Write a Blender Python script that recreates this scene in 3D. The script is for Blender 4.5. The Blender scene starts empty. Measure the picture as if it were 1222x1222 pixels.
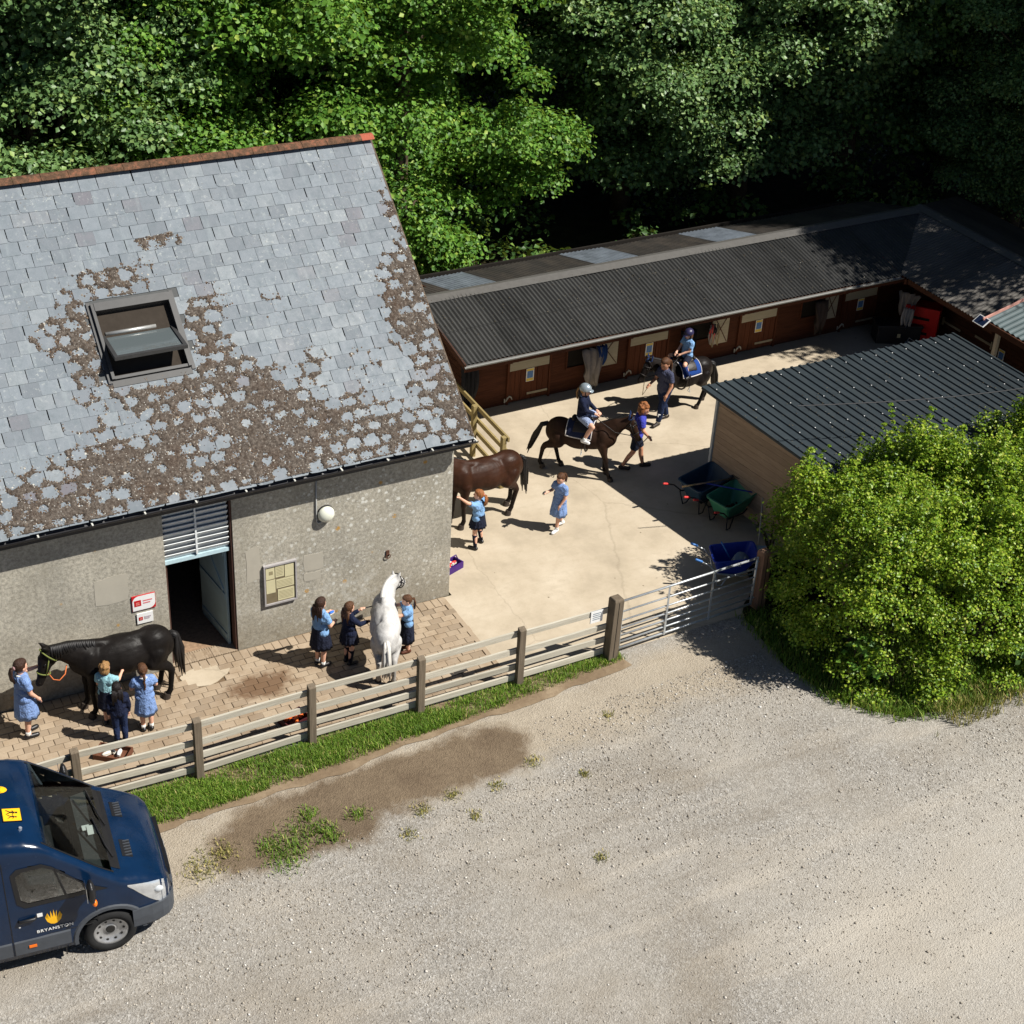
import bpy, bmesh, math, random
import numpy as np
from mathutils import Vector, Matrix, Euler
random.seed(7); np.random.seed(7)
R = math.radians
PI = math.pi
SC = bpy.context.scene
COL = SC.collection

# ---------------------------------------------------------------- camera, sky, sun, exposure
# World axes: +X along the barn's front wall, +Y away into the wood, origin at the barn's front right corner.
cam_d = bpy.data.cameras.new('camera')
cam = bpy.data.objects.new('camera', cam_d); COL.objects.link(cam)
_r = Vector((0.880601953, -0.471095777, 0.051078065))
_u = Vector((0.214517151, 0.492443900, 0.843493567))
_b = Vector((-0.422519339, -0.731824962, 0.534705184))
m = Matrix((( _r.x, _u.x, _b.x, -11.0059), (_r.y, _u.y, _b.y, -21.2045), (_r.z, _u.z, _b.z, 17.0), (0, 0, 0, 1)))
cam.matrix_world = m
cam_d.sensor_width = 36.0; cam_d.lens = 55.82
cam_d.clip_start = 0.1; cam_d.clip_end = 600
SC.camera = cam

SUN_EL = 50.0
SUN_AZ = (0.766, -0.643)          # horizontal direction TOWARDS the sun
world = bpy.data.worlds.new('World'); SC.world = world; world.use_nodes = True
wn = world.node_tree.nodes; wl = world.node_tree.links
wn.clear()
sky = wn.new('ShaderNodeTexSky'); sky.sky_type = 'NISHITA'; sky.sun_disc = False
sky.dust_density = 0.3; sky.air_density = 0.55; sky.sun_elevation = R(SUN_EL); sky.sun_rotation = math.atan2(SUN_AZ[0], SUN_AZ[1])
bgn = wn.new('ShaderNodeBackground'); bgn.inputs['Strength'].default_value = 0.05
wo = wn.new('ShaderNodeOutputWorld')
wl.new(sky.outputs[0], bgn.inputs[0]); wl.new(bgn.outputs[0], wo.inputs[0])
sun_d = bpy.data.lights.new('sun', 'SUN'); sun_d.energy = 5.0; sun_d.angle = R(0.5); sun_d.color = (1.0, 0.96, 0.89)
sun = bpy.data.objects.new('sun', sun_d); COL.objects.link(sun)
sd = Vector((SUN_AZ[0]*math.cos(R(SUN_EL)), SUN_AZ[1]*math.cos(R(SUN_EL)), math.sin(R(SUN_EL))))
sun.rotation_euler = sd.to_track_quat('Z', 'Y').to_euler(); sun.location = (20, -20, 30)
vs = SC.view_settings
vs.view_transform = 'Standard'; vs.look = 'None'; vs.gamma = 1.0; vs.use_curve_mapping = False; vs.exposure = 0.40
SC.render.engine = 'CYCLES'
SC.cycles.max_bounces = 6; SC.cycles.diffuse_bounces = 1; SC.cycles.transparent_max_bounces = 6

# ---------------------------------------------------------------- materials
def srgb(r, g, b):
    f = lambda c: (c/12.92 if c <= 0.04045 else ((c+0.055)/1.055)**2.4)
    return (f(r/255), f(g/255), f(b/255))
class NT:
    """small node-tree writer"""
    def __init__(s, name, rough=0.8, spec=0.3, metal=0.0):
        s.m = bpy.data.materials.new(name); s.m.use_nodes = True
        s.t = s.m.node_tree; s.n = s.t.nodes; s.l = s.t.links
        s.n.clear()
        s.o = s.n.new('ShaderNodeOutputMaterial'); s.p = s.n.new('ShaderNodeBsdfPrincipled')
        s.l.new(s.p.outputs[0], s.o.inputs[0])
        s.p.inputs['Roughness'].default_value = rough
        s.p.inputs['Specular IOR Level'].default_value = spec
        s.p.inputs['Metallic'].default_value = metal
        s._c = None
    def add(s, kind, **kw):
        n = s.n.new('ShaderNode' + kind)
        for k, v in kw.items():
            setattr(n, k, v)
        return n
    def co(s, which='Object'):
        if s._c is None: s._c = s.add('TexCoord')
        return s._c.outputs[which]
    def pos(s):
        return s.add('NewGeometry').outputs['Position']
    def mapv(s, vec, scale=(1, 1, 1), loc=(0, 0, 0), rot=(0, 0, 0)):
        n = s.add('Mapping'); n.inputs['Scale'].default_value = scale; n.inputs['Location'].default_value = loc; n.inputs['Rotation'].default_value = rot
        s.l.new(vec, n.inputs['Vector']); return n.outputs[0]
    def noise(s, vec, scale, detail=4, rough=0.6, out=0, dist=0.0):
        n = s.add('TexNoise'); n.inputs['Scale'].default_value = scale; n.inputs['Detail'].default_value = detail
        n.inputs['Roughness'].default_value = rough; n.inputs['Distortion'].default_value = dist
        s.l.new(vec, n.inputs['Vector']); return n.outputs[out]
    def voro(s, vec, scale, feature='F1', out=0, rnd=1.0):
        n = s.add('TexVoronoi'); n.feature = feature; n.inputs['Scale'].default_value = scale; n.inputs['Randomness'].default_value = rnd
        s.l.new(vec, n.inputs['Vector']); return n.outputs[out]
    def ramp(s, fac, stops, interp='LINEAR'):
        n = s.add('ValToRGB'); cr = n.color_ramp; cr.interpolation = interp
        while len(cr.elements) < len(stops): cr.elements.new(0.5)
        for e, (p, c) in zip(cr.elements, stops):
            e.position = p; e.color = (c, c, c, 1) if not hasattr(c, '__len__') else (*c, 1)
        s.l.new(fac, n.inputs[0]); return n.outputs[0]
    def mix(s, fac, a, b, mode='MIX'):
        n = s.add('MixRGB'); n.blend_type = mode
        for i, v in ((0, fac), (1, a), (2, b)):
            if hasattr(v, 'is_output') or isinstance(v, bpy.types.NodeSocket): s.l.new(v, n.inputs[i])
            elif i == 0: n.inputs[0].default_value = v
            else: n.inputs[i].default_value = (*v, 1)
        return n.outputs[0]
    def math(s, op, a, b=None):
        n = s.add('Math'); n.operation = op
        for i, v in ((0, a), (1, b)):
            if v is None: continue
            if isinstance(v, bpy.types.NodeSocket): s.l.new(v, n.inputs[i])
            else: n.inputs[i].default_value = v
        return n.outputs[0]
    def sep(s, vec):
        n = s.add('SeparateXYZ'); s.l.new(vec, n.inputs[0]); return n.outputs
    def color(s, sock): s.l.new(sock, s.p.inputs['Base Color']); return s
    def col(s, c): s.p.inputs['Base Color'].default_value = (*c, 1); return s
    def rough(s, sock): s.l.new(sock, s.p.inputs['Roughness']); return s
    def bump(s, h, strength=0.3, dist=0.02):
        n = s.add('Bump'); n.inputs['Strength'].default_value = strength; n.inputs['Distance'].default_value = dist
        s.l.new(h, n.inputs['Height']); s.l.new(n.outputs[0], s.p.inputs['Normal']); return s
    def rnd(s):
        """0..1 random per object and per loose piece"""
        a = s.add('ObjectInfo').outputs['Random']; b = s.add('NewGeometry').outputs['Random Per Island']
        return s.math('FRACT', s.math('ADD', a, b))
MATS = {}
def plain(name, c, rough=0.7, spec=0.3, metal=0.0, var=0.12, scale=9.0, bump=0.0):
    """paint / cloth / plastic: a base colour with slight procedural unevenness"""
    if name in MATS: return MATS[name]
    t = NT(name, rough, spec, metal)
    n = t.noise(t.co(), scale, 5, 0.65)
    lo = tuple(max(0, x*(1-var)) for x in c); hi = tuple(min(1, x*(1+var)) for x in c)
    t.color(t.ramp(n, [(0.3, lo), (0.7, hi)]))
    if bump: t.bump(t.noise(t.co(), scale*6, 3), bump, 0.01)
    MATS[name] = t.m; return t.m

# ---------------------------------------------------------------- mesh builder
class MB:
    def __init__(s): s.v = []; s.f = []; s.mi = []; s.cur = 0
    def add(s, vs, fs):
        o = len(s.v); s.v.extend([tuple(p) for p in vs])
        for q in fs: s.f.append(tuple(i+o for i in q)); s.mi.append(s.cur)
        return s
    def box(s, x0, x1, y0, y1, z0, z1, M=None):
        vs = [(x, y, z) for z in (z0, z1) for y in (y0, y1) for x in (x0, x1)]
        if M is not None: vs = [M @ Vector(p) for p in vs]
        return s.add(vs, [(0, 2, 3, 1), (4, 5, 7, 6), (0, 1, 5, 4), (2, 6, 7, 3), (0, 4, 6, 2), (1, 3, 7, 5)])
    def cbox(s, c, d, M=None):
        return s.box(c[0]-d[0]/2, c[0]+d[0]/2, c[1]-d[1]/2, c[1]+d[1]/2, c[2]-d[2]/2, c[2]+d[2]/2, M)
    def beam(s, a, b, w, h, up=(0, 0, 1)):
        a = Vector(a); b = Vector(b); d = (b-a); L = d.length; d.normalize(); up = Vector(up)
        sx = d.cross(up)
        if sx.length < 1e-4: sx = Vector((1, 0, 0))
        sx.normalize(); uu = sx.cross(d)
        M = Matrix(((d.x, sx.x, uu.x, a.x), (d.y, sx.y, uu.y, a.y), (d.z, sx.z, uu.z, a.z), (0, 0, 0, 1)))
        return s.box(0, L, -w/2, w/2, -h/2, h/2, M)
    def tube(s, pts, rad, n=8, cap=True, sq=(1, 1)):
        pts = [Vector(p) for p in pts]
        if not hasattr(rad, '__len__'): rad = [rad]*len(pts)
        rings = []; prev = None; o = len(s.v); vs = []
        for i, p in enumerate(pts):
            d = (pts[min(i+1, len(pts)-1)] - pts[max(i-1, 0)])
            if d.length < 1e-6: d = Vector((0, 0, 1))
            d.normalize()
            if prev is None:
                a = d.cross(Vector((0, 0, 1)))
                if a.length < 0.05: a = d.cross(Vector((1, 0, 0)))
            else: a = prev - d*prev.dot(d)
            if a.length < 1e-6: a = d.orthogonal()
            a.normalize(); prev = a; b = d.cross(a)
            for k in range(n):
                t = 2*PI*k/n; vs.append(p + a*(math.cos(t)*rad[i]*sq[0]) + b*(math.sin(t)*rad[i]*sq[1]))
        fs = []
        for i in range(len(pts)-1):
            for k in range(n):
                k2 = (k+1) % n
                fs.append((i*n+k, i*n+k2, (i+1)*n+k2, (i+1)*n+k))
        if cap:
            fs.append(tuple(reversed(range(n)))); fs.append(tuple((len(pts)-1)*n+k for k in range(n)))
        return s.add(vs, fs)
    def cone(s, a, b, ra, rb, n=12, hemi=True):
        """capsule with two radii (round cone), closed"""
        a = Vector(a); b = Vector(b); d = b-a
        if d.length < 1e-5: d = Vector((0, 0, 1e-3)); b = a+d
        L = d.length; d.normalize()
        pts = []; rr = []
        if hemi:
            for t in (80, 55, 25): pts.append(a - d*ra*math.sin(R(t))); rr.append(ra*math.cos(R(t)))
        pts.append(a); rr.append(ra); pts.append(b); rr.append(rb)
        if hemi:
            for t in (25, 55, 80): pts.append(b + d*rb*math.sin(R(t))); rr.append(rb*math.cos(R(t)))
        return s.tube(pts, rr, n)
    def ball(s, c, r, n=14, M=None):
        r = r if hasattr(r, '__len__') else (r, r, r)
        vs = []; fs = []; m = n//2
        for i in range(1, m):
            t = PI*i/m
            for k in range(n):
                p = 2*PI*k/n; q = Vector((r[0]*math.sin(t)*math.cos(p), r[1]*math.sin(t)*math.sin(p), r[2]*math.cos(t)))
                if M is not None: q = M @ q
                vs.append(Vector(c)+q)
        tz = Vector((0, 0, r[2])); 
        if M is not None: tz = M @ tz
        vs.append(Vector(c)+tz); vs.append(Vector(c)-tz); T = len(vs)-2; B = len(vs)-1
        for k in range(n):
            k2 = (k+1) % n
            fs.append((T, k, k2)); fs.append((B, (m-2)*n+k2, (m-2)*n+k))
            for i in range(m-2): fs.append((i*n+k, (i+1)*n+k, (i+1)*n+k2, i*n+k2))
        return s.add(vs, fs)
    def prism(s, poly, z0, z1, M=None):
        n = len(poly); vs = [Vector((p[0], p[1], z0)) for p in poly] + [Vector((p[0], p[1], z1)) for p in poly]
        if M is not None: vs = [M @ p for p in vs]
        return s.add(vs, [tuple(reversed(range(n))), tuple(range(n, 2*n))] + [(i, (i+1) % n, n+(i+1) % n, n+i) for i in range(n)])
    def loft(s, rings, cap=True, closed=True):
        n = len(rings[0]); vs = [p for r in rings for p in r]; fs = []
        kk = n if closed else n-1
        for i in range(len(rings)-1):
            for k in range(kk):
                k2 = (k+1) % n; fs.append((i*n+k, i*n+k2, (i+1)*n+k2, (i+1)*n+k))
        if cap: fs.append(tuple(reversed(range(n)))); fs.append(tuple((len(rings)-1)*n+k for k in range(n)))
        return s.add(vs, fs)
    def mesh(s, name, mats):
        me = bpy.data.meshes.new(name); me.from_pydata([tuple(p) for p in s.v], [], s.f)
        mats = mats if isinstance(mats, (list, tuple)) else [mats]
        for mm in mats: me.materials.append(mm)
        if len(mats) > 1: me.polygons.foreach_set('material_index', s.mi)
        me.update(); return me
    def build(s, name, mats, parent=None, smooth=False, loc=None, rz=None):
        me = s.mesh(name, mats)
        if smooth:
            me.polygons.foreach_set('use_smooth', [True]*len(me.polygons))
        return link(name, me, parent, loc, rz)
def link(name, me, parent=None, loc=None, rz=None):
    o = bpy.data.objects.new(name, me); COL.objects.link(o)
    if parent is not None: o.parent = parent
    if loc is not None: o.location = loc
    if rz is not None: o.rotation_euler = (0, 0, rz) if not hasattr(rz, '__len__') else rz
    return o
def tag(o, label=None, cat=None, group=None, kind=None):
    if label: o['label'] = label
    if cat: o['category'] = cat
    if group: o['group'] = group
    if kind: o['kind'] = kind
    return o
def thing(name, label, cat, loc=(0, 0, 0), rz=0, group=None):
    o = bpy.data.objects.new(name, None); COL.objects.link(o); o.location = loc
    o.rotation_euler = (0, 0, rz) if not hasattr(rz, '__len__') else rz
    o.empty_display_size = 0.2
    return tag(o, label, cat, group)
def kids(o): return [c for c in bpy.data.objects if c.parent == o]
def copy_tree(o, parent=None):
    c = o.copy(); COL.objects.link(c); c.parent = parent
    for ch in kids(o): copy_tree(ch, c)
    return c
def bevel(o, w=0.01, seg=2):
    md = o.modifiers.new('bevel', 'BEVEL'); md.width = w; md.segments = seg; md.limit_method = 'ANGLE'
    return o
def remesh(mb, voxel, smooth_it=2, fac=0.5):
    """fuse overlapping closed primitives into one continuous surface"""
    me = bpy.data.meshes.new('tmp'); me.from_pydata([tuple(p) for p in mb.v], [], mb.f); me.update()
    o = bpy.data.objects.new('tmp', me); COL.objects.link(o)
    r = o.modifiers.new('r', 'REMESH'); r.mode = 'VOXEL'; r.voxel_size = voxel; r.use_smooth_shade = True
    if smooth_it:
        sm = o.modifiers.new('s', 'SMOOTH'); sm.iterations = smooth_it; sm.factor = fac
    dg = bpy.context.evaluated_depsgraph_get(); dg.update()
    out = bpy.data.meshes.new_from_object(o.evaluated_get(dg))
    bpy.data.objects.remove(o); bpy.data.meshes.remove(me)
    out.polygons.foreach_set('use_smooth', [True]*len(out.polygons))
    return out
def fused(name, mb, mat, parent, voxel, smooth_it=2, fac=0.5):
    me = remesh(mb, voxel, smooth_it, fac); me.name = name; me.materials.clear(); me.materials.append(mat)
    return link(name, me, parent)
def np_mesh(name, V, F, mat, parent=None, smooth=False):
    """fast mesh from numpy arrays; F is (n,k)"""
    V = np.asarray(V, np.float32); F = np.asarray(F, np.int32)
    me = bpy.data.meshes.new(name); k = F.shape[1]
    me.vertices.add(len(V)); me.vertices.foreach_set('co', V.ravel())
    me.loops.add(F.size); me.loops.foreach_set('vertex_index', F.ravel())
    me.polygons.add(len(F)); me.polygons.foreach_set('loop_start', np.arange(0, F.size, k, dtype=np.int32))
    me.update(calc_edges=True); me.materials.append(mat)
    if smooth: me.polygons.foreach_set('use_smooth', [True]*len(me.polygons))
    return me
# ================================================================ materials for the place
def wood_mat(name, c1, c2, along='X', rough=0.85, sc=1.0, grey=None):
    if name in MATS: return MATS[name]
    t = NT(name, rough, 0.2)
    st = {'X': (2.0*sc, 28*sc, 28*sc), 'Y': (28*sc, 2.0*sc, 28*sc), 'Z': (28*sc, 28*sc, 2.0*sc)}[along]
    p = t.pos()
    g = t.noise(t.mapv(p, st), 1.0, 5, 0.65, dist=0.6)
    big = t.noise(p, 1.3, 3)
    base = t.ramp(g, [(0.28, c1), (0.72, c2)])
    k = t.rnd()
    base = t.mix(t.math('MULTIPLY', k, 0.35), base, tuple(x*0.55 for x in c1))
    base = t.mix(t.math('MULTIPLY', big, 0.3), base, grey if grey else tuple(x*0.8 for x in c2))
    knot = t.ramp(t.voro(t.mapv(p, st), 0.35), [(0.04, 1.0), (0.1, 0.0)])
    base = t.mix(t.math('MULTIPLY', knot, 0.5), base, tuple(x*0.4 for x in c1))
    t.color(base); t.bump(g, 0.25, 0.01)
    MATS[name] = t.m; return t.m
def slate_material():
    t = NT('slate', 0.55, 0.3); p = t.pos(); k = t.rnd()
    base = t.ramp(k, [(0.0, srgb(105, 112, 119)), (0.2, srgb(115, 123, 130)), (0.45, srgb(122, 130, 137)), (0.7, srgb(111, 118, 125)), (0.9, srgb(131, 138, 143)), (0.975, srgb(108, 110, 117)), (1.0, srgb(102, 99, 106))])
    n = t.noise(p, 7, 6, 0.7); base = t.mix(t.ramp(n, [(0.45, 0.0), (0.75, 0.55)]), base, srgb(98, 109, 114))
    st = t.noise(t.mapv(p, (9, 1.2, 1.2)), 1.0, 4, 0.6); base = t.mix(t.ramp(st, [(0.55, 0.0), (0.8, 0.4)]), base, srgb(150, 160, 162))
    li = t.noise(p, 17, 6, 0.72); patch = t.noise(p, 1.5, 3)
    lim = t.math('MULTIPLY', t.ramp(li, [(0.565, 0.0), (0.63, 1.0)]), t.ramp(patch, [(0.40, 0.0), (0.65, 0.42)]))
    base = t.mix(lim, base, srgb(190, 194, 188))
    dk = t.math('MULTIPLY', t.ramp(t.noise(p, 22, 5, 0.7), [(0.60, 0.0), (0.68, 1.0)]), t.ramp(t.noise(p, 0.9, 2), [(0.45, 0.0), (0.6, 0.7)]))
    base = t.mix(dk, base, srgb(96, 88, 76))
    t.color(base); t.bump(t.noise(p, 30, 5, 0.7), 0.25, 0.006)
    t.rough(t.ramp(n, [(0.3, 0.48), (0.7, 0.68)]))
    return t.m
def moss_material():
    t = NT('roof_moss', 0.95, 0.1); p = t.pos(); k = t.add('NewGeometry').outputs['Random Per Island']
    base = t.ramp(k, [(0.0, srgb(70, 54, 42)), (0.3, srgb(98, 80, 66)), (0.62, srgb(120, 104, 88)), (0.80, srgb(148, 136, 120)), (0.9, srgb(196, 192, 182)), (0.97, srgb(208, 206, 196)), (1.0, srgb(150, 112, 52))], 'CONSTANT')
    base = t.mix(t.ramp(t.noise(p, 0.9, 3), [(0.45, 0.0), (0.7, 0.5)]), base, srgb(84, 66, 52))
    t.color(base); return t.m
def render_wall_material():
    t = NT('roughcast', 0.95, 0.15); p = t.pos()
    n1 = t.noise(p, 1.1, 4); n2 = t.noise(p, 17, 5, 0.72); n3 = t.noise(p, 46, 3, 0.6)
    base = t.ramp(n1, [(0.3, srgb(166, 161, 148)), (0.55, srgb(188, 182, 167)), (0.75, srgb(202, 196, 180))])
    base = t.mix(t.ramp(n2, [(0.38, 0.62), (0.6, 0.0)]), base, srgb(116, 112, 103))
    base = t.mix(t.ramp(n3, [(0.60, 0.0), (0.72, 0.5)]), base, srgb(92, 89, 83))
    base = t.mix(t.ramp(t.noise(t.mapv(p, (1.6, 1, .45)), 1.2, 5, .65), [(0.45, 0.0), (0.7, 0.35)]), base, srgb(146, 140, 124))
    pz = t.sep(p)
    # pale lichen spots, thicker towards the right end of the wall
    pd = t.mix(.07, p, t.noise(p, 9, 4, .7, out=1), 'ADD')
    spots = t.ramp(t.voro(pd, 9.0), [(0.24, 1.0), (0.34, 0.0)])
    keep = t.ramp(t.voro(pd, 9.0, out=1), [(0.36, 0.0), (0.42, 1.0)])
    zone = t.ramp(t.noise(t.mapv(p, (1, 1, 1.2), (3.1, 0, 0.4)), 0.8, 3), [(0.38, 0.0), (0.52, 1.0)])
    xr = t.ramp(t.math('MULTIPLY', t.math('ADD', pz[0], 8.0), 0.125), [(0.35, 0.10), (0.75, 1.0)])
    sp = t.math('MULTIPLY', t.math('MULTIPLY', spots, keep), t.math('MULTIPLY', zone, xr))
    base = t.mix(t.math('MULTIPLY', sp, .78), base, srgb(218, 218, 210))
    sp2 = t.math('MULTIPLY', t.ramp(t.voro(pd, 19.0), [(0.16, 1.0), (0.30, 0.0)]), t.ramp(t.voro(pd, 19.0, out=1), [(0.55, 0.0), (0.6, 1.0)]))
    base = t.mix(t.math('MULTIPLY', t.math('MULTIPLY', sp2, xr), t.ramp(t.noise(p, .9, 4, .7), [(.4, 0.0), (.6, .85)])), base, srgb(218, 218, 212))
    dk_ = t.math('MULTIPLY', t.ramp(t.voro(pd, 6.5), [(0.10, 1.0), (0.22, 0.0)]), t.ramp(t.voro(pd, 6.5, out=1), [(0.66, 0.0), (0.7, 0.6)])); base = t.mix(dk_, base, srgb(84, 80, 74))
    org = t.math('MULTIPLY', t.ramp(t.voro(t.mapv(p, (1, 1, 1), (0.4, 0, 0.2)), 2.3), [(0.07, 1.0), (0.12, 0.0)]), t.ramp(t.voro(t.mapv(p, (1, 1, 1), (0.4, 0, 0.2)), 2.3, out=1), [(0.5, 0.0), (0.55, 1.0)]))
    base = t.mix(t.math('MULTIPLY', org, t.ramp(n2, [(0.4, 0.0), (0.5, 0.9)])), base, srgb(186, 138, 48))
    # splash band and salt bloom near the ground, old patches of smooth render
    bl = t.math('MULTIPLY', t.ramp(pz[2], [(0.15, 1.0), (0.75, 0.0)]), t.ramp(t.noise(p, 2.2, 5, 0.7), [(0.35, 0.2), (0.65, 1.0)]))
    base = t.mix(t.math('MULTIPLY', bl, 0.75), base, srgb(120, 112, 96))
    ef = t.math('MULTIPLY', t.ramp(pz[2], [(0.2, 0.0), (0.5, 1.0), (0.8, 1.0), (1.0, 0.0)]), t.ramp(t.noise(t.mapv(p, (1, 1, 1), (5, 0, 1)), 1.4, 5, 0.75), [(0.52, 0.0), (0.68, 0.9)]))
    base = t.mix(t.math('MULTIPLY', ef, xr), base, srgb(204, 204, 198))
    t.color(base); t.bump(t.math('ADD', n2, t.math('MULTIPLY', n3, 0.6)), 0.4, 0.015)
    return t.m
def concrete_material():
    t = NT('yard_concrete', 0.9, 0.2); p = t.pos()
    n1 = t.noise(p, 0.7, 6, 0.65); n2 = t.noise(p, 5, 6, 0.7); n3 = t.noise(p, 60, 3)
    base = t.ramp(n1, [(0.3, srgb(166, 153, 133)), (0.5, srgb(188, 174, 152)), (0.72, srgb(202, 189, 168))])
    base = t.mix(t.ramp(n2, [(0.5, 0.0), (0.75, 0.45)]), base, srgb(168, 155, 133))
    base = t.mix(t.ramp(n3, [(0.55, 0.0), (0.75, 0.35)]), base, srgb(156, 144, 124))
    sw = t.noise(t.mapv(p, (0.8, 7, 1), rot=(0, 0, R(25))), 1.2, 5, 0.7)
    base = t.mix(t.ramp(sw, [(0.5, 0.0), (0.75, 0.3)]), base, srgb(172, 159, 137))
    spk = t.math('MULTIPLY', t.ramp(t.voro(p, 2.6), [(0.03, 1.0), (0.06, 0.0)]), t.ramp(t.voro(p, 2.6, out=1), [(0.62, 0.0), (0.64, 0.8)]))
    base = t.mix(spk, base, srgb(96, 80, 62))
    crack = t.ramp(t.voro(t.mapv(t.mix(0.35, p, t.noise(p, 1.3, 5, 0.7, out=1), 'ADD'), (1, 1, 0)), 0.2, 'DISTANCE_TO_EDGE'), [(0.001, 1.0), (0.003, 0.0)])
    base = t.mix(t.math('MULTIPLY', crack, 0.22), base, srgb(104, 92, 76))
    t.color(base); t.bump(t.math('ADD', n2, t.math('MULTIPLY', n3, 0.5)), 0.25, 0.008)
    return t.m
def gravel_material():
    t = NT('gravel_lot', 0.95, 0.12); p = t.pos(); ps = t.sep(p)
    n1 = t.noise(p, 0.32, 5, 0.62); n2 = t.noise(p, 2.6, 6, 0.75); nb = t.noise(p, 1.1, 5, 0.7)
    st = t.voro(p, 40, out=1); std = t.voro(p, 40); fin = t.noise(p, 62, 4, 0.72); mid = t.noise(p, 13, 5, 0.75)
    sandy = t.ramp(n2, [(0.3, srgb(168, 161, 149)), (0.7, srgb(196, 189, 178))])
    grey = t.ramp(st, [(0.0, srgb(108, 105, 101)), (0.3, srgb(150, 146, 139)), (0.7, srgb(178, 174, 167)), (1.0, srgb(214, 212, 207))])
    base = t.mix(t.ramp(n1, [(0.36, 0.2), (0.56, 0.85)]), sandy, grey)
    base = t.mix(t.ramp(fin, [(0.48, 0.0), (0.72, 0.6)]), base, srgb(122, 112, 98))
    base = t.mix(t.ramp(mid, [(0.52, 0.0), (0.75, 0.4)]), base, srgb(140, 130, 115))
    base = t.mix(t.ramp(t.noise(t.mapv(p, (1, 1, 1), (4, 9, 0)), 0.45, 4), [(0.5, 0.0), (0.68, 0.5)]), base, srgb(146, 135, 119))
    tr = t.noise(t.mapv(p, (0.25, 1.6, 1), rot=(0, 0, R(-22))), 1.0, 4, 0.6)
    rut = t.noise(t.mapv(p, (0.16, 2.2, 1), (3, 1, 0), rot=(0, 0, R(14))), 1.0, 5, 0.65)
    base = t.mix(t.ramp(rut, [(0.54, 0.0), (0.68, 0.4)]), base, srgb(138, 128, 114))
    base = t.mix(t.math('MULTIPLY', t.ramp(t.voro(p, 1.9), [(.012, 1.0), (.03, 0.0)]), t.ramp(t.voro(p, 1.9, out=1), [(.7, 0.0), (.72, .6)])), base, srgb(84, 74, 60))
    base = t.mix(t.ramp(tr, [(0.52, 0.0), (0.7, 0.35)]), base, srgb(206, 196, 180))
    def band(x0, y0, x1, y1, wob, f):           # distance to a line, edge broken up by noise
        L = math.hypot(x1-x0, y1-y0); ux, uy = (x1-x0)/L, (y1-y0)/L
        dx = t.math('SUBTRACT', ps[0], x0); dy = t.math('SUBTRACT', ps[1], y0)
        al = t.math('ADD', t.math('MULTIPLY', dx, ux), t.math('MULTIPLY', dy, uy))
        cl = t.math('MINIMUM', t.math('MAXIMUM', al, 0.0), L)
        ex = t.math('SUBTRACT', dx, t.math('MULTIPLY', cl, ux)); ey = t.math('SUBTRACT', dy, t.math('MULTIPLY', cl, uy))
        d = t.math('SQRT', t.math('ADD', t.math('MULTIPLY', ex, ex), t.math('MULTIPLY', ey, ey)))
        return t.math('ADD', d, t.math('MULTIPLY', t.math('SUBTRACT', t.noise(p, f, 6, 0.72), 0.5), wob))
    sand2 = t.mix(t.ramp(fin, [(0.5, 0.0), (0.75, 0.5)]), t.ramp(nb, [(0.3, srgb(168, 154, 133)), (0.7, srgb(194, 181, 160))]), srgb(130, 118, 101))
    base = t.mix(t.ramp(band(-10, -4.45, 4.2, -3.7, 1.3, 1.4), [(0.45, 0.75), (1.0, 0.0)]), base, sand2)
    mud = t.mix(t.ramp(mid, [(0.45, 0.0), (0.7, 0.5)]), t.ramp(nb, [(0.3, srgb(108, 92, 74)), (0.7, srgb(138, 121, 99))]), srgb(84, 70, 56))
    md = t.math('MINIMUM', band(-5.2, -4.30, -1.2, -4.15, 0.9, 1.9), t.math('ADD', band(-5.6, -4.55, -4.0, -4.65, .8, 2.4), .05))
    base = t.mix(t.ramp(md, [(0.45, 0.95), (0.72, 0.0)]), base, mud)
    base = t.mix(t.ramp(t.math('MULTIPLY', band(2.5, -10.5, 14, -8.8, 3.0, .5), .2), [(.15, .5), (.62, 0.0)]), base, t.mix(t.ramp(fin, [(.45, 0.0), (.7, .5)]), srgb(208, 201, 188), srgb(156, 148, 136)))
    t.color(base)
    t.bump(t.math('ADD', t.math('MULTIPLY', std, 0.5), t.math('ADD', fin, mid)), 0.75, 0.03)
    return t.m
def mud_material():
    t = NT('dried_mud', 0.95, 0.15); p = t.pos()
    n1 = t.noise(p, 1.2, 5, 0.65); n2 = t.noise(p, 14, 6, 0.7)
    base = t.ramp(n1, [(0.3, srgb(116, 98, 78)), (0.5, srgb(132, 114, 92)), (0.72, srgb(160, 142, 118))])
    base = t.mix(t.ramp(n2, [(0.5, 0.0), (0.72, 0.5)]), base, srgb(92, 78, 62))
    t.color(base); t.bump(t.math('ADD', n1, t.math('MULTIPLY', n2, 0.5)), 0.5, 0.03); return t.m
def sand_material():
    t = NT('sandy_margin', 0.95, 0.15); p = t.pos()
    n1 = t.noise(p, 1.5, 6, 0.7); n2 = t.noise(p, 26, 5, 0.7)
    base = t.ramp(n1, [(0.3, srgb(180, 160, 132)), (0.7, srgb(212, 194, 165))])
    base = t.mix(t.ramp(n2, [(0.52, 0.0), (0.72, 0.5)]), base, srgb(142, 124, 102))
    t.color(base); t.bump(n2, 0.4, 0.015); return t.m
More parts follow.
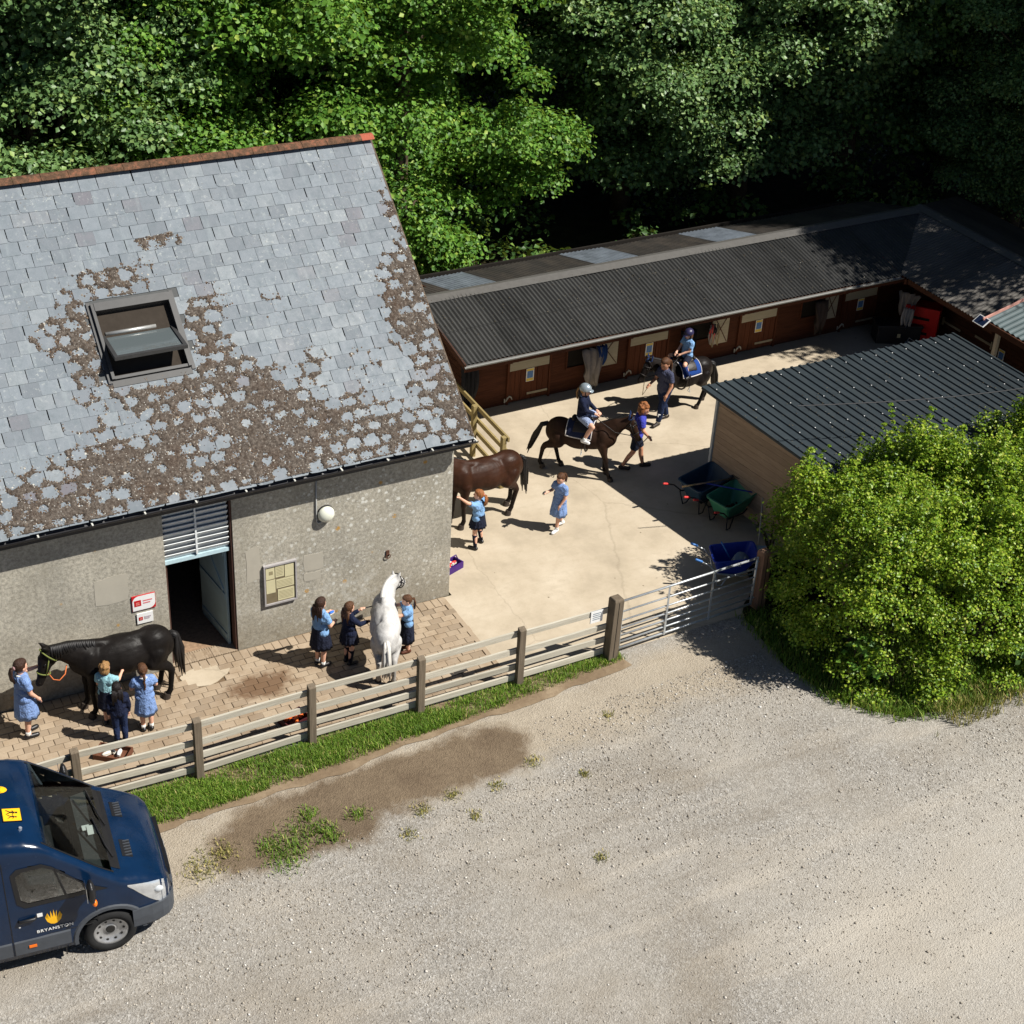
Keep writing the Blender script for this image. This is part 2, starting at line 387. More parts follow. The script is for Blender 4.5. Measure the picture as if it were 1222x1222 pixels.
def paver_material():
    t = NT('paver', 0.9, 0.2); p = t.pos(); k = t.rnd()
    base = t.ramp(k, [(0.0, srgb(148, 132, 113)), (0.3, srgb(164, 147, 126)), (0.6, srgb(174, 157, 135)), (0.85, srgb(161, 143, 121)), (1.0, srgb(140, 125, 107))])
    n = t.noise(p, 26, 5, 0.7); base = t.mix(t.ramp(n, [(0.45, 0.0), (0.75, 0.5)]), base, srgb(158, 138, 112))
    st = t.math('MULTIPLY', t.ramp(t.noise(p, 1.6, 5, 0.7), [(0.46, 0.0), (0.62, 1.0)]), 0.45)
    base = t.mix(st, base, srgb(140, 118, 94))
    # muddy wet stain in front of the door
    px = t.sep(p)
    dx = t.math('MULTIPLY', t.math('ADD', px[0], 4.05), 1.35); dy = t.math('MULTIPLY', t.math('ADD', px[1], 1.08), 2.7)
    rr = t.math('ADD', t.math('SQRT', t.math('ADD', t.math('MULTIPLY', dx, dx), t.math('MULTIPLY', dy, dy))), t.math('MULTIPLY', t.math('SUBTRACT', t.noise(p, 4, 5, 0.7), 0.5), 1.4))
    base = t.mix(t.ramp(rr, [(0.55, 0.85), (0.95, 0.0)]), base, srgb(104, 78, 56))
    t.color(base); t.bump(n, 0.3, 0.006); return t.m
def floor_material():
    t = NT('forest_floor', 0.95, 0.1); p = t.pos(); n = t.noise(p, 2.0, 6, 0.7)
    t.color(t.ramp(n, [(0.3, srgb(40, 36, 26)), (0.6, srgb(60, 58, 36)), (0.75, srgb(52, 66, 34))])); t.bump(n, 0.6, 0.1); return t.m
M_SLATE = slate_material(); M_MOSS = moss_material(); M_RENDER = render_wall_material(); M_CONC = concrete_material()
M_GRAVEL = gravel_material(); M_MUD = mud_material(); M_SAND = sand_material(); M_PAVER = paver_material(); M_FLOOR = floor_material()
M_JOINT = plain('paving_joint', srgb(112, 94, 74), 0.95, 0.1, var=0.3, scale=20)
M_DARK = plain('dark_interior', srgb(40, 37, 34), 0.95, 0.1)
M_BLACKPL = plain('black_gutter_plastic', srgb(38, 38, 42), 0.45, 0.5)
t = NT('mossy_terracotta', 0.95, 0.1); p = t.pos()
_b = t.ramp(t.noise(p, 9, 6, 0.75), [(0.33, srgb(66, 52, 42)), (0.5, srgb(98, 76, 60)), (0.62, srgb(134, 92, 72)), (0.75, srgb(168, 98, 74))])
t.color(t.mix(t.ramp(t.sep(p)[0], [(-0.25, 0.0), (0.0, 1.0)]), _b, srgb(170, 96, 76))); t.bump(t.noise(p, 30, 4), 0.6, 0.02); M_TERRA = t.m
M_LEAD = plain('lead_grey', srgb(108, 108, 106), 0.6, 0.4)
M_GLASSDARK = NT('window_glass', 0.06, 0.6).col((0.015, 0.018, 0.02)).m
M_ALU = plain('aluminium', srgb(196, 196, 192), 0.4, 0.5, 0.6)
M_WHITE = plain('white_paint', srgb(226, 226, 222), 0.5, 0.4, var=0.05)
M_LOUVRE = plain('louvre_paint', srgb(224, 228, 228), 0.55, 0.4, var=0.06)
M_DOORBLUE = plain('door_paint_blue_grey', srgb(150, 178, 188), 0.5, 0.4, var=0.1, scale=3)
M_DARKWOOD = wood_mat('stained_brown_timber', srgb(66, 38, 26), srgb(104, 62, 42), 'X')
M_DARKWOODZ = wood_mat('stained_brown_timber_upright', srgb(72, 40, 26), srgb(112, 66, 44), 'Z')
M_DARKWOODY = wood_mat('stained_brown_timber_depth', srgb(58, 36, 26), srgb(92, 58, 42), 'Y')
M_PALEPANEL = wood_mat('weathered_pale_panel', srgb(168, 160, 138), srgb(196, 188, 164), 'X')
M_FENCE = wood_mat('weathered_rail', srgb(166, 156, 136), srgb(210, 203, 186), 'X', grey=srgb(206, 208, 200))
M_POST = wood_mat('weathered_post', srgb(92, 80, 66), srgb(136, 122, 104), 'Z', grey=srgb(128, 120, 106))
M_SHEDWOOD = wood_mat('larch_cladding', srgb(150, 128, 106), srgb(188, 164, 138), 'Y')
M_TREATED = wood_mat('treated_rail', srgb(138, 120, 76), srgb(176, 158, 110), 'X')
M_GALV = plain('galvanised_steel', srgb(206, 210, 212), 0.42, 0.5, 0.55, var=0.15, scale=14)
def sheet_mat(name, c, rough, w, axis=0, streak=(1.2, .25, 1), wear=None):
    t = NT(name, rough, .28); p = t.pos(); k = t.add('TexWhiteNoise', noise_dimensions='1D'); t.l.new(t.math('FLOOR', t.math('MULTIPLY', t.sep(p)[axis], 1/w)), k.inputs['W'])
    n = t.noise(t.mapv(p, streak), 2.5, 6, .7); b = t.ramp(k.outputs[0], [(0, tuple(x*.72 for x in c)), (1, tuple(x*1.22 for x in c))]); b = t.mix(t.ramp(n, [(.42, 0.0), (.75, .55)]), b, wear or tuple(x*1.9 for x in c)); b = t.mix(t.ramp(t.noise(p, 1.7, 5, .7), [(.5, 0.0), (.8, .6)]), b, tuple(x*.45 for x in c))
    b = t.mix(t.ramp(t.noise(p, 22, 4, .7), [(.66, 0.0), (.74, .5)]), b, srgb(150, 146, 134)); t.color(b); t.bump(t.noise(p, 30, 3), .2, .01); return t.m
M_ROOFBLACK = sheet_mat('black_corrugated_sheet', srgb(58, 58, 57), .72, .95)
M_ROOFREAR = sheet_mat('worn_corrugated_sheet', srgb(58, 55, 52), .8, .9, wear=srgb(98, 88, 78))
M_ROOFPALE = plain('translucent_sheet', srgb(118, 126, 136), 0.5, 0.4, var=0.35, scale=2.5)
M_RIDGECAP = plain('ridge_capping', srgb(92, 90, 87), 0.65, 0.3, var=0.12)
M_SHEDROOF = sheet_mat('slate_blue_box_profile', srgb(46, 54, 59), .55, 1.0, streak=(1.5, .3, 1), wear=srgb(64, 70, 72))
M_WINGROOF = sheet_mat('grey_brown_corrugated', srgb(86, 83, 79), .7, .95, 1, (.25, 1.2, 1), srgb(112, 106, 98))
M_GREENROOF = plain('green_grey_corrugated', srgb(84, 98, 100), 0.6, 0.35, var=0.15, scale=2)
M_PINK = plain('pink_bargeboard', srgb(214, 160, 146), 0.7, 0.3, var=0.12)
M_RUST = plain('rusty_iron', srgb(92, 62, 48), 0.8, 0.3, var=0.3, scale=20)

# ================================================================ the ground
def sheet(name, poly, z, mat, sub=0):
    mb = MB(); mb.add([(x, y, z) for x, y in poly], [tuple(range(len(poly)))])
    return tag(mb.build(name, mat), kind='structure')
def wobble(poly, amp, step=0.25, seed=1):
    """resample a polygon with an uneven, natural edge"""
    rg = random.Random(seed); out = []
    ph = [rg.uniform(0, 6.28) for _ in range(4)]; L = 0
    for i in range(len(poly)):
        a = Vector(poly[i]); b = Vector(poly[(i+1) % len(poly)]); d = b-a; n = max(1, int(d.length/step)); nn = Vector((-d.y, d.x)).normalized()
        for k in range(n):
            L += step; w = amp*(math.sin(L*1.7+ph[0])*0.5+math.sin(L*3.9+ph[1])*0.3+math.sin(L*8.3+ph[2])*0.25 + rg.uniform(-.25, .25))
            q = a+d*(k/n)+nn*w; out.append((q.x, q.y))
    return out
sheet('ground', [(-160, -160), (200, -160), (200, 220), (-160, 220)], -0.012, M_FLOOR)
sheet('gravel_lot', wobble([(-40, -60), (45, -60), (45, -5.0), (14, -4.4), (6.5, -3.6), (5.2, -2.62), (-0.1, -2.6), (-40, -2.2)], 0.05, 0.5), 0.0, M_GRAVEL)
sheet('yard', [(-0.115, -2.75), (5.4, -2.75), (7.5, -1.0), (30, -1.0), (30, 6.3), (2.8, 6.3), (2.8, 9.5), (0.05, 9.5), (0.05, -0.02), (-0.115, -0.02)], 0.004, M_CONC)
sheet('paving_bed', [(-14, -2.62), (-0.12, -2.62), (-0.12, -0.001), (-14, -0.001)], 0.004, M_JOINT)
sheet('hedge_soil', wobble([(4.75, -2.7), (4.5, -4.2), (4.6, -5.5), (5.5, -6.35), (7.8, -6.7), (16, -6.1), (16, -2.9), (7.1, -2.9), (7.0, -1.4), (6.0, -1.4)], 0.12, .25, 9), 0.010, M_FLOOR)
sheet('verge_soil', wobble([(-9.6, -3.35), (-9.6, -2.66), (2.05, -2.72), (2.0, -3.25), (-0.7, -3.4), (-3.5, -3.6), (-6.4, -3.75)], 0.08, 0.2, 8), 0.013, M_MUD)

# block paving: each block its own piece where it shows large, the rest joined
PAV = tag(bpy.data.objects.new('block_paving', None), kind='structure'); COL.objects.link(PAV)
pm = []
for v in range(4):
    mb = MB(); w, d = 0.232, 0.138
    j = [random.uniform(-.004, .004) for _ in range(8)]
    top = [(-w/2+j[0], -d/2+j[1]), (w/2+j[2], -d/2+j[3]), (w/2+j[4], d/2+j[5]), (-w/2+j[6], d/2+j[7])]
    c = 0.009
    lo = [(x, y, 0.004) for x, y in top]; mid = [(x, y, 0.016) for x, y in top]; up = [(x*(1-c/w*2), y*(1-c/d*2), 0.021) for x, y in top]
    mb.add(lo+mid+up, [(0, 1, 5, 4), (1, 2, 6, 5), (2, 3, 7, 6), (3, 0, 4, 7), (4, 5, 9, 8), (5, 6, 10, 9), (6, 7, 11, 10), (7, 4, 8, 11), (8, 9, 10, 11)])
    pm.append(mb)
pmesh = [b.mesh('paver', M_PAVER) for b in pm]
pl = []
GW, GD = 0.240, 0.147
def slab_hole(x, y): return ((x+4.83)/0.42)**2+((y+0.43)/0.26)**2 < 1
row = 0; y = -2.62+GD/2
while y < -0.06:
    x = -11.5 + (GW/2 if row % 2 else 0) + random.uniform(-.01, .01)
    border = y > -0.2
    while x < -0.16:
        if not slab_hole(x, y) and not border:
            pl.append((x, y, random.uniform(-.012, .012), 0))
        x += GW
    row += 1; y += GD
x = -11.5
while x < -0.1:                                   # soldier course along the foot of the wall
    if not (-5.2 < x < -4.08): pl.append((x, -0.14, PI/2+random.uniform(-.02, .02), 1))
    x += GD
x = -5.17
while x < -4.1:
    for yy in (-0.14, 0.13): pl.append((x, yy, PI/2, 1))
    x += GD
pl.sort(key=lambda q: abs(q[0]+4.2)*0.55 + (q[1]+2.6)*0.4)
inview = [q for q in pl if q[0] > -8.3]
rest = [q for q in pl if q[0] <= -8.3]
single, extra = inview[:300], inview[300:]+rest
for i, (x, y, a, k) in enumerate(single):
    o = bpy.data.objects.new('paver', pmesh[i % 4]); COL.objects.link(o); o.parent = PAV
    o.location = (x, y, random.uniform(-.003, .003)); o.rotation_euler = (random.uniform(-.012, .012), random.uniform(-.01, .01), a)
mb = MB()
for i, (x, y, a, k) in enumerate(extra):
    s_ = pm[i % 4]; Mx = Matrix.Translation((x, y, random.uniform(-.003, .003))) @ Euler((random.uniform(-.012, .012), random.uniform(-.01, .01), a)).to_matrix().to_4x4()
    mb.add([Mx @ Vector(p) for p in s_.v], s_.f)
tag(mb.build('paver_field', M_PAVER, PAV), kind='stuff')
mb = MB(); 
pg = [(0.42*math.cos(a)*(1+0.12*math.sin(3*a+1)), 0.26*math.sin(a)*(1+0.1*math.cos(4*a))) for a in [2*PI*i/16 for i in range(16)]]
mb.prism(pg, 0.005, 0.019); mb.build('concrete_patch', M_CONC, PAV, loc=(-4.83, -0.43, 0))
mb = MB(); mb.box(-.16, .16, -.06, .06, 0.005, .024); dg_ = mb.build('drain_grate', plain('drain_iron', srgb(60, 56, 52), .7), PAV, loc=(-.86, -2.12, 0), rz=.1)
mb = MB(); mb.box(-0.2, -0.115, -2.62, -0.1, 0.0, 0.02); mb.build('edging_kerb', M_PAVER, PAV)

# loose stones on the gravel
def stones(n, seed):
    rg = np.random.RandomState(seed); base = np.array([(1, 0, 0), (0, 1, 0), (-1, 0, 0), (0, -1, 0), (0, 0, 1), (0, 0, -1)], float)
    F0 = np.array([(0, 1, 4), (1, 2, 4), (2, 3, 4), (3, 0, 4), (1, 0, 5), (2, 1, 5), (3, 2, 5), (0, 3, 5)])
    P = []
    while len(P) < n:
        x = rg.uniform(-10, 11, 4000); y = -3.6 - rg.exponential(3.2, 4000)
        x += rg.normal(0, .3, 4000)
        ok = (y > -15) & ~((x > 4.3) & (y > -7.0)) & ~((x < -0.4) & (y > -5.0)) & (y < -3.6-0.2)
        cl = np.sin(x*1.1+y*.7)+np.sin(x*.45-y*1.3+1)+np.sin(x*2.3+y*1.9)*.6
        ok &= rg.uniform(-2.2, 2.2, 4000) < cl
        P.extend(zip(x[ok], y[ok]))
    P = np.array(P[:n]); s = 0.005+0.0045*rg.exponential(0.9, n); s = np.minimum(s, 0.026)
    sc = s[:, None]*np.stack([rg.uniform(.7, 1.3, n), rg.uniform(.7, 1.3, n), rg.uniform(.45, .8, n)], 1)
    a = rg.uniform(0, 6.28, n); V = base[None]*sc[:, None, :]*rg.uniform(.75, 1.25, (n, 6, 1))
    ca, sa = np.cos(a)[:, None], np.sin(a)[:, None]
    X = V[..., 0]*ca-V[..., 1]*sa; Y = V[..., 0]*sa+V[..., 1]*ca; Z = V[..., 2]+0.3*s[:, None]
    V = np.stack([X+P[:, 0:1], Y+P[:, 1:2], Z], -1).reshape(-1, 3)
    F = (F0[None]+(np.arange(n)*6)[:, None, None]).reshape(-1, 3)
    return V, F
t = NT('loose_stone', 0.9, 0.25); k = t.add('NewGeometry').outputs['Random Per Island']
t.color(t.ramp(k, [(0.0, srgb(122, 114, 103)), (0.2, srgb(152, 143, 130)), (0.55, srgb(178, 169, 155)), (0.85, srgb(196, 189, 178)), (1.0, srgb(222, 219, 212))]))
V, F = stones(42000, 4)
tag(link('gravel_stones', np_mesh('gravel_stones', V, F, t.m)), 'small loose stones scattered over the pale gravel parking area', 'gravel', kind='stuff')
# ================================================================ the barn
def board_mesh(name, L, w, t, mat, axis='X', seed=0):
    """one board with eased edges and slightly uneven ends"""
    rg = random.Random(seed); e = 0.004; mb = MB(); prof = [(-w/2, -t/2+e), (-w/2+e, -t/2), (w/2-e, -t/2), (w/2, -t/2+e), (w/2, t/2-e), (w/2-e, t/2), (-w/2+e, t/2), (-w/2, t/2-e)]
    rings = []
    for x in (0, L*0.5, L):
        b = rg.uniform(-.004, .004)
        rings.append([(x, p[0]+b, p[1]) for p in prof])
    if axis == 'Z': rings = [[(q[1], q[2], q[0]) for q in r] for r in rings]
    if axis == 'Y': rings = [[(q[1], q[0], q[2]) for q in r] for r in rings]
    mb.loft(rings); return mb.mesh(name, mat)
EY, EZ, RY, RZ = -0.31, 3.48, 4.10, 7.30
TILT = math.atan2(RZ-EZ, RY-EY); RL = math.hypot(RZ-EZ, RY-EY); CT, ST = math.cos(TILT), math.sin(TILT)
def rp(x, s, n=0.0): return Vector((x, EY+s*CT-n*ST, EZ+s*ST+n*CT))
BX0, BX1 = -12.0, 0.22
barn = thing('barn', 'big stone coloured barn with mossy grey slate roof and an open doorway', 'barn')
DL, DR, DT = -5.225, -4.06, 3.12
mb = MB(); mb.box(-11.9, DL, 0, 0.28, 0, 3.45); mb.box(DR, 0, 0, 0.28, 0, 3.45); mb.box(DL, DR, 0, 0.28, DT, 3.45)
mb.build('front_wall', M_RENDER, barn)
mb = MB(); Mg = Matrix(((0, 0, 1, 0), (1, 0, 0, 0), (0, 1, 0, 0), (0, 0, 0, 1)))
mb.prism([(0.285, 0), (8.3, 0), (8.3, 3.3), (4.1, 7.0), (0.285, 3.42)], -0.28, -0.003, Mg); mb.build('gable_wall', M_RENDER, barn)
mb = MB(); mb.prism([(0.285, 0), (8.3, 0), (8.3, 3.3), (4.1, 7.0), (0.285, 3.42)], -11.9, -11.65, Mg); mb.build('gable_wall', M_RENDER, barn)
mb = MB(); mb.box(-11.9, -0.003, 8.3, 8.55, 0, 3.3); mb.build('rear_wall', M_RENDER, barn)
mb = MB(); mb.box(-11.6, -0.3, 0.3, 8.25, 0.0, 0.012); mb.build('indoor_floor', plain('indoor_brick_floor', srgb(150, 124, 100), 0.9, 0.2, var=0.3, scale=18), barn)
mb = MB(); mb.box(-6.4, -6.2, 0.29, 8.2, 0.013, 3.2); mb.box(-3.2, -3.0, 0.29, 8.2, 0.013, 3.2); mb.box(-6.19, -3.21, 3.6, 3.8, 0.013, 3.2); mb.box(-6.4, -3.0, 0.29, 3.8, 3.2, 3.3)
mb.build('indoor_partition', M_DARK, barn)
# threshold of ribbed brick inside the doorway
mb = MB()
for i in range(26):
    x = DL+0.03+i*0.0435
    for j in range(3): mb.box(x, x+0.035, 0.002+j*0.1, 0.092+j*0.1, 0.005, 0.02)
tag(mb.build('threshold_bricks', M_PAVER, barn), kind='stuff')
# smooth patches of newer render
M_PATCH = plain('smooth_render_patch', srgb(176, 170, 156), 0.9, 0.2, var=0.06, scale=3)
for (x0, x1, z0, z1) in ((-6.42, -5.85, 1.62, 2.15), (-3.86, -3.6, 1.35, 2.05), (-2.84, -2.45, 1.3, 1.65), (-2.84, -2.5, 1.1, 1.27)):
    mb = MB(); cx_, cz_ = (x0+x1)/2, (z0+z1)/2; rq = random.Random(int(x0*100)); pq = [(cx_+(x1-x0)/2*sx*rq.uniform(.86, 1.04), cz_+(z1-z0)/2*sz*rq.uniform(.86, 1.04)) for sx, sz in ((-1, -1), (-.3, -1), (.4, -1), (1, -1), (1, -.2), (1, .5), (1, 1), (.3, 1), (-.5, 1), (-1, 1), (-1, .2))]; mb.prism(pq, -0.004, .006, Matrix(((1, 0, 0, 0), (0, 0, 1, 0), (0, 1, 0, 0), (0, 0, 0, 1)))); mb.build('render_patch', M_PATCH, barn)
# timber wall plate band, soffit and fascia
mb = MB(); mb.box(BX0, 0.10, -0.2, -0.005, 3.26, 3.30); mb.build('soffit', M_BLACKPL, barn)
mb = MB(); mb.box(BX0, BX1-0.01, -0.235, -0.203, 3.24, 3.44); mb.build('fascia', M_BLACKPL, barn)
# gutter: half round
gut = MB(); n = 10
ring = lambda x: [(x, -0.325+0.062*math.cos(PI+PI*k/n), 3.425+0.062*math.sin(PI+PI*k/n)) for k in range(n+1)] + [(x, -0.325+0.054*math.cos(2*PI-PI*k/n), 3.425+0.054*math.sin(2*PI-PI*k/n)) for k in range(n+1)]
gut.loft([ring(BX0), ring(BX1+0.05)]); g_ = gut.build('gutter', M_BLACKPL, barn, smooth=False)
M_BRACKET = plain('bracket_white', srgb(214, 214, 206), 0.6)
mb = MB()
for i in range(15): x = -11.4+i*0.83; mb.box(x, x+0.025, -0.392, -0.27, 3.425, 3.44)
tag(mb.build('gutter_bracket', M_BRACKET, barn), kind='stuff')
# roof deck (both slopes) + verge mortar
mb = MB()
mb.loft([[tuple(rp(x, 0.02, -0.03)), tuple(rp(x, RL, -0.03)), tuple(rp(x, RL, -0.10)), tuple(rp(x, 0.02, -0.10))] for x in (BX0, BX1-0.02)])
mb.loft([[(x, RY, RZ-0.04), (x, 2*RY-EY, EZ-0.04), (x, 2*RY-EY, EZ-0.12), (x, RY, RZ-0.12)] for x in (BX0, BX1-0.02)])
mb.build('roof_deck', plain('roof_felt', srgb(60, 54, 48), 0.95, 0.1), barn)
mb = MB(); mb.loft([[tuple(rp(x, 0.0, 0.0)), tuple(rp(x, RL, 0.0)), tuple(rp(x, RL, -0.09)), tuple(rp(x, 0.0, -0.09))] for x in (BX1-0.02, BX1+0.012)])
mb.build('verge', plain('verge_mortar', srgb(104, 92, 80), 0.95, 0.1, var=0.3, scale=16, bump=0.5), barn)
# slates
GAU, SWD = 0.2415, 0.302
variants = []
for v in range(8):
    rg = random.Random(40+v); w, L, t = SWD-0.010, GAU+0.07, 0.008
    ch = [(0, 0), (0, 0), (0.03, 0), (0, 0.025), (0, 0), (0.035, 0.03), (0, 0), (0.012, 0.01)][v]
    pts = [(-w/2, L), (-w/2, ch[0] if ch[0] else 0.0)]
    if ch[0]: pts += [(-w/2+ch[0]*1.2, rg.uniform(0, .006))]
    pts += [(0.0+rg.uniform(-.03, .03), rg.uniform(-.006, .006))]
    if ch[1]: pts += [(w/2-ch[1], 0.0), (w/2, ch[1]*1.3)]
    else: pts += [(w/2, rg.uniform(-.003, .003))]
    pts += [(w/2, L)]
    mb = MB(); mb.prism(pts[::-1], 0, t); variants.append(mb)
hb_ = MB(); hb_.prism([(-SWD/4+.005, GAU+.07), (SWD/4-.005, GAU+.07), (SWD/4-.005, 0), (-SWD/4+.005, .002)], 0, .009); variants.append(hb_)
smesh = [b.mesh('slate', M_SLATE) for b in variants]
W0, W1, WS0, WS1 = -5.49, -4.18, 2.17, 3.50
slates = []; row = 0; s = 0.0
def moss_gap(x, s_): return (-4.40 < x < -3.72) and abs(s_-4.46) < 0.15
while s < RL-0.12:
    x = BX1-0.022-(SWD if row % 2 else SWD/2)
    if row % 2: slates.append((BX1-0.022-SWD/4, s+random.uniform(-.007, .007), -1))
    while x > BX0+0.1:
        inside = (W0-0.1 < x < W1+0.1) and (WS0-0.2 < s < WS1-0.03)
        if not inside:
            slates.append((x+random.uniform(-.006, .006), s+random.uniform(-.007, .007), row))
        x -= SWD
    row += 1; s += GAU
vis = [q for q in slates if q[0] > -7.9-(0.0 if q[1] < 3 else 0)+0.24*min(q[1], 6)*0+ (0.25*q[1] if q[1] > 0 else 0)]
vis.sort(key=lambda q: q[1]*1.0+abs(q[0]+3.4)*0.12)
visset = set(id(q) for q in vis[:300])
mbx = MB()
for q in slates:
    x, s_, rw = q; k = 8 if rw == -1 else random.choice((0, 0, 1, 1, 2, 3, 4, 4, 6, 6, 7, 5))
    lift = 0.003+random.uniform(0, .0022)
    ex = (TILT-0.028+random.uniform(-.006, .006), 0, random.uniform(-.008, .008))
    p = rp(x, s_-0.035, 0.013+lift)
    if id(q) in visset:
        o = bpy.data.objects.new('slate', smesh[k]); COL.objects.link(o); o.parent = barn; o.location = p; o.rotation_euler = ex
    else:
        Mx = Matrix.Translation(p) @ Euler(ex).to_matrix().to_4x4(); b = variants[k]
        mbx.add([Mx @ Vector(c) for c in b.v], b.f)
tag(mbx.build('slate_field', M_SLATE, barn), kind='stuff')
mb = MB()
mb.loft([[(x, RY+0.02, RZ+0.0), (x, 2*RY-EY, EZ+0.0), (x, 2*RY-EY, EZ-0.03), (x, RY+0.02, RZ-0.03)] for x in (BX0, BX1)])
mb.build('rear_slope', M_SLATE, barn)
# ridge tiles
for i in range(27):
    x1 = BX1+0.02-i*0.455; 
    mb = MB(); prof = []
    for a in range(9):
        t_ = R(-58+116*a/8); prof.append((math.sin(t_)*0.15, math.cos(t_)*0.15-0.10))
    prof_i = [(p[0]*0.9, p[1]*0.9-0.015) for p in prof[::-1]]
    rr = []
    for x in (x1-0.448, x1): rr.append([(x, RY+p[0], RZ+0.055+p[1]+random.uniform(-.003, .003)) for p in prof+prof_i])
    mb.loft(rr); mb.build('ridge_tile', M_TERRA, barn)
# moss and lichen crusts on the slates (real lumps following the joints)
def moss():
    rg = np.random.RandomState(11)
    def dens(x, s):
        def blob(cx, cs, rx, rs, a): return a*np.exp(-(((x-cx)/rx)**2+((s-cs)/rs)**2))
        wob = lambda f, p: (np.sin(x*f+p)+np.sin(s*f*1.13+p*2.1)+np.sin((x+s)*f*.71+p*.7)+np.sin((x-s)*f*.93+p*1.7))/4
        d = blob(-3.3, 1.0, 1.1, 0.75, 1.15)+blob(-5.4, 0.5, 1.5, 0.5, 1.0)+blob(-1.9, 0.3, 1.2, 0.4, .85)+blob(-7.4, 0.3, 1.0, .35, .8)
        d += blob(-4.0, 1.8, 0.95, .38, .85)+blob(-3.7, 2.65, .36, .85, .8)+blob(-5.72, 3.0, .28, .95, .9)+blob(-4.9, 3.85, .6, .30, 1.05)+blob(-4.4, 4.1, .3, .3, .5)
        d += blob(-0.20, 2.75, .36, .85, 1.15)+blob(0.06, 4.55, .16, .35, .9)+blob(-0.0, 1.4, .4, .9, .65)+blob(0.15, 3.5, .12, 2.2, .45)
        d += blob(-4.05, 4.46, .36, .12, 1.9)
        d += np.clip(0.86-0.20*s, 0, 1)*0.64
        return d+0.26*wob(1.9, .4)+0.2*wob(5.1, 1.3)+.12*wob(13, 2.2)
    def joint(x, s):
        row_ = np.floor((s+.035)/GAU); ss = (s+.035)-row_*GAU; xo = np.where(row_ % 2 == 1, SWD/2, 0.0); q = BX1-0.022-x-xo
        xx = np.mod(q, SWD); jx = np.minimum(xx, SWD-xx); js = np.minimum(ss, GAU-ss)
        # round the corners of what stays clear
        jd = np.minimum(np.minimum(jx, js), np.maximum(0, .115-np.hypot(np.maximum(0, .115-jx), np.maximum(0, .115-js))))
        cell = np.modf(np.abs(np.sin((np.floor(q/SWD)*12.9898+row_*78.233))*43758.5))[0]
        return jd, cell
    def depth(x, s):
        d = dens(x, s); jd, cell = joint(x, s)
        cov = np.minimum(0.13*np.clip(d-0.42, 0, 1.4)/0.62*(0.30+.75*cell), .030+.095*cell)*(1+.35*rg.uniform(-1, 1, x.shape))
        inw = (x > W0-0.08) & (x < W1+0.08) & (s > WS0-0.06) & (s < WS1+0.10)
        return np.where(inw | (d < .40), -1, np.maximum(np.maximum(cov, np.where(d > .42, .012+.010*cell, 0))-jd, (d-1.38-.75*cell)*.3))
    # continuous crust
    def vn(x, s, c, seed):
        g = np.random.RandomState(seed).uniform(-1, 1, (int(9.5/c)+3, int(6.5/c)+3)); u = (x+8.9)/c; v = (s+.1)/c; i, j = np.floor(u).astype(int), np.floor(v).astype(int); u = u-i; v = v-j; u = u*u*(3-2*u); v = v*v*(3-2*v)
        return g[i, j]*(1-u)*(1-v)+g[i+1, j]*u*(1-v)+g[i, j+1]*(1-u)*v+g[i+1, j+1]*u*v
    depth0 = depth
    def depth(x, s):
        d0 = depth0(x, s); br_ = .034*vn(x, s, .07, 1)+.03*vn(x, s, .17, 2)+.03*vn(x, s, .45, 3)+.02*vn(x, s, .035, 4)
        return np.where(d0 < -.5, d0, d0-.012+br_)
    ST_ = 0.02; xs_ = np.arange(-8.7, BX1-.005, ST_); sv = np.arange(0.0, RL-.06, ST_); X, S = np.meshgrid(xs_, sv, indexing='ij')
    Xj = X+rg.uniform(-.007, .007, X.shape); Sj = S+rg.uniform(-.007, .007, X.shape); D = depth(Xj, Sj)+.012*rg.randn(*X.shape)
    Hh = np.clip(D*1.1, -.012, .022)+np.where(D > 0, rg.uniform(-.006, .012, X.shape), 0)
    n_ = .0165+Hh; V = np.stack([Xj, EY+Sj*CT-n_*ST, EZ+Sj*ST+n_*CT], -1).reshape(-1, 3)
    idx = np.arange(X.size).reshape(X.shape); q = np.stack([idx[:-1, :-1], idx[1:, :-1], idx[1:, 1:], idx[:-1, 1:]], -1).reshape(-1, 4)
    k = (D > 0).ravel()[q].sum(1) >= 2; q = q[k]; u, inv = np.unique(q, return_inverse=True)
    tag(link('moss_crust', np_mesh('moss_crust', V[u], inv.reshape(-1, 4), M_CRUST), barn), kind='stuff')
    # lumps and lichen flecks on top of it
    N = 170000; x = rg.uniform(-8.6, BX1-0.01, N); s = rg.uniform(0.02, RL-0.05, N); D = depth(x, s)
    keep = (D > -0.008) | ((rg.uniform(0, 1, N) < 0.035*np.clip(dens(x, s)+.25, 0, 1)) & (D > -.9))
    keep &= rg.uniform(0, 1, N) < .75
    x, s = x[keep], s[keep]; n = len(x)
    r = np.clip(0.006+0.0065*rg.exponential(.8, n), .005, .024)
    base = np.array([(1, 0, -.3), (0, 1, -.3), (-1, 0, -.3), (0, -1, -.3), (.25, .2, 1)], float)
    F0 = np.array([(0, 1, 4), (1, 2, 4), (2, 3, 4), (3, 0, 4)])
    a = rg.uniform(0, 6.28, n); L = base[None]*r[:, None, None]*rg.uniform(.6, 1.4, (n, 5, 1))
    ca, sa = np.cos(a)[:, None], np.sin(a)[:, None]
    lx = L[..., 0]*ca-L[..., 1]*sa; ls = L[..., 0]*sa+L[..., 1]*ca; ln = L[..., 2]*0.9+0.026
    X = x[:, None]+lx; S = s[:, None]+ls
    V = np.stack([X, EY+S*CT-ln*ST, EZ+S*ST+ln*CT], -1).reshape(-1, 3)
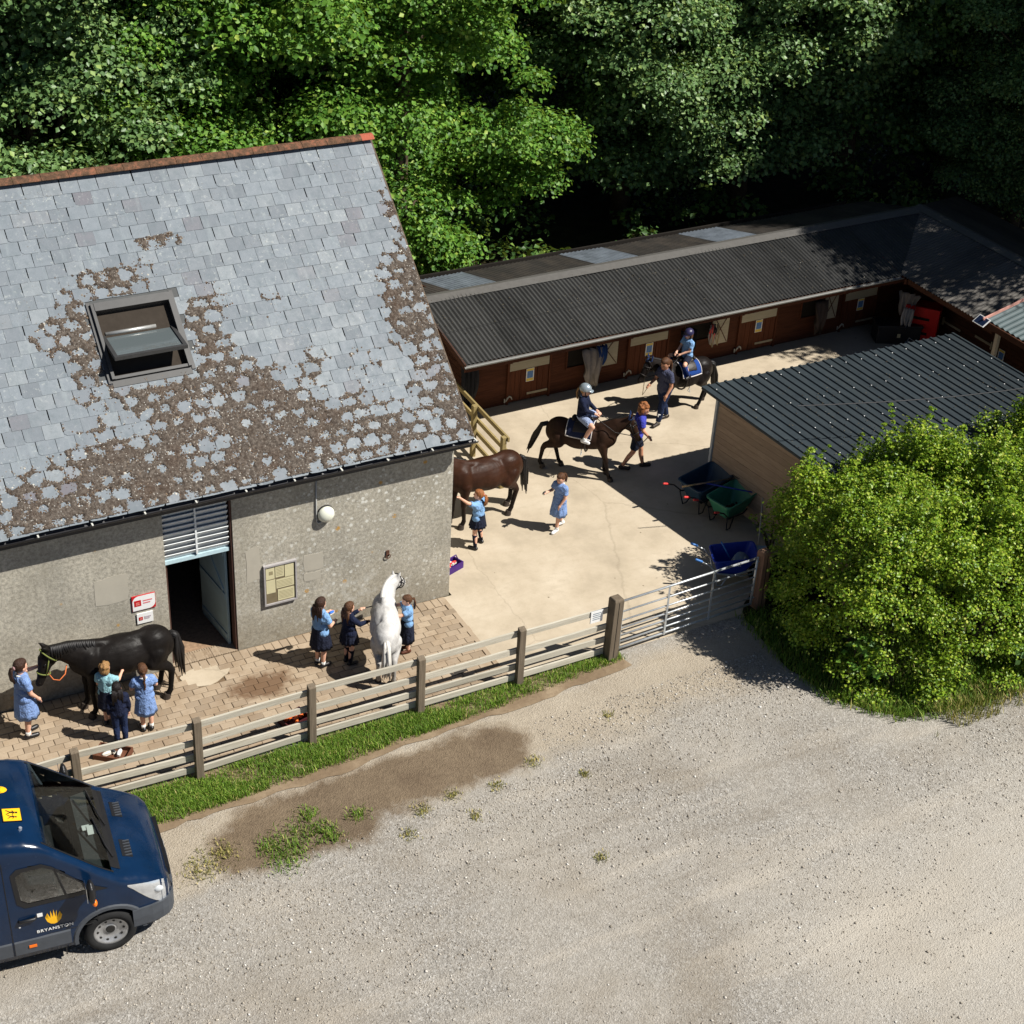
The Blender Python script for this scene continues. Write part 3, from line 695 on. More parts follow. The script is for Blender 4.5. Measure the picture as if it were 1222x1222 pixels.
    F = (F0[None]+(np.arange(n)*5)[:, None, None]).reshape(-1, 3)
    tag(link('moss', np_mesh('moss', V, F, M_MOSS), barn), kind='stuff'); print('moss lumps', n, 'crust', len(q))
t = NT('moss_crust', 0.95, 0.1); p = t.pos(); _n = t.noise(p, 20, 5, 0.75)
_c = t.ramp(_n, [(0.28, srgb(48, 42, 38)), (0.46, srgb(82, 74, 67)), (0.62, srgb(112, 104, 96)), (0.74, srgb(150, 140, 128)), (0.82, srgb(198, 194, 186))])
_c = t.mix(t.math('MULTIPLY', t.ramp(t.voro(p, 26), [(.16, 1.0), (.3, 0.0)]), t.ramp(t.voro(p, 26, out=1), [(.62, 0.0), (.66, .85)])), _c, srgb(190, 186, 178))
_c = t.mix(t.ramp(t.noise(p, 1.3, 4), [(0.48, 0.0), (0.7, 0.45)]), _c, srgb(82, 64, 52))
t.color(_c); t.bump(t.noise(p, 60, 4, 0.7), 0.8, 0.02); M_CRUST = t.m
moss()
# centre-pivot roof window standing open
rw = link('roof_window', None, barn); rw.empty_display_size = .1
Mr = Matrix(((1, 0, 0, 0), (0, CT, -ST, 0), (0, ST, CT, 0), (0, 0, 0, 1)))      # roof-plane axes
rw.matrix_local = Matrix.Translation(rp(W0, WS0, 0)) @ Mr
WW, WH = W1-W0, WS1-WS0
M_WFR = plain('window_frame_grey', srgb(64, 64, 64), 0.5, 0.5, 0.2)
mb = MB(); f_ = 0.05; h_ = 0.10
mb.box(0, f_, 0, WH, -0.12, h_); mb.box(WW-f_, WW, 0, WH, -0.12, h_); mb.box(f_, WW-f_, 0, f_, -0.12, h_-0.02); mb.box(f_, WW-f_, WH-0.14, WH, -0.12, h_+0.01)
mb.box(-0.06, 0, -0.05, WH+0.04, 0.012, 0.05); mb.box(WW, WW+0.06, -0.05, WH+0.04, 0.012, 0.05); mb.box(0, WW, -0.12, 0, 0.012, 0.035)
fl_ = MB(); fl_.box(-0.34, 0, -0.12, WH+.28, 0.0, 0.0105); fl_.box(WW, WW+.34, -.12, WH+.28, 0.0, 0.0105); fl_.box(0, WW, WH, WH+.28, 0.0, 0.0105); fl_.build('lead_flashing', plain('lead_flashing', srgb(78, 80, 80), .7), rw)
fr = mb.build('window_frame', M_WFR, rw)
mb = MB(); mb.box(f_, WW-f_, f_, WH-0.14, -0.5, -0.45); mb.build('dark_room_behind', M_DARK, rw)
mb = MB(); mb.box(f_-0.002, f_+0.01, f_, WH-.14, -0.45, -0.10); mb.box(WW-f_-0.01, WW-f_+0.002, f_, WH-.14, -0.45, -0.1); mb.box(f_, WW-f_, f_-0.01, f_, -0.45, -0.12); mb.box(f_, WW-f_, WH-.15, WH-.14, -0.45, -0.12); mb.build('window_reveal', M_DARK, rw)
# sash rotated about its middle: lower edge swings outwards
sa_ = R(-38); pv = Matrix.Translation((0, WH*0.47, 0.07)) @ Matrix.Rotation(sa_, 4, 'X')
hs = WH*0.40; sf = 0.06
mb = MB()
for (a, b, c, d) in ((f_+0.01, f_+0.01+sf, -hs, hs), (WW-f_-0.01-sf, WW-f_-0.01, -hs, hs), (f_+0.01+sf, WW-f_-0.01-sf, -hs, -hs+sf), (f_+0.01+sf, WW-f_-0.01-sf, hs-sf, hs)): mb.box(a, b, c, d, -0.03, 0.03, pv)
mb.build('sash', M_WFR, rw)
mb = MB(); mb.box(f_+0.01+sf, WW-f_-0.01-sf, -hs+sf, hs-sf, -0.006, 0.006, pv); mb.build('pane', NT('roof_pane', 0.03, 0.8).col((0.10, 0.12, 0.125)).m, rw)
mb = MB(); mb.tube([tuple(pv @ Vector((f_+0.08, hs*0.42, 0.045))), tuple(pv @ Vector((WW-f_-0.3, hs*0.42, 0.045)))], 0.032, 10); mb.build('blind_rail', M_ALU, rw, smooth=True)
# door opening: louvre above, frame, open leaf
mb = MB(); mb.box(DR-0.032, DR-0.002, 0.02, 0.2, 0.0, DT-0.002); mb.box(DL+0.002, DL+0.05, 0.10, 0.2, 0.02, DT-.002); mb.build('door_frame', plain('door_frame_red_brown', srgb(84, 60, 52), 0.8), barn)
lv = link('louvre', None, barn); lv.location = (DL+0.003, 0.06, 2.17)
lw = DR-DL-0.06
mb = MB(); mb.box(0.0, lw, 0.06, 0.09, 0.0, 0.93); mb.build('back_panel', M_LOUVRE, lv)
mb = MB(); mb.box(0, lw, -0.01, 0.055, -0.09, -0.02); mb.build('transom', plain('pale_blue_transom', srgb(186, 212, 220), 0.5), lv)
sl = MB(); Ml = Matrix.Rotation(R(32), 4, 'X'); sl.box(0, lw, -0.012, 0.0, -0.065, 0.065, Ml); slm = sl.mesh('slat', M_LOUVRE)
for i in range(9): link('slat', slm, lv, (0, 0.015, 0.045+i*0.103))
mb = MB(); mb.box(lw*0.5-0.015, lw*0.5+0.015, -0.03, 0.05, 0, 0.93); mb.build('mullion', M_LOUVRE, lv)
dl = link('door', None, barn); dl.location = (DR-0.08, 0.21, 0.03); dl.rotation_euler = (0, 0, R(96))
mb = MB(); mb.box(0, 1.06, -0.022, 0.022, 0, 2.05); bevel(mb.build('leaf', M_DOORBLUE, dl), 0.004)
for z in (0.15, 1.0, 1.9):
    mb = MB(); mb.box(0.03, 1.03, 0.023, 0.04, z-0.06, z+0.06); mb.build('rail', M_DOORBLUE, dl)
mb = MB(); mb.beam((0.1, 0.03, 1.1), (0.95, 0.03, 1.85), 0.02, 0.09); mb.build('brace', M_DOORBLUE, dl)
mb = MB(); mb.tube([(0.96, -0.03, 0.95), (0.96, -0.07, 0.98), (0.96, -0.07, 1.1), (0.96, -0.03, 1.13)], 0.01, 6); mb.build('handle', M_RUST, dl)

# things on the barn wall
lamp = thing('bulkhead_lamp', 'round white bulkhead lamp with a grey conduit on the barn wall', 'lamp', (-2.42, 0, 2.42))
mb = MB(); mb.cone((0, -0.0, 0), (0, -0.035, 0), 0.155, 0.155, 20, False); mb.build('lamp_base', M_BLACKPL, lamp)
mb = MB(); mb.ball((0, -0.05, 0), (0.15, 0.095, 0.15), 22); mb.build('lamp_globe', NT('opal_globe', 0.25, 0.5).col(srgb(228, 230, 214)).m, lamp, smooth=True)
mb = MB(); mb.tube([(-0.16, -0.018, 0.80), (-0.165, -0.018, 0.0), (-0.165, -0.018, -0.13), (-0.13, -0.018, -0.165), (0.02, -0.018, -0.135)], 0.014, 8); mb.build('conduit', plain('grey_conduit', srgb(176, 176, 172), 0.5), lamp, smooth=True)
nb = thing('notice_board', 'framed glazed notice board full of yellowed papers on the barn wall', 'notice board', (-3.27, 0, 1.235))
mb = MB(); mb.box(-0.27, 0.27, -0.03, -0.002, -0.38, 0.38); mb.build('backing', plain('cork_backing', srgb(120, 108, 84), 0.9), nb)
mb = MB()
for (a, b, c, d) in ((-0.295, 0.295, 0.382, 0.412), (-0.295, 0.295, -0.412, -0.382), (-0.295, -0.27, -0.381, 0.381), (0.27, 0.295, -0.381, 0.381)): mb.box(a, b, -0.055, -0.001, c, d)
mb.build('frame', plain('notice_frame', srgb(186, 182, 182), 0.5, 0.4, 0.3), nb)
M_PAPER = plain('old_paper', srgb(206, 198, 160), 0.8, 0.2, var=0.06, scale=6)
for (a, b, c, d) in ((-0.255, -0.10, 0.12, 0.36), (-0.085, 0.07, 0.13, 0.37), (0.085, 0.25, 0.10, 0.36), (-0.255, -0.09, -0.17, 0.10), (-0.075, 0.25, -0.10, 0.085), (-0.05, 0.25, -0.36, -0.13)):
    mb = MB(); mb.box(a, b, -0.036, -0.032, c, d); mb.build('paper', M_PAPER, nb)
M_INK = plain('faded_ink', srgb(150, 140, 108), 0.8)
mb = MB(); mb.box(-0.2, -0.13, -0.038, -0.0365, 0.21, 0.28); 
for k in range(6): mb.box(-0.065, 0.05, -0.038, -0.0365, 0.17+k*.03, 0.178+k*.03)
for k in range(5): mb.box(-0.06, 0.22, -0.038, -0.0365, -0.07+k*.028, -0.063+k*.028)
for k in range(6): mb.box(-0.03, 0.22, -0.038, -0.0365, -0.32+k*.028, -0.313+k*.028)
tag(mb.build('print_lines', M_INK, nb), kind='stuff')
M_RED = plain('sign_red', srgb(196, 34, 40), 0.4, 0.5, var=0.05); M_SIGNW = plain('sign_white', srgb(240, 240, 238), 0.35, 0.5, var=0.03)
def wall_sign(x0, x1, z0, z1, label, leaf):
    t_ = thing('wall_sign', label, 'sign', ((x0+x1)/2, 0, (z0+z1)/2)); w = (x1-x0)/2; h = (z1-z0)/2
    mb = MB(); mb.box(-w, w, -0.022, -0.002, -h, h); mb.build('board', M_RED if leaf else M_SIGNW, t_)
    if leaf:
        pts = []
        r = h*0.75
        pts += [(-w+0.006, -h+0.006)]
        for a in range(7): pts.append((w-0.006-r+r*math.sin(R(15*a)), -h+0.006+r-r*math.cos(R(15*a))))
        pts += [(w-0.006, h-0.006)]
        for a in range(7): pts.append((-w+0.006+r-r*math.sin(R(15*a)), h-0.006-r+r*math.cos(R(15*a))))
        mb = MB(); Mx = Matrix(((1, 0, 0, 0), (0, 0, -1, -0.0225), (0, 1, 0, 0), (0, 0, 0, 1))); mb.prism(pts, 0.0, 0.002, Mx); mb.build('white_panel', M_SIGNW, t_)
    q = h*(0.42 if leaf else 0.34); cx = -w*0.52
    mb = MB(); mb.box(cx-q, cx+q*0.9, -0.0275, -0.0255, -q*0.9, q); mb.build('emblem', M_RED, t_)
    mb = MB(); mb.box(cx-q*.5, cx+q*.4, -0.029, -0.028, q*.1, q*.35); mb.box(cx-q*.5, cx-q*.1, -0.029, -0.028, -q*.5, -q*.1); mb.box(cx+q*.05, cx+q*.4, -0.029, -0.028, -q*.5, -q*.1); mb.build('emblem_mark', plain('pale_red_mark', srgb(232, 150, 140), .5), t_)
    mb = MB(); 
    for i, (l, z) in enumerate(((0.8, .22), (0.62, -.1))): mb.box(-w*0.08, -w*0.08+w*l, -0.0275, -0.0255, h*z-0.01, h*z+0.012)
    mb.build('text_lines', plain('sign_red_text', srgb(214, 120, 124), .5) if leaf else plain('sign_grey_text', srgb(190, 178, 184), .5), t_)
wall_sign(-5.83, -5.44, 1.37, 1.66, 'larger red and white sign with rounded corners beside the barn doorway', True)
wall_sign(-5.77, -5.50, 1.10, 1.30, 'small plain white sign with red emblem below the larger sign', False)
tr = thing('tie_ring', 'rusty iron tie ring bolted to the barn wall above the white horse', 'tie ring', (-1.25, 0, 1.28))
mb = MB(); mb.box(-0.03, 0.03, -0.02, -0.001, -0.06, 0.06); mb.build('plate', M_RUST, tr)
mb = MB(); mb.tube([(0.045*math.sin(2*PI*k/12), -0.03, -0.05+0.045*math.cos(2*PI*k/12)) for k in range(13)], 0.008, 6); mb.build('ring', M_RUST, tr, smooth=True)
# ================================================================ corrugated sheets
def corrugated(P, Q, Rr, pitch=0.1, amp=0.019, box=False, seg=6, rows=2, rev=False):
    """sheet with corner P, width vector to Q (ridges repeat along it) and slope vector to Rr; returns an MB"""
    P, Q, Rr = Vector(P), Vector(Q), Vector(Rr); a = Q-P; b = Rr-P; nrm = a.cross(b).normalized()
    if nrm.z < 0: nrm = -nrm
    W = a.length; nw = max(1, int(W/pitch)); mb = MB(); ts = []; hs_ = []
    for i in range(nw):
        if box:
            for u, h in ((0.0, 0), (0.62, 0), (0.70, 1), (0.92, 1)): ts.append((i+u)/nw); hs_.append(h*amp)
        else:
            for k in range(seg): ts.append((i+k/seg)/nw); hs_.append(amp*math.cos(2*PI*k/seg))
    ts.append(1.0); hs_.append(hs_[0])
    rings = [[P+b*(j/(rows-1))+a*t+nrm*h for t, h in zip(ts, hs_)] for j in range(rows)]
    mb.loft(rings, cap=False, closed=False); return mb
# ================================================================ stable block
st = thing('stable_block', 'long low brown timber stable block with a black corrugated roof', 'stable', (3.2, 6.05, 0), R(0.9))
XE0, XE1 = -0.6, 11.15
EYs, EZs, RYs, RZs, BYs = -1.33, 2.0, 0.92, 2.50, 2.85
fm = .52; My, Mz = EYs+(RYs-EYs)*fm, EZs+(RZs-EZs)*fm
for (ya, za, yb, zb_, up_) in ((EYs, EZs, My, Mz, 0.0), (My-.12, Mz-.027, RYs, RZs, .012)):
    b_ = corrugated((XE0, ya, za+up_), (XE1, ya, za+up_), (XE0, yb, zb_+up_*.3)); b_.v = [(x, y, z+.010*math.sin(x*1.1+y)+.006*math.sin(x*2.7+1)) for x, y, z in b_.v]; b_.build('front_roof', M_ROOFBLACK, st, smooth=False)
b_ = corrugated((XE1+0.07, EYs, EZs), (XE1+2.4, RYs, RZs), (XE1+0.07, RYs, RZs)) if False else None
mb = MB(); mb.add([(XE1, EYs, EZs), (XE1+2.45, RYs, RZs), (XE1, RYs, RZs)], [(0, 1, 2)])
# triangular piece up to the valley, corrugated by clipping each rib
mb = MB(); x = XE1; ts = []
while x < XE1+2.4:
    for k in range(6):
        xx = x+0.1*k/6; y0 = EYs+(RYs-EYs)*(xx-XE1)/2.5; z0 = EZs+(RZs-EZs)*(xx-XE1)/2.5; h = 0.019*math.cos(2*PI*k/6); ts.append(((xx, y0, z0+h), (xx, RYs, RZs+h)))
    x += 0.1
mb.loft([[t_[0] for t_ in ts], [t_[1] for t_ in ts]], cap=False, closed=False); mb.build('front_roof', M_ROOFBLACK, st)
rgl = random.Random(77); mb = MB()
for i in range(450):
    x = rgl.uniform(XE0, XE1); f = rgl.random()**.8; y = EYs+(RYs-EYs)*f; z = EZs+(RZs-EZs)*f+.03; r = rgl.uniform(.008, .022); a = rgl.uniform(0, 6.3); mb.add([(x+r*math.cos(a+k*1.57)*(1 if k % 2 else .6), y+r*math.sin(a+k*1.57)*(1 if k % 2 else .6), z+rgl.uniform(0, .008)) for k in range(4)]+[(x, y, z+.012)], [(0, 1, 4), (1, 2, 4), (2, 3, 4), (3, 0, 4)])
t = NT('leaf_litter', .9, .1); t.color(t.ramp(t.add('NewGeometry').outputs['Random Per Island'], [(0, srgb(70, 58, 44)), (.5, srgb(92, 84, 68)), (.95, srgb(112, 104, 86)), (1, srgb(150, 146, 134))])); M_LITTER = t.m
tag(mb.build('leaf_litter', M_LITTER, st), kind='stuff')
xs = [-0.9, 0.35, 1.5, 2.75, 4.1, 5.3, 6.4, 7.5, 8.7, 10.0, 11.2, 12.3, 13.5]
for i in range(len(xs)-1):
    pale = i in (1, 4, 7)
    b_ = corrugated((xs[i], BYs+random.uniform(-.05, .05), 2.0), (xs[i+1]-0.004, BYs, 2.0), (xs[i], RYs+0.02, RZs), amp=0.010); b_.build('roof_sheet', M_ROOFPALE if pale else M_ROOFREAR, st)
mb = MB()
mb.loft([[(x, RYs-0.21, RZs-0.018), (x, RYs, RZs+0.045), (x, RYs+0.21, RZs-0.018), (x, RYs+0.2, RZs-0.035), (x, RYs, RZs+0.028), (x, RYs-0.2, RZs-0.035)] for x in (XE0-0.5, 13.6)])
mb.build('ridge_cap', M_RIDGECAP, st)
mb = MB()
gr = lambda x: [(x, EYs-0.04+0.05*math.cos(PI+PI*k/8), EZs-0.035+0.05*math.sin(PI+PI*k/8)) for k in range(9)]+[(x, EYs-0.04+0.042*math.cos(2*PI-PI*k/8), EZs-0.035+0.042*math.sin(2*PI-PI*k/8)) for k in range(9)]
mb.loft([gr(XE0), gr(XE1+0.02)]); mb.build('gutter', plain('pale_grey_gutter', srgb(112, 112, 108), 0.5, 0.4), st)
mb = MB(); mb.box(XE0+.02, XE1+.2, EYs+0.02, EYs+0.05, EZs-0.2, EZs-0.03); mb.build('fascia', M_DARKWOOD, st)
mb = MB(); mb.beam((XE0+0.02, EYs, EZs-0.07), (XE0+0.02, RYs, RZs-0.07), 0.03, 0.14); mb.beam((XE0+0.02, BYs, 1.93), (XE0+0.02, RYs, RZs-0.07), 0.03, 0.14); mb.build('bargeboard', M_DARKWOODY, st)
for i in range(10):
    x = 0.1+i*1.28; mb = MB(); mb.beam((x, EYs+0.06, EZs-0.07), (x, 0.0, EZs+0.22), 0.05, 0.1); mb.build('rafter', M_DARKWOODY, st)
# walls: weatherboards between the doors
doors = [(1.25, 2.27), (4.42, 5.46), (7.57, 8.62), (10.73, 11.75)]
segs = [(0.12, 1.2), (2.32, 4.37), (5.51, 7.52), (8.67, 10.68), (11.80, 12.95)]
mb = MB(); mb.box(0.12, 13, 0.06, 0.10, 0, 2.25); mb.box(0.12, 0.18, 0.06, 3.05, 0, 2.1); mb.box(0.12, 13.0, 3.0, 3.06, 0, 2.0); mb.build('inner_wall', M_DARK, st)
for (a, b) in segs:
    for k in range(15):
        me = board_mesh('weatherboard', b-a, 0.155, 0.02, M_DARKWOOD, seed=k)
        o = link('weatherboard', me, st, (a, 0.035, 0.07+k*0.145), (R(90-4), 0, 0))
for k in range(15):
    me = board_mesh('weatherboard', 2.9, 0.155, 0.02, M_DARKWOODY, 'Y', seed=k+50); link('weatherboard', me, st, (0.105, 0.06, 0.07+k*0.145), (0, R(90-3), 0))
mb = MB(); mb.prism([(0.0, 2.1), (3.1, 2.05), (RYs, 2.42), (-0.1, 2.2)], 0.12, 0.15, Mg); mb.build('gable_board', M_DARKWOODY, st)
for j, (a, b) in enumerate(doors):
    for x in (a-0.045, b+0.005):
        mb = MB(); mb.box(x, x+0.05, -0.03, 0.05, 0, 2.2); mb.build('door_post', M_DARKWOODZ, st)
    dr = link('stable_door', None, st); dr.location = (a+0.008, 0.0, 0.05); n = 7; w = (b-a-0.012)/n
    for k in range(n):
        me = board_mesh('plank', 1.16, w-0.006, 0.022, M_DARKWOODZ, 'Z', seed=k); link('plank', me, dr, (w*(k+0.5), 0.0, 0.0))
    mb = MB(); mb.box(0.0, b-a-.012, -0.022, -0.012, 0.78, 1.16); mb.build('pale_kick_panel', M_PALEPANEL, dr)
    mb = MB(); mb.box(-0.002, b-a-.01, -0.026, 0.02, 1.161, 1.19); mb.build('top_strip', M_GALV, dr)
    mb = MB(); mb.beam((b-a-0.02, -0.018, 0.14), (b-a-0.55, -0.018, 0.14), 0.012, 0.05, (0, 0, 1)); mb.build('strap_hinge', plain('pale_hinge', srgb(170, 160, 134), .7), dr)
    mb = MB(); mb.tube([(0.03, -0.03, 1.02), (0.2, -0.03, 1.0)], 0.012, 6); mb.box(0.0, 0.05, -0.04, -0.012, 0.98, 1.08); mb.build('bolt', M_RUST, dr)
    mb = MB(); mb.tube([(-0.06, -0.02, 0.05), (-0.04, -0.05, 0.14), (0.01, -0.04, 0.17), (0.05, -0.05, 0.15), (0.08, -0.04, 0.08)], [0.012, 0.02, 0.02, 0.018, 0.012], 6); mb.box(-0.11, -0.085, -0.03, -0.01, 0.02, 0.12); mb.build('kick_bolt', plain('worn_white_metal', srgb(196, 192, 178), .6), dr)
M_POSTY = plain('poster_yellow', srgb(228, 200, 84), .5, .4, var=.05); M_POSTB = plain('poster_blue', srgb(84, 128, 184), .5, .4, var=.25, scale=14)
names = ['blue and yellow door card on the stable door nearest the barn', 'blue and yellow door card on the stable door behind the standing adult', 'blue and yellow door card on the third stable door, right of the rider', 'blue and yellow door card on the last shaded stable door']
def card(loc, rz, label):
    t_ = thing('door_card', label, 'notice', loc, rz, 'door cards on the stables')
    mb = MB(); mb.box(-0.1, 0.1, -0.005, 0.0, -0.16, 0.16); mb.build('sheet', M_SIGNW, t_)
    for z0_, z1_ in ((-.15, -.085), (.10, .15)): mb = MB(); mb.box(-0.09, 0.09, -0.0065, -0.0055, z0_, z1_); mb.build('yellow_band', M_POSTY, t_)
    mb = MB(); mb.box(-0.075, 0.075, -0.0065, -0.0055, -0.08, 0.095); mb.build('blue_picture', M_POSTB, t_)
for (a, b), nm in zip(doors, names):
    q = st.matrix_world if False else Matrix.Translation((3.2, 6.05, 0)) @ Matrix.Rotation(R(0.9), 4, 'Z')
    card(q @ Vector(((a+b)/2+0.02, -0.026, 0.66)), R(0.9), nm)
# pale shutter panels between the doors
for (a, b, z0, z1) in ((3.48, 4.08, 0.48, 1.25), (6.72, 7.2, 0.42, 1.2), (10.1, 10.5, 0.45, 1.2)):
    sh = link('window_shutter', None, st); sh.location = (a, -0.005, z0)
    mb = MB(); mb.box(0, b-a, -0.03, 0.0, 0, z1-z0); mb.build('shutter_board', M_PALEPANEL, sh)
    mb = MB()
    for p0, p1 in (((0.02, 0.02), (b-a-0.02, z1-z0-.02)), ((b-a-0.02, 0.02), (0.02, z1-z0-.02))): mb.beam((p0[0], -0.034, p0[1]), (p1[0], -0.034, p1[1]), 0.008, 0.02)
    mb.build('wire_cross', M_RUST, sh)
for (a, b) in ((2.75, 3.45), (5.95, 6.7), (9.4, 10.05)):
    wi = link('window_opening', None, st); wi.location = (a, 0, 0.62)
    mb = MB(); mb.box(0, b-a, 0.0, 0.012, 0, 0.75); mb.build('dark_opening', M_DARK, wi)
    mb = MB(); mb.box(-0.03, b-a+.03, -0.03, 0.02, -0.05, 0.0); mb.box(-0.03, 0, -0.02, 0.02, 0, .8); mb.box(b-a, b-a+.03, -0.02, 0.02, 0, .8); mb.build('frame', M_DARKWOOD, wi)
# ================================================================ wing at the right end of the yard
wg = thing('side_stable', 'shaded brown stable wing across the far right end of the yard', 'stable', (0, 0, 0))
def wr(y, t): return (14.38+2.45*t + (0 if y > 2 else 0), y, 2.0+0.52*t)
rows_ = []
y = 1.75; lo = []; hi = []
while y < 7.15:
    for k in range(6):
        yy = y+0.1*k/6; h = 0.014*math.cos(2*PI*k/6)
        t0 = max(0.0, min(1.0, (yy-4.94)/2.26))
        lo.append(tuple(Vector(wr(yy, t0))+Vector((0, 0, h)))); hi.append(tuple(Vector(wr(yy, 1))+Vector((0, 0, h))))
    y += 0.1
mb = MB(); mb.loft([lo, hi], cap=False, closed=False); mb.build('front_roof', M_WINGROOF, wg)
mb = MB(); mb.add([(16.83, 1.75, 2.52), (16.83, 7.3, 2.52), (19.4, 8.6, 1.95), (19.4, 1.75, 1.95)], [(0, 1, 2, 3)]); mb.build('rear_roof', M_ROOFREAR, wg)
mb = MB(); mb.loft([[(16.63, y, 2.50), (16.83, y, 2.565), (17.03, y, 2.50), (16.83, y, 2.54)] for y in (1.75, 7.3)]); mb.build('ridge_cap', M_RIDGECAP, wg)
mb = MB(); mb.box(14.42, 14.45, 1.8, 4.7, 1.84, 1.97); mb.build('fascia', M_DARKWOODY, wg)
mb = MB(); mb.box(16.2, 16.3, -1.5, 6.3, 0, 2.3); mb.build('inner_wall', M_DARK, wg)
for k in range(15):
    me = board_mesh('weatherboard', 7.2, 0.155, 0.02, M_DARKWOODY, 'Y', seed=k+9); link('weatherboard', me, wg, (16.17, -1.0, 0.07+k*0.145), (0, R(90-3), 0))
for i in range(5):
    mb = MB(); mb.beam((14.45, 1.9+i*0.7, 1.9), (16.2, 1.9+i*0.7, 2.25), 0.05, 0.1); mb.build('rafter', M_DARKWOOD, wg)
mb = MB(); mb.beam((14.4, 4.75, 1.88), (16.1, 6.2, 2.2), 0.06, 0.14); mb.build('valley_beam', M_DARKWOOD, wg)
M_HINGE = plain('pale_hinge', srgb(170, 160, 134), .7)
for (y0, y1, zz) in ((5.0, 4.35, 0.45), (3.85, 3.25, 0.55)):
    mb = MB(); mb.box(16.128, 16.142, y1, y0, zz-0.03, zz+0.03); mb.box(16.12, 16.145, y0-.05 if zz < .5 else y1, y0 if zz < .5 else y1+.05, zz-0.1, zz+0.1); mb.build('strap_hinge', M_HINGE, wg)
mb = MB(); mb.box(16.12, 16.14, 3.78, 3.95, 0.84, 0.93); mb.build('name_plate', M_SIGNW, wg)
card(Vector((16.12, 2.9, 0.45)), R(-90), 'blue and yellow door card low on the dark wing wall at the right edge')
mb = MB(); mb.tube([(16.1, 3.1, 1.9), (16.1, 3.1, 0.02)], 0.045, 8); mb.build('downpipe', plain('cream_downpipe', srgb(196, 190, 172), .5), wg, smooth=True)
# tack room with the greenish roof, its eave in line with the wing's
tk = thing('tack_room', 'small lean-to with green grey corrugated roof and pink bargeboard at right edge', 'shed')
b_ = corrugated((14.05, 1.68, 2.32), (14.05, -1.6, 2.32), (16.6, 1.68, 2.95), pitch=0.16, amp=0.02); b_.build('roof', M_GREENROOF, tk)
mb = MB(); mb.beam((13.98, 1.72, 2.27), (16.6, 1.72, 2.93), 0.03, 0.18); mb.build('bargeboard', M_PINK, tk)
mb = MB(); mb.box(14.0, 14.04, -1.6, 1.68, 2.16, 2.3); mb.build('fascia', M_DARKWOODY, tk)
mb = MB(); mb.box(16.2, 16.3, -1.7, 1.7, 0, 2.8); mb.build('back_wall', M_DARKWOODY, tk)
for y in (1.45, 0.35, -1.3):
    mb = MB(); mb.box(14.2, 14.29, y-.045, y+.045, 0, 2.26); mb.build('post', plain('pale_post', srgb(186, 178, 160), .7), tk)
mb = MB(); mb.box(14.215, 14.275, 0.4, 1.4, 2.05, 2.14); mb.build('head_rail', plain('pale_post', srgb(186, 178, 160), .7), tk)
so = thing('solar_panel', 'small solar lamp panel clipped on the eave corner under the pink bargeboard', 'solar panel', (13.98, 1.75, 2.28), (R(0), R(-35), 0))
mb = MB(); mb.box(-0.14, 0.10, -0.17, 0.17, 0, 0.02); mb.build('frame', M_SIGNW, so)
mb = MB(); mb.box(-0.12, 0.08, -0.15, 0.15, 0.021, 0.025); mb.build('cells', NT('solar_cell', 0.15, 0.6).col((0.012, 0.02, 0.05)).m, so)
# ================================================================ clad shed with the box profile roof
sd_ = thing('timber_shed', 'pale timber clad shed with dark box profile metal roof beside the hedge', 'shed')
FL, FR_, BR_, BL = Vector((6.21, 1.39, 2.40)), Vector((12.72, 1.31, 2.40)), Vector((13.2, -2.9, 2.17)), Vector((6.70, -2.9, 2.16))
corrugated(FL, FR_, BL, pitch=0.2, amp=0.028, box=True).build('roof', M_SHEDROOF, sd_)
mb = MB(); mb.loft([[tuple(FL+Vector((0, -0.01, -0.015))), tuple(FL+Vector((.05, -0.01, -0.015))), tuple(FL+Vector((.05, -0.01, -.06))), tuple(FL+Vector((0, -0.01, -.06)))], [tuple(BL+Vector((0, 0, -0.015))), tuple(BL+Vector((.05, 0, -0.015))), tuple(BL+Vector((.05, 0, -.06))), tuple(BL+Vector((0, 0, -.06)))]]); mb.build('verge_trim', M_SHEDROOF, sd_)
mb = MB()
for j in range(5):
    for i in range(0, 32, 2):
        if random.random() < .15: continue
        q = FL+(FR_-FL)*((i+0.8+(j % 2))/32.5)+(BL-FL)*(0.06+j*0.22+random.uniform(-.012, .012))+Vector((0, 0, 0.03))
        mb.ball(q, (0.014, 0.014, 0.010), 6)
tag(mb.build('roof_screw', M_SIGNW, sd_), kind='stuff')
mb = MB()
for i in range(420):
    q = FL+(FR_-FL)*random.random()+(BL-FL)*random.random()**.6+Vector((0, 0, .034)); r = random.uniform(.008, .022); a = random.uniform(0, 6.3); mb.add([(q.x+r*math.cos(a+k*1.57)*(1 if k % 2 else .6), q.y+r*math.sin(a+k*1.57)*(1 if k % 2 else .6), q.z) for k in range(4)]+[(q.x, q.y, q.z+.01)], [(0, 1, 4), (1, 2, 4), (2, 3, 4), (3, 0, 4)])
tag(mb.build('leaf_litter', M_LITTER, sd_), kind='stuff')
Wa, Wb = Vector((6.53, 1.19, 0)), Vector((6.98, -2.85, 0)); wdir = (Wb-Wa).normalized(); wang = math.atan2(wdir.y, wdir.x); wlen = (Wb-Wa).length
nb_ = 17
for k in range(nb_):
    zz_ = 0.08+k*0.134; Lk = wlen*max(.05, min(1, (2.32-zz_-.07)/.225)); me = board_mesh('cladding_board', Lk, 0.129, 0.022, M_SHEDWOOD, seed=k)
    link('cladding_board', me, sd_, (Wa.x+0.012, Wa.y, 0.08+k*0.134 + 0.0), (R(90-3), 0, wang))
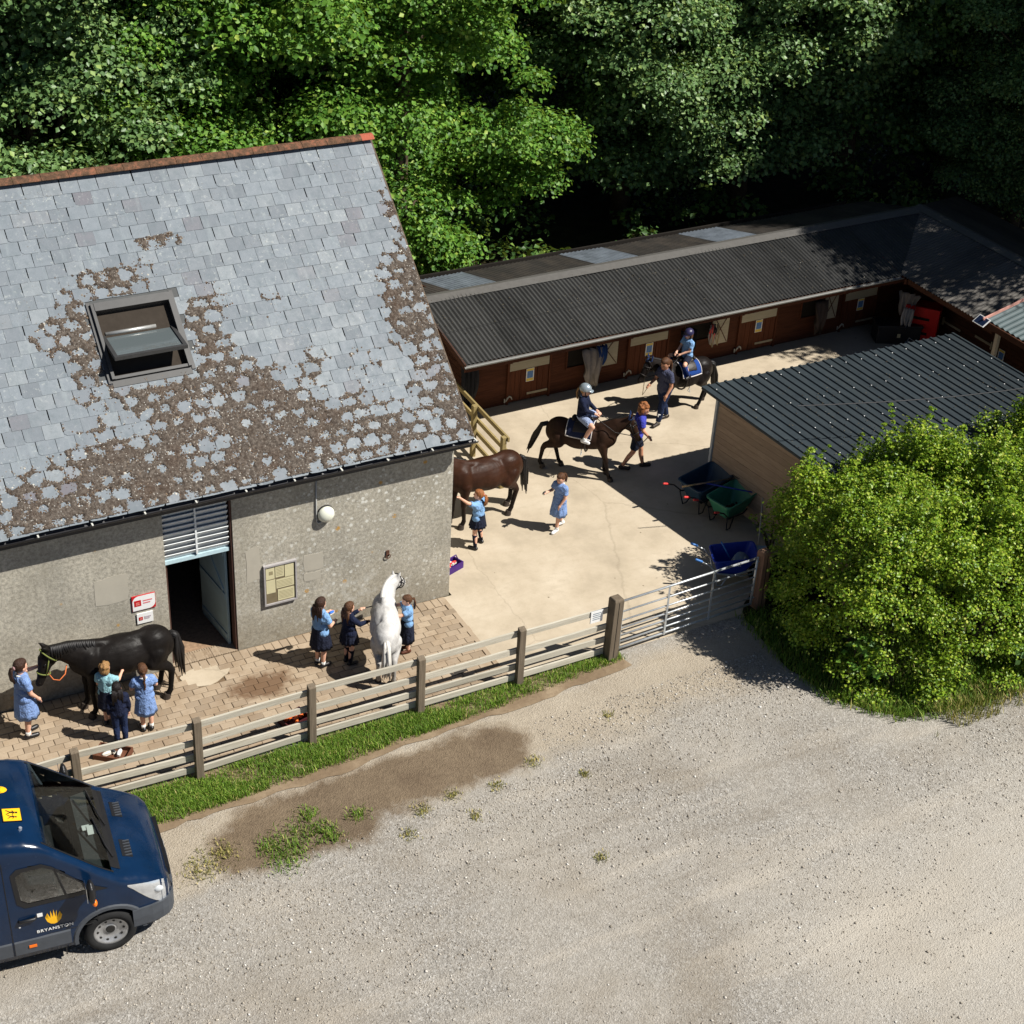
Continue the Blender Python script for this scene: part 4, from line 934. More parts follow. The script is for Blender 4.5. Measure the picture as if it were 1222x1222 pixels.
mb = MB(); mb.add([tuple(Wa+Vector((.05, -.02, 0))), tuple(Wb+Vector((.05, 0, 0))), tuple(Wb+Vector((.05, 0, 2.08))), tuple(Wa+Vector((.05, -.02, 2.33)))], [(0, 1, 2, 3)]); mb.build('side_lining', M_DARK, sd_)
mb = MB(); mb.box(Wa.x-0.035, Wa.x+0.03, Wa.y-0.03, Wa.y+0.035, 0, 2.36); mb.build('corner_trim', plain('pale_grey_trim', srgb(178, 184, 184), .5), sd_)
mb = MB(); mb.box(6.6, 12.5, 1.1, 1.15, 0, 2.35); mb.build('front_wall', M_SHEDWOOD, sd_)
mb = MB(); mb.box(12.45, 12.5, -2.8, 1.09, 0, 2.1); mb.box(7.05, 12.44, -2.85, -2.8, 0, 2.08); mb.build('rear_walls', M_SHEDWOOD, sd_)
# ================================================================ post and rail fence, gate
fn = thing('post_and_rail_fence', 'weathered post and rail fence between the paving and the grass verge', 'fence', (-7.3, -2.82, 0))
PX_ = [-11.4, -9.5, -7.55, -5.72, -3.83, -1.93, -0.08, 1.72]
PY_ = [-2.80, -2.80, -2.75, -2.84, -2.80, -2.84, -2.86, -2.84]
for i, (x, y) in enumerate(zip(PX_[:-1], PY_[:-1])):
    me = MB(); tp = 1.17+random.uniform(-.03, .02); w = 0.062
    lean = random.uniform(-.01, .01)
    me.loft([[(-w+l, -0.05, z), (w+l, -0.05, z), (w+l, 0.05, z2), (-w+l, 0.05, z2)] for z, z2, l in ((-.05, -.05, 0), (tp*.5, tp*.5, lean*.5), (tp, tp+0.035, lean))])
    o = me.build('fence_post', M_POST, fn, loc=(x+7.3, y+2.82, 0)); bevel(o, .006, 1)
RZ_ = [0.15, 0.40, 0.68, 1.03]
for i in range(len(PX_)-1):
    a = Vector((PX_[i], PY_[i], 0)); b = Vector((PX_[i+1], PY_[i+1], 0))
    for k, z in enumerate(RZ_):
        L = (b-a).length+0.0; me = board_mesh('rail', L-0.012, 0.118, 0.036, M_FENCE, seed=i*7+k)
        dz = random.uniform(-.02, .02); sl_ = random.uniform(-.015, .015)
        o = link('rail', me, fn, (a.x+7.3+.006, a.y+2.82+0.072, z+dz), (R(90+random.uniform(-4, 4)), sl_, math.atan2(b.y-a.y, b.x-a.x)))
def gate_post(x, y, h, w, label, lean, mat):
    t_ = thing('gate_post', label, 'post', (x, y, 0), (lean[0], lean[1], R(4)), 'posts at the field gate')
    mb = MB(); mb.loft([[(-w, -w, z), (w, -w, z), (w, w, z), (-w, w, z)] for z in (-.05, h*.5, h)]+[[(-w*.8, -w*.8, h+.03), (w*.8, -w*.8, h+.03), (w*.8, w*.8, h+.03), (-w*.8, w*.8, h+.03)]]); bevel(mb.build('timber', mat, t_), .012, 2)
    mb = MB(); mb.box(-w*.1, w*.02, -w-.003, -w+.01, 0.02, h-.03); mb.build('drying_crack', M_DARK, t_)
gate_post(1.74, -2.86, 1.28, 0.1, 'tall weathered square post between the rail fence and the metal gate', (0, R(1.0), 0), M_POST)
gate_post(5.06, -2.66, 1.24, 0.1, 'brown square gate post half buried in the hedge', (0, R(-1), 0), wood_mat('brown_gate_post', srgb(120, 92, 74), srgb(158, 124, 102), 'Z'))
gt = thing('field_gate', 'galvanised seven bar metal field gate closed across the yard entrance', 'gate', (1.92, -2.80, 0), math.atan2(0.14, 2.9))
gl = 2.98
bars = [0.12, 0.26, 0.40, 0.55, 0.72, 0.91, 1.14]
for i, z in enumerate(bars):
    mb = MB(); r = 0.021 if i in (0, 6) else 0.0165
    mb.tube([(0.02, 0, z), (gl, 0, z)], r, 8); mb.build('bar', M_GALV, gt, smooth=True)
for x in (0.02, gl):
    mb = MB(); mb.tube([(x, 0, 0.1), (x, 0, 1.16)], 0.024, 8); mb.build('stile', M_GALV, gt, smooth=True)
for x in (1.0, 1.98):
    mb = MB(); mb.box(x-.02, x+.02, -0.028, -0.022, 0.1, 1.16); mb.build('upright', M_GALV, gt)
mb = MB(); mb.tube([(gl+0.02, 0, 1.05), (gl+.1, 0, 1.05)], 0.015, 6); mb.tube([(gl+0.02, 0, 0.25), (gl+.1, 0, .25)], 0.015, 6); mb.build('hinge', M_GALV, gt)
sg = thing('fence_sign', 'small white notice on the top rail beside the tall gate post', 'sign', (1.42, -2.755, 0.98), (R(0), 0, 0))
mb = MB(); mb.box(-0.12, 0.12, -0.055, -0.048, -0.13, 0.11); mb.build('plate', M_SIGNW, sg)
mb = MB()
for k in range(4): mb.box(-0.08, 0.08-0.02*(k % 2), -0.058, -0.0565, 0.05-k*0.04, 0.065-k*.04)
mb.build('text_lines', plain('sign_blue_grey_text', srgb(120, 136, 150), .6), sg)
mb = MB(); mb.box(-0.125, 0.125, -0.047, -0.044, -0.135, 0.115); mb.build('backing_edge', plain('grey_backing', srgb(120, 128, 140), .6), sg)
# treated timber rails beside the barn's far corner
tf = thing('timber_rail_fence', 'yellowish treated timber rails behind the bay horse at the barn corner', 'fence', (0.0, 3.4, 0))
for (x, y, h) in ((2.66, -.42, 1.2), (2.70, 0.95, 1.22), (2.76, 2.3, 1.2)):
    mb = MB(); mb.box(-.05, .05, -.05, .05, 0, h); bevel(mb.build('post', M_TREATED, tf, loc=(x, y, 0)), .008, 1)
for z in (0.25, 0.55, 0.85, 1.15):
    mb = MB(); mb.beam((2.735, -.5, z), (2.83, 2.4, z), 0.04, 0.1); mb.build('rail', M_TREATED, tf)
# ================================================================ wheelbarrows and tools
M_BLUEPL = plain('blue_plastic', srgb(28, 52, 150), .45, .4, var=.1); M_GREENPL = plain('green_plastic', srgb(66, 138, 106), .45, .4, var=.15); M_NAVYPL = plain('dark_blue_plastic', srgb(34, 62, 84), .5, .4, var=.15)
M_REDGRIP = plain('red_grip', srgb(216, 62, 60), .5, .4, var=.05); M_BLUEGRIP = plain('blue_grip', srgb(62, 120, 190), .5, .4, var=.05); M_WHITEGRIP = plain('white_grip', srgb(214, 214, 210), .5, .4, var=.05)
M_TYRE = plain('tyre_rubber', srgb(38, 38, 38), .85, .2, var=.2); M_BLACKM = plain('black_frame_metal', srgb(44, 44, 46), .5, .4)
def barrow(label, loc, rz, tub, grip, frame, L=1.0, W=0.66, D=0.34, tilt=0, wheels=1, logo=False):
    t_ = thing('wheelbarrow', label, 'wheelbarrow', loc, (R(0), R(tilt), rz))
    z0 = 0.26; zt = z0+D
    def ring(f, z, t=0.0, sh=0.0):
        l, w = L/2*f-t, W/2*f-t; c = 0.09*f; pts = []
        for (sx, sy, a0) in ((1, 1, 0), (-1, 1, 90), (-1, -1, 180), (1, -1, 270)):
            for a in (0, 30, 60, 90): pts.append((sx*(l-c)+c*math.cos(R(a0+a))+sh, sy*(w-c)+c*math.sin(R(a0+a)), z))
        return pts
    up = lambda r, s: [(x, y, z+s*(x+L/2)/L*0.1) for x, y, z in r]
    mb = MB(); mb.loft([up(ring(.62, z0, 0, -.04), 0), up(ring(.8, z0+D*.45, 0, -.02), .5), up(ring(1.0, zt), 1), up(ring(1.06, zt), 1), up(ring(1.06, zt+.02), 1), up(ring(0.98, zt+.02), 1), up(ring(.78, z0+D*.45, .01, -.02), .5), up(ring(.60, z0+.015, .01, -.04), 0)]); mb.build('tub', tub, t_, smooth=False)
    mb = MB()
    for s in (-1, 1):
        mb.tube([(L*.62, s*0.05, 0.2), (L*.2, s*0.2, z0-.03), (-L*.4, s*W*.44, z0+.06), (-L*.62, s*W*.46, 0.52), (-L*.86, s*W*.46, 0.62)], 0.016, 7)
        mb.tube([(-L*.1, s*W*.3, z0-.02), (-L*.25, s*W*.36, 0.02), (-L*.36, s*W*.36, 0.02), (-L*.45, s*W*.42, z0+.08)], 0.014, 7)
    mb.build('frame', frame, t_, smooth=True)
    for s in (-1, 1):
        mb = MB(); mb.cone((-L*.80, s*W*.46, 0.60), (-L*.93, s*W*.46, 0.645), 0.024, 0.024, 8); mb.build('grip', grip, t_, smooth=True)
    for s in ((0,) if wheels == 1 else (-.2, .2)):
        wh = link('wheel', None, t_); wh.location = (L*.62, s, 0.19)
        mb = MB(); mb.tube([(0.15*math.cos(2*PI*k/18), 0, 0.15*math.sin(2*PI*k/18)) for k in range(19)], 0.045, 8, False); mb.build('tyre', M_TYRE, wh, smooth=True)
        mb = MB(); mb.cone((0, -.03, 0), (0, .03, 0), 0.11, 0.11, 16, False); mb.build('rim', frame, wh)
    if logo:
        mb = MB()
        for k in range(7): mb.box(-0.12+k*.034, -0.098+k*.034, -W*.42-.004, -W*.42, zt-.10, zt-.07)
        mb.build('printed_name', M_SIGNW, t_)
    return t_
barrow('green plastic wheelbarrow with muck in its tub, standing by the timber shed', (6.28, 0.02, 0), R(12), M_GREENPL, M_REDGRIP, M_BLACKM, .86, 0.62, .32)
barrow('dark blue wheelbarrow tipped against the timber shed behind the green one', (6.12, 0.72, 0.02), R(10), M_NAVYPL, M_REDGRIP, M_BLACKM, .95, 0.66, .34)
bb = barrow('bright blue wheelbarrow behind the metal gate with a grey tub inside it', (5.10, -1.72, 0), R(-24), M_BLUEPL, M_BLUEGRIP, M_GALV, .82, 0.58, .32, 0, 1, True)
mk = thing('muck_heap', 'small heap of dark droppings in the bottom of the green wheelbarrow', 'muck', (6.2, 0.0, 0.30))
mb = MB()
for i in range(30): mb.ball((random.gauss(0, .11), random.gauss(0, .07), random.uniform(0, .05)), random.uniform(.025, .045), 6)
mb.build('droppings', plain('muck', srgb(66, 46, 30), .95), mk)
gb = thing('feed_tub', 'grey round tub lying inside the bright blue wheelbarrow', 'tub', (5.2, -1.79, 0.42), (R(35), R(10), 0))
mb = MB(); mb.tube([(0, 0, -.12), (0, 0, 0.02), (0, 0, .12)], [.13, .16, .17], 16); mb.build('tub_body', plain('grey_plastic', srgb(150, 156, 160), .5), gb, smooth=True)
def tool(name, label, cat, a, b, mat, r=0.016, head=None, split=None):
    t_ = thing(name, label, cat, a); d = Vector(b)-Vector(a); mb = MB()
    if split: 
        mb.tube([(0, 0, 0), tuple(d*split)], r, 8); mb.build('pale_handle_end', split_mat, t_, smooth=True); mb = MB(); mb.tube([tuple(d*split), tuple(d)], r, 8)
    else: mb.tube([(0, 0, 0), tuple(d)], r, 8)
    mb.build('handle', mat, t_, smooth=True)
    if head: head(t_, d)
    return t_
split_mat = plain('pale_wood_handle', srgb(212, 178, 122), .6)
def fork_head(t_, d):
    n = d.normalized(); s = n.cross(Vector((0, 0, 1))).normalized(); mb = MB()
    mb.tube([tuple(d), tuple(d+n*.08)], .02, 6)
    for k in range(-2, 3): mb.tube([tuple(d+n*.05+s*k*.03), tuple(d+n*.2+s*k*.05+Vector((0, 0, .05))), tuple(d+n*.36+s*k*.05+Vector((0, 0, .02)))], .006, 5)
    mb.build('tines', M_BLACKM, t_)
def broom_head(t_, d):
    n = d.normalized(); s = n.cross(Vector((0, 0, 1))).normalized(); mb = MB(); mb.beam(tuple(d-s*.2), tuple(d+s*.2), .06, .05); mb.build('broom_stock', M_BLACKM, t_)
    mb = MB(); mb.beam(tuple(d-s*.2+Vector((0, 0, -.07))), tuple(d+s*.2+Vector((0, 0, -.07))), .05, .09); mb.build('bristles', M_BLACKM, t_)
def shovel_head(t_, d):
    n = d.normalized(); s = n.cross(Vector((0, 0, 1))).normalized(); u = s.cross(n); mb = MB(); rr = []
    for k in range(6):
        f = k/5; w = .15 if f < .7 else .15-.07*(f-.7)/.3; c = d+n*(.36*f)
        rr.append([tuple(c+s*(w*q)+u*(.03*q*q+.004)) for q in (-1, -.5, 0, .5, 1)]+[tuple(c+s*(w*q)+u*(.03*q*q)) for q in (1, .5, 0, -.5, -1)])
    mb.loft(rr); mb.build('blade', plain('shovel_steel', srgb(150, 164, 172), .4, .5, .5), t_)
tool('muck_fork', 'muck fork with a pale wooden grip laid across the dark blue wheelbarrow', 'fork', (5.42, 0.55, 0.72), (6.45, 0.42, 0.72), plain('grey_brown_handle', srgb(120, 104, 88), .7), .017, fork_head, .28)
tool('broom', 'broom with a long blue handle laid across both wheelbarrows', 'broom', (5.95, 0.50, 0.70), (7.0, -0.35, 0.62), M_BLUEPL, .015, broom_head)
tool('shovel', 'metal shovel with a grey handle leaning into the hedge edge', 'shovel', (6.2, -1.0, 1.15), (5.75, -1.62, 0.55), plain('grey_handle', srgb(160, 158, 150), .6), .014, shovel_head)
tool('hand_scoop', 'thin light blue handle sticking out of the bright blue wheelbarrow', 'scoop', (4.9, -1.55, 0.82), (5.08, -1.72, 0.42), M_BLUEGRIP, .014)
# ================================================================ small things
def open_tray(name, label, cat, loc, rz, L, W, H, mat, tilt=0, handle=True):
    t_ = thing(name, label, cat, loc, (R(tilt), 0, rz)); mb = MB(); k = .02
    mb.box(-L, L, -W, W, 0, k); mb.box(-L, L, -W, -W+k, k, H); mb.box(-L, L, W-k, W, k, H); mb.box(-L, -L+k, -W+k, W-k, k, H); mb.box(L-k, L, -W+k, W-k, k, H); mb.build('tray', mat, t_)
    if handle:
        mb = MB(); mb.tube([(-L+.02, 0, H), (-L*.6, 0, H+.12), (L*.6, 0, H+.12), (L-.02, 0, H)], .012, 6); mb.build('carry_handle', mat, t_)
    return t_
gk = open_tray('grooming_box', 'purple grooming box with red brushes at the foot of the barn corner', 'grooming box', (0.42, 0.75, 0.004), R(20), .2, .13, .14, plain('purple_plastic', srgb(66, 34, 110), .5))
br_ = open_tray('grooming_crate', 'brown tilted grooming tray on the paving by the small child in navy', 'grooming box', (-6.78, -1.78, 0.02), R(-38), .27, .16, .1, plain('brown_crate', srgb(104, 66, 48), .7), 0, False)
or_ = open_tray('grooming_kit', 'dark tray heaped with orange brushes behind the fence', 'grooming box', (-3.9, -2.2, 0.02), R(15), .22, .16, .12, plain('maroon_plastic', srgb(70, 26, 30), .6), 0, False)
def brush(label, loc, rz, top, bot, grp):
    t_ = thing('grooming_brush', label, 'brush', loc, rz, grp); mb = MB(); mb.ball((0, 0, .03), (.085, .035, .02), 10); mb.build('brush_back', top, t_, smooth=True)
    mb = MB(); mb.box(-.07, .07, -.026, .026, -.012, .02); mb.build('bristles', bot, t_)
M_OR = plain('orange_plastic', srgb(238, 112, 40), .5); M_BONE = plain('bone_white', srgb(228, 222, 208), .6)
for i, (dx, dy, a, top) in enumerate(((0.05, .03, .3, M_REDGRIP), (-.06, -.03, 1.2, M_REDGRIP), (0.0, .05, 2.2, M_WHITEGRIP))): brush(['red brush nearest the yard in the purple grooming box', 'red brush nearest the wall in the purple grooming box', 'white brush at the back of the purple grooming box'][i], (0.42+dx, .75+dy, .09), a, top, M_BONE, 'brushes in the purple grooming box')
for i, (dx, dy, a, top) in enumerate(((-.1, .02, .2, M_BONE), (.09, -.04, 1.0, M_SIGNW), (.0, .06, 2.0, M_BLACKM))): brush(['bone white brush at the left of the brown grooming tray', 'bright white brush at the right of the brown grooming tray', 'black brush in the brown grooming tray'][i], (-6.78+dx, -1.78+dy, .07), a, top, M_BONE, 'brushes in the brown grooming tray')
for i, (dx, dy, a) in enumerate(((-.1, .03, .4), (.02, -.05, 1.3), (.1, .05, 2.3), (0.0, .08, .1))): brush(['orange brush at the left end of the dark tray behind the fence', 'orange brush nearest the fence in the dark tray', 'orange brush at the right end of the dark tray behind the fence', 'orange brush at the back of the dark tray behind the fence'][i], (-3.9+dx, -2.2+dy, .10), a, M_OR, M_OR, 'orange brushes in the dark tray')
# shaded corner: black trunk, red stand, grey rug, bucket
tb = thing('tack_trunk', 'long black tack trunk in the shaded corner of the yard', 'trunk', (14.95, 5.3, 0), R(-25))
mb = MB(); mb.box(-.55, .55, -.25, .25, 0, .42); bevel(mb.build('trunk_body', M_BLACKPL, tb), .02); mb = MB(); mb.box(-.58, .58, -.28, .28, .421, .50); bevel(mb.build('lid', M_BLACKPL, tb), .02); mb = MB(); mb.box(-.04, .04, -.262, -.25, .18, .28); mb.build('latch', M_PAPER, tb)
rs = thing('red_mounting_block', 'tall red plastic mounting block with slots in the shaded corner', 'mounting block', (15.35, 4.95, 0), R(-50))
mb = MB(); mb.box(-.42, .42, 0, .04, 0.0, .95); bevel(mb.build('front_panel', plain('red_plastic', srgb(206, 22, 26), .45, .4, var=.06), rs), .012)
mb = MB(); mb.box(-.42, -.36, .04, .5, 0, .95); mb.box(.36, .42, .04, .5, 0, .95); mb.box(-.36, .36, .04, .5, .9, .95); mb.build('side_panel', plain('red_plastic', srgb(206, 22, 26), .45), rs)
for z in (.28, .66):
    mb = MB(); mb.box(-.2, .2, -.006, -.001, z-.035, z+.035); mb.build('slot', M_DARK, rs)
mb = MB(); mb.box(-.1, .06, -.006, -.002, .44, .49); mb.build('pale_mark', M_SIGNW, rs)
def rug(name, label, loc, rz, w, h, mat, seed, extra=None):
    t_ = thing(name, label, 'rug', loc, rz); rg = random.Random(seed); rr = []
    for j in range(9):
        f = j/8; pts = []
        for side in (1, -1):
            ks = range(13) if side == 1 else range(12, -1, -1)
            for k in ks:
                x = (k/12-.5)*w*(1-.25*f+.12*math.sin(f*5+seed)); y = -0.05-.05*math.sin(k*1.9+seed+f*1.5)-.03*math.sin(k*3.7+f*3)-0.06*math.sin(f*PI)-(0.025 if side == -1 else 0)*-1
                z = -h*f*(1-.25*math.sin(k*.9+seed)*f)
                pts.append((x, y-0.02, z))
        rr.append(pts)
    mb = MB(); mb.loft(rr); mb.build('cloth', mat, t_, smooth=True)
    return t_
M_GREYRUG = plain('grey_rug', srgb(150, 144, 140), .9, .1, var=.2, scale=5); M_TAN = plain('tan_lining', srgb(176, 160, 128), .9, .1); M_BLACKRUG = plain('black_rug', srgb(40, 40, 44), .8, .2); M_BLUERUG = plain('blue_rug', srgb(40, 72, 130), .8, .2)
rug('horse_rug', 'grey horse rug hanging from the stable wall left of the first shutter', (6.48, 5.95, 1.1), 0, .55, .85, M_GREYRUG, 1)
rug('horse_rug', 'small blue rug bunched beside the hanging grey horse rug', (6.72, 5.96, 1.12), 0, .25, .42, M_BLUERUG, 2)
rug('horse_rug', 'black rug hanging on the stable wall behind the mounted child', (9.1, 6.0, 1.05), 0, .4, .75, M_BLACKRUG, 3)
rug('horse_rug', 'black rug hanging at the left end of the stable wall', (3.36, 5.95, 1.35), 0, .42, 1.0, M_BLACKRUG, 5)
rug('horse_rug', 'dark patterned rug hanging on the shaded stable wall at far right', (13.0, 6.03, 1.1), 0, .4, .75, plain('dark_checked_rug', srgb(70, 62, 60), .9), 7)
rug('horse_rug', 'pale grey rug heaped over the red mounting block', (15.25, 5.35, 1.2), R(-60), .55, .5, M_GREYRUG, 9)
rug('horse_rug', 'second pale grey cloth hanging in front of the red mounting block', (15.05, 5.08, 0.95), R(-60), .28, .5, plain('pale_grey_cloth', srgb(176, 174, 172), .9), 12)
hcs = thing('headcollars', 'bundle of red and grey headcollars hanging beside the second shutter', 'headcollars', (9.85, 6.02, 1.05))
rg = random.Random(4); ms = [M_REDGRIP, M_GREYRUG, M_BLACKRUG, M_TAN]
for i in range(8):
    mb = MB(); x = rg.uniform(-.12, .12); l = rg.uniform(.3, .6)
    mb.tube([(x, -.05, 0), (x+rg.uniform(-.06, .06), -.1, -l*.5), (x+rg.uniform(-.05, .05), -.07, -l), (x+rg.uniform(-.09, .09), -.09, -l*.55), (x+.01, -.05, 0)], .02, 6); mb.build('strap', ms[i % 4], hcs, smooth=True)
bk = thing('bucket', 'pale grey bucket on the ground in front of the red mounting block', 'bucket', (14.75, 4.5, 0))
mb = MB(); mb.tube([(0, 0, 0), (0, 0, .3)], [.13, .17], 16); mb.build('bucket_body', plain('grey_blue_plastic', srgb(150, 160, 172), .5), bk, smooth=True)
mb = MB(); mb.tube([(0, -.165, .29), (0, -.12, .40), (0, .12, .40), (0, .165, .29)], .008, 6); mb.build('bail', M_GALV, bk)
tag(bpy.data.objects['bucket'], 'pale grey bucket on the ground in front of the red mounting block')
cb = thing('overhead_cable', 'thin black cable sagging over the hedge on the right', 'cable', (6.5, -1.2, 3.2))
mb = MB(); mb.tube([(0, 0, 0)]+[(8*k/10, -2.2*k/10, .55*k/10-.5*math.sin(PI*k/10)*.5) for k in range(1, 11)], .011, 5); mb.build('wire', M_BLACKPL, cb)
# ================================================================ horses
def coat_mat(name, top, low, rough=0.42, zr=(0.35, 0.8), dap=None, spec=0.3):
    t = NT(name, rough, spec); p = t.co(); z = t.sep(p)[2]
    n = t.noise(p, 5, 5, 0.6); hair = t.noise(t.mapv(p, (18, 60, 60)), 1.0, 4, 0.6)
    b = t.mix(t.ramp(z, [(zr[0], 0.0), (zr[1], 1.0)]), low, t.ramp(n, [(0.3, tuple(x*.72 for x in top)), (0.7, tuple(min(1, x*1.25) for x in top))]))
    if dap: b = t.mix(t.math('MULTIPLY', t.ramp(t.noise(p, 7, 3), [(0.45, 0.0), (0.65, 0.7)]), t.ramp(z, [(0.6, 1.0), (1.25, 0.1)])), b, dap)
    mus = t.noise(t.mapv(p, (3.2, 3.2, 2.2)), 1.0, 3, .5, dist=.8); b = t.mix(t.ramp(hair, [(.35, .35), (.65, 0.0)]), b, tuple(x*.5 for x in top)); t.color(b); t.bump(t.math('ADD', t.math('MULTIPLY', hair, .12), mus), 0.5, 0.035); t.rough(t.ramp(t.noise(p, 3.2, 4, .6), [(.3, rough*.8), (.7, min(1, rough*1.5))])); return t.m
M_HOOF = plain('hoof', srgb(60, 52, 46), .6, .3); M_EYE = NT('eye', 0.1, 0.7).col((.01, .008, .006)).m
M_LEATHER = plain('black_leather', srgb(34, 28, 26), .5, .4); M_BRLEATHER = plain('brown_leather', srgb(66, 42, 30), .5, .4)
M_NAVYCLOTH = plain('navy_saddle_cloth', srgb(30, 38, 66), .85, .2); M_PIPING = plain('white_piping', srgb(214, 208, 204), .7); M_BLUECLOTH = plain('blue_saddle_cloth', srgb(28, 64, 132), .85, .2)
def horse(label, loc, rz, s, coat, hairm, legs, poll, muzzle, turn=0.0, tail=0.0, group='horses and ponies in the yard', hogged=False):
    """legs: (dx, lift) for front-left, front-right, hind-left, hind-right; turn bends head and neck sideways (radians)"""
    t_ = thing('horse', label, 'horse', loc, rz, group); t_.scale = (s, s, s)
    def bend(p):
        p = Vector(p)
        if turn and p.x > 0.35:
            a = turn*min(1, (p.x-0.35)/0.6); q = Vector((p.x-0.35, p.y, 0)); c_, s_ = math.cos(a), math.sin(a)
            return Vector((0.35+q.x*c_-q.y*s_, q.x*s_+q.y*c_, p.z))
        return p
    mb = MB()
    E_ = lambda c, r: mb.ball(c, r, 20)
    E_((0.02, 0, 1.00), (.68, .29, .325)); E_((-.10, 0, .96), (.46, .32, .31)); E_((.48, 0, 1.05), (.27, .235, .31)); E_((.60, 0, 1.06), (.19, .18, .24))
    E_((-.54, 0, 1.06), (.33, .26, .285)); E_((-.72, 0, .99), (.17, .20, .25))
    mb.cone((.50, 0, 1.33), (.14, 0, 1.25), .08, .09); mb.cone((.14, 0, 1.24), (-.58, 0, 1.235), .09, .11)
    for sy in (1, -1):
        E_((.47, sy*.15, 1.02), (.16, .10, .26)); E_((-.55, sy*.15, .92), (.21, .125, .27))
    P = Vector(poll); Z = Vector(muzzle); nb = Vector((.58, 0, 1.17))
    nk = MB(); mid = (nb+P)/2+Vector((-.02, 0, .035))
    nk.cone(nb, mid, .235, .17); nk.cone(mid, P, .17, .115); nk.cone((.38, 0, 1.30), (mid.x-.06, 0, mid.z+.09), .09, .08); nk.cone((mid.x-.06, 0, mid.z+.09), P, .08, .08)
    hd = (Z-P); hl = hd.length; hn = hd.normalized(); up = Vector((-hn.z, 0, hn.x))
    if up.x < 0 and abs(up.z) < .3: up = up
    nk.cone(P, P+hn*hl*.45, .125, .105); nk.cone(P+hn*hl*.45, P+hn*hl*.86, .10, .070); nk.cone(P+hn*hl*.86, Z, .070, .074)
    jaw = -up if up.z > 0 or up.x > 0 else up
    nk.ball(P+hn*hl*.25+jaw*.07, (.115, .10, .115), 12)
    nk.cone(P+hn*hl*.3+jaw*.07, Z+jaw*.02, .07, .05)
    nv = [Vector((p[0], p[1]*.70, p[2])) for p in nk.v]; mb.add([bend(p) for p in nv], nk.f)
    for sy in (1, -1):
        e0 = P+Vector((0, sy*.055, .06))-hn*.02; e1 = e0+up*.13*(1 if up.z > 0 or up.x > 0 else -1)-hn*.05+Vector((0, sy*.03, 0)); mb.cone(bend(e0), bend((e0*.45+e1*.55)), .032, .034, 8); mb.cone(bend((e0*.45+e1*.55)), bend(e1), .034, .012, 8)
    hoofs = []
    for i, sy in ((0, 1), (1, -1)):
        dx, lf = legs[i]; x = .47
        el = Vector((x, sy*.165, .92)); kn = Vector((x+dx*.55+.02+lf*.35, sy*.155, .50+lf*.35)); ft = Vector((x+dx-lf*.25, sy*.15, .15+lf*.8)); hf = Vector((x+dx+.05-lf*.4, sy*.15, .05+lf*.75))
        mb.cone(el, (el+kn)/2, .125, .082); mb.cone((el+kn)/2, kn, .082, .060); mb.ball(kn, (.062, .058, .07), 12); mb.cone(kn, ft, .050, .041); mb.ball(ft, .05, 12); mb.cone(ft, hf, .043, .052); hoofs.append((hf, lf))
    for i, sy in ((2, 1), (3, -1)):
        dx, lf = legs[i]
        hp = Vector((-.56, sy*.15, .95)); sf = Vector((-.47+dx*.25, sy*.175, .80)); hk = Vector((-.76+dx*.6, sy*.155, .53+lf*.35)); ft = Vector((-.71+dx-lf*.3, sy*.15, .15+lf*.8)); hf = Vector((-.65+dx-lf*.35, sy*.15, .05+lf*.75))
        mb.cone(hp, sf, .17, .14); mb.cone(sf, hk+Vector((.05, 0, .09)), .145, .075); mb.cone(hk+Vector((.05, 0, .09)), hk, .075, .062); mb.cone(hk, ft, .056, .043); mb.ball(ft, .052, 12); mb.cone(ft, hf, .044, .053); hoofs.append((hf, lf))
    fused('body', mb, coat, t_, 0.019, 7)
    for hf, lf in hoofs:
        mb = MB(); mb.tube([hf+Vector((0.0, 0, .04)), hf+Vector((.02, 0, -.05))], [.054, .07], 12); mb.build('hoof', M_HOOF, t_, smooth=False)
    for sy in (1, -1):
        mb = MB(); mb.ball(bend(P+hn*hl*.33+Vector((0, sy*.073, 0))-jaw*.03), .022, 10); mb.build('eye', M_EYE, t_, smooth=True)
        mb = MB(); mb.ball(bend(P+hn*hl*.97+Vector((0, sy*.045, 0))-jaw*.02), .013, 8); mb.build('nostril', M_EYE, t_, smooth=True)
    rg = random.Random(int(abs(loc[0]*100))); mb = MB()
    b0 = Vector((-.85, 0, 1.14))
    for k in range(22):
        a = rg.uniform(0, 2*PI); r = rg.uniform(.01, .035); o_ = Vector((rg.uniform(-.02, .02), r*math.cos(a), rg.uniform(-.03, .02))); ln = rg.uniform(.62, .85); sp = rg.uniform(-.09, .09); bk_ = .10+rg.uniform(-.03, .09)+tail*.35
        mb.tube([b0+o_, b0+o_+Vector((-.09-tail*.12, sp*.2, -.06)), b0+o_+Vector((-bk_, sp*.5, -ln*.5)), b0+o_+Vector((-bk_-.03-tail*.2, sp, -ln))], [.03, .036, .034, .008], 6)
    mb.build('tail', hairm, t_, smooth=True)
    mb = MB(); sgn = rg.choice((1, -1)); c0 = Vector((.36, 0, 1.36)); c1 = Vector((mid.x-.06, 0, mid.z+.16)); c2 = P+Vector((-.05, 0, .10))
    n = 4 if hogged else 26
    for k in range(n):
        f = k/(n-1); c = (c0*(1-f)**2+c1*2*f*(1-f)+c2*f*f); d = rg.uniform(.10, .19)
        mb.tube([bend(c), bend(c+Vector((.01, sgn*.05, .01))), bend(c+Vector((rg.uniform(-.03, .03), sgn*.115, -d)))], [.026, .032, .008], 6)
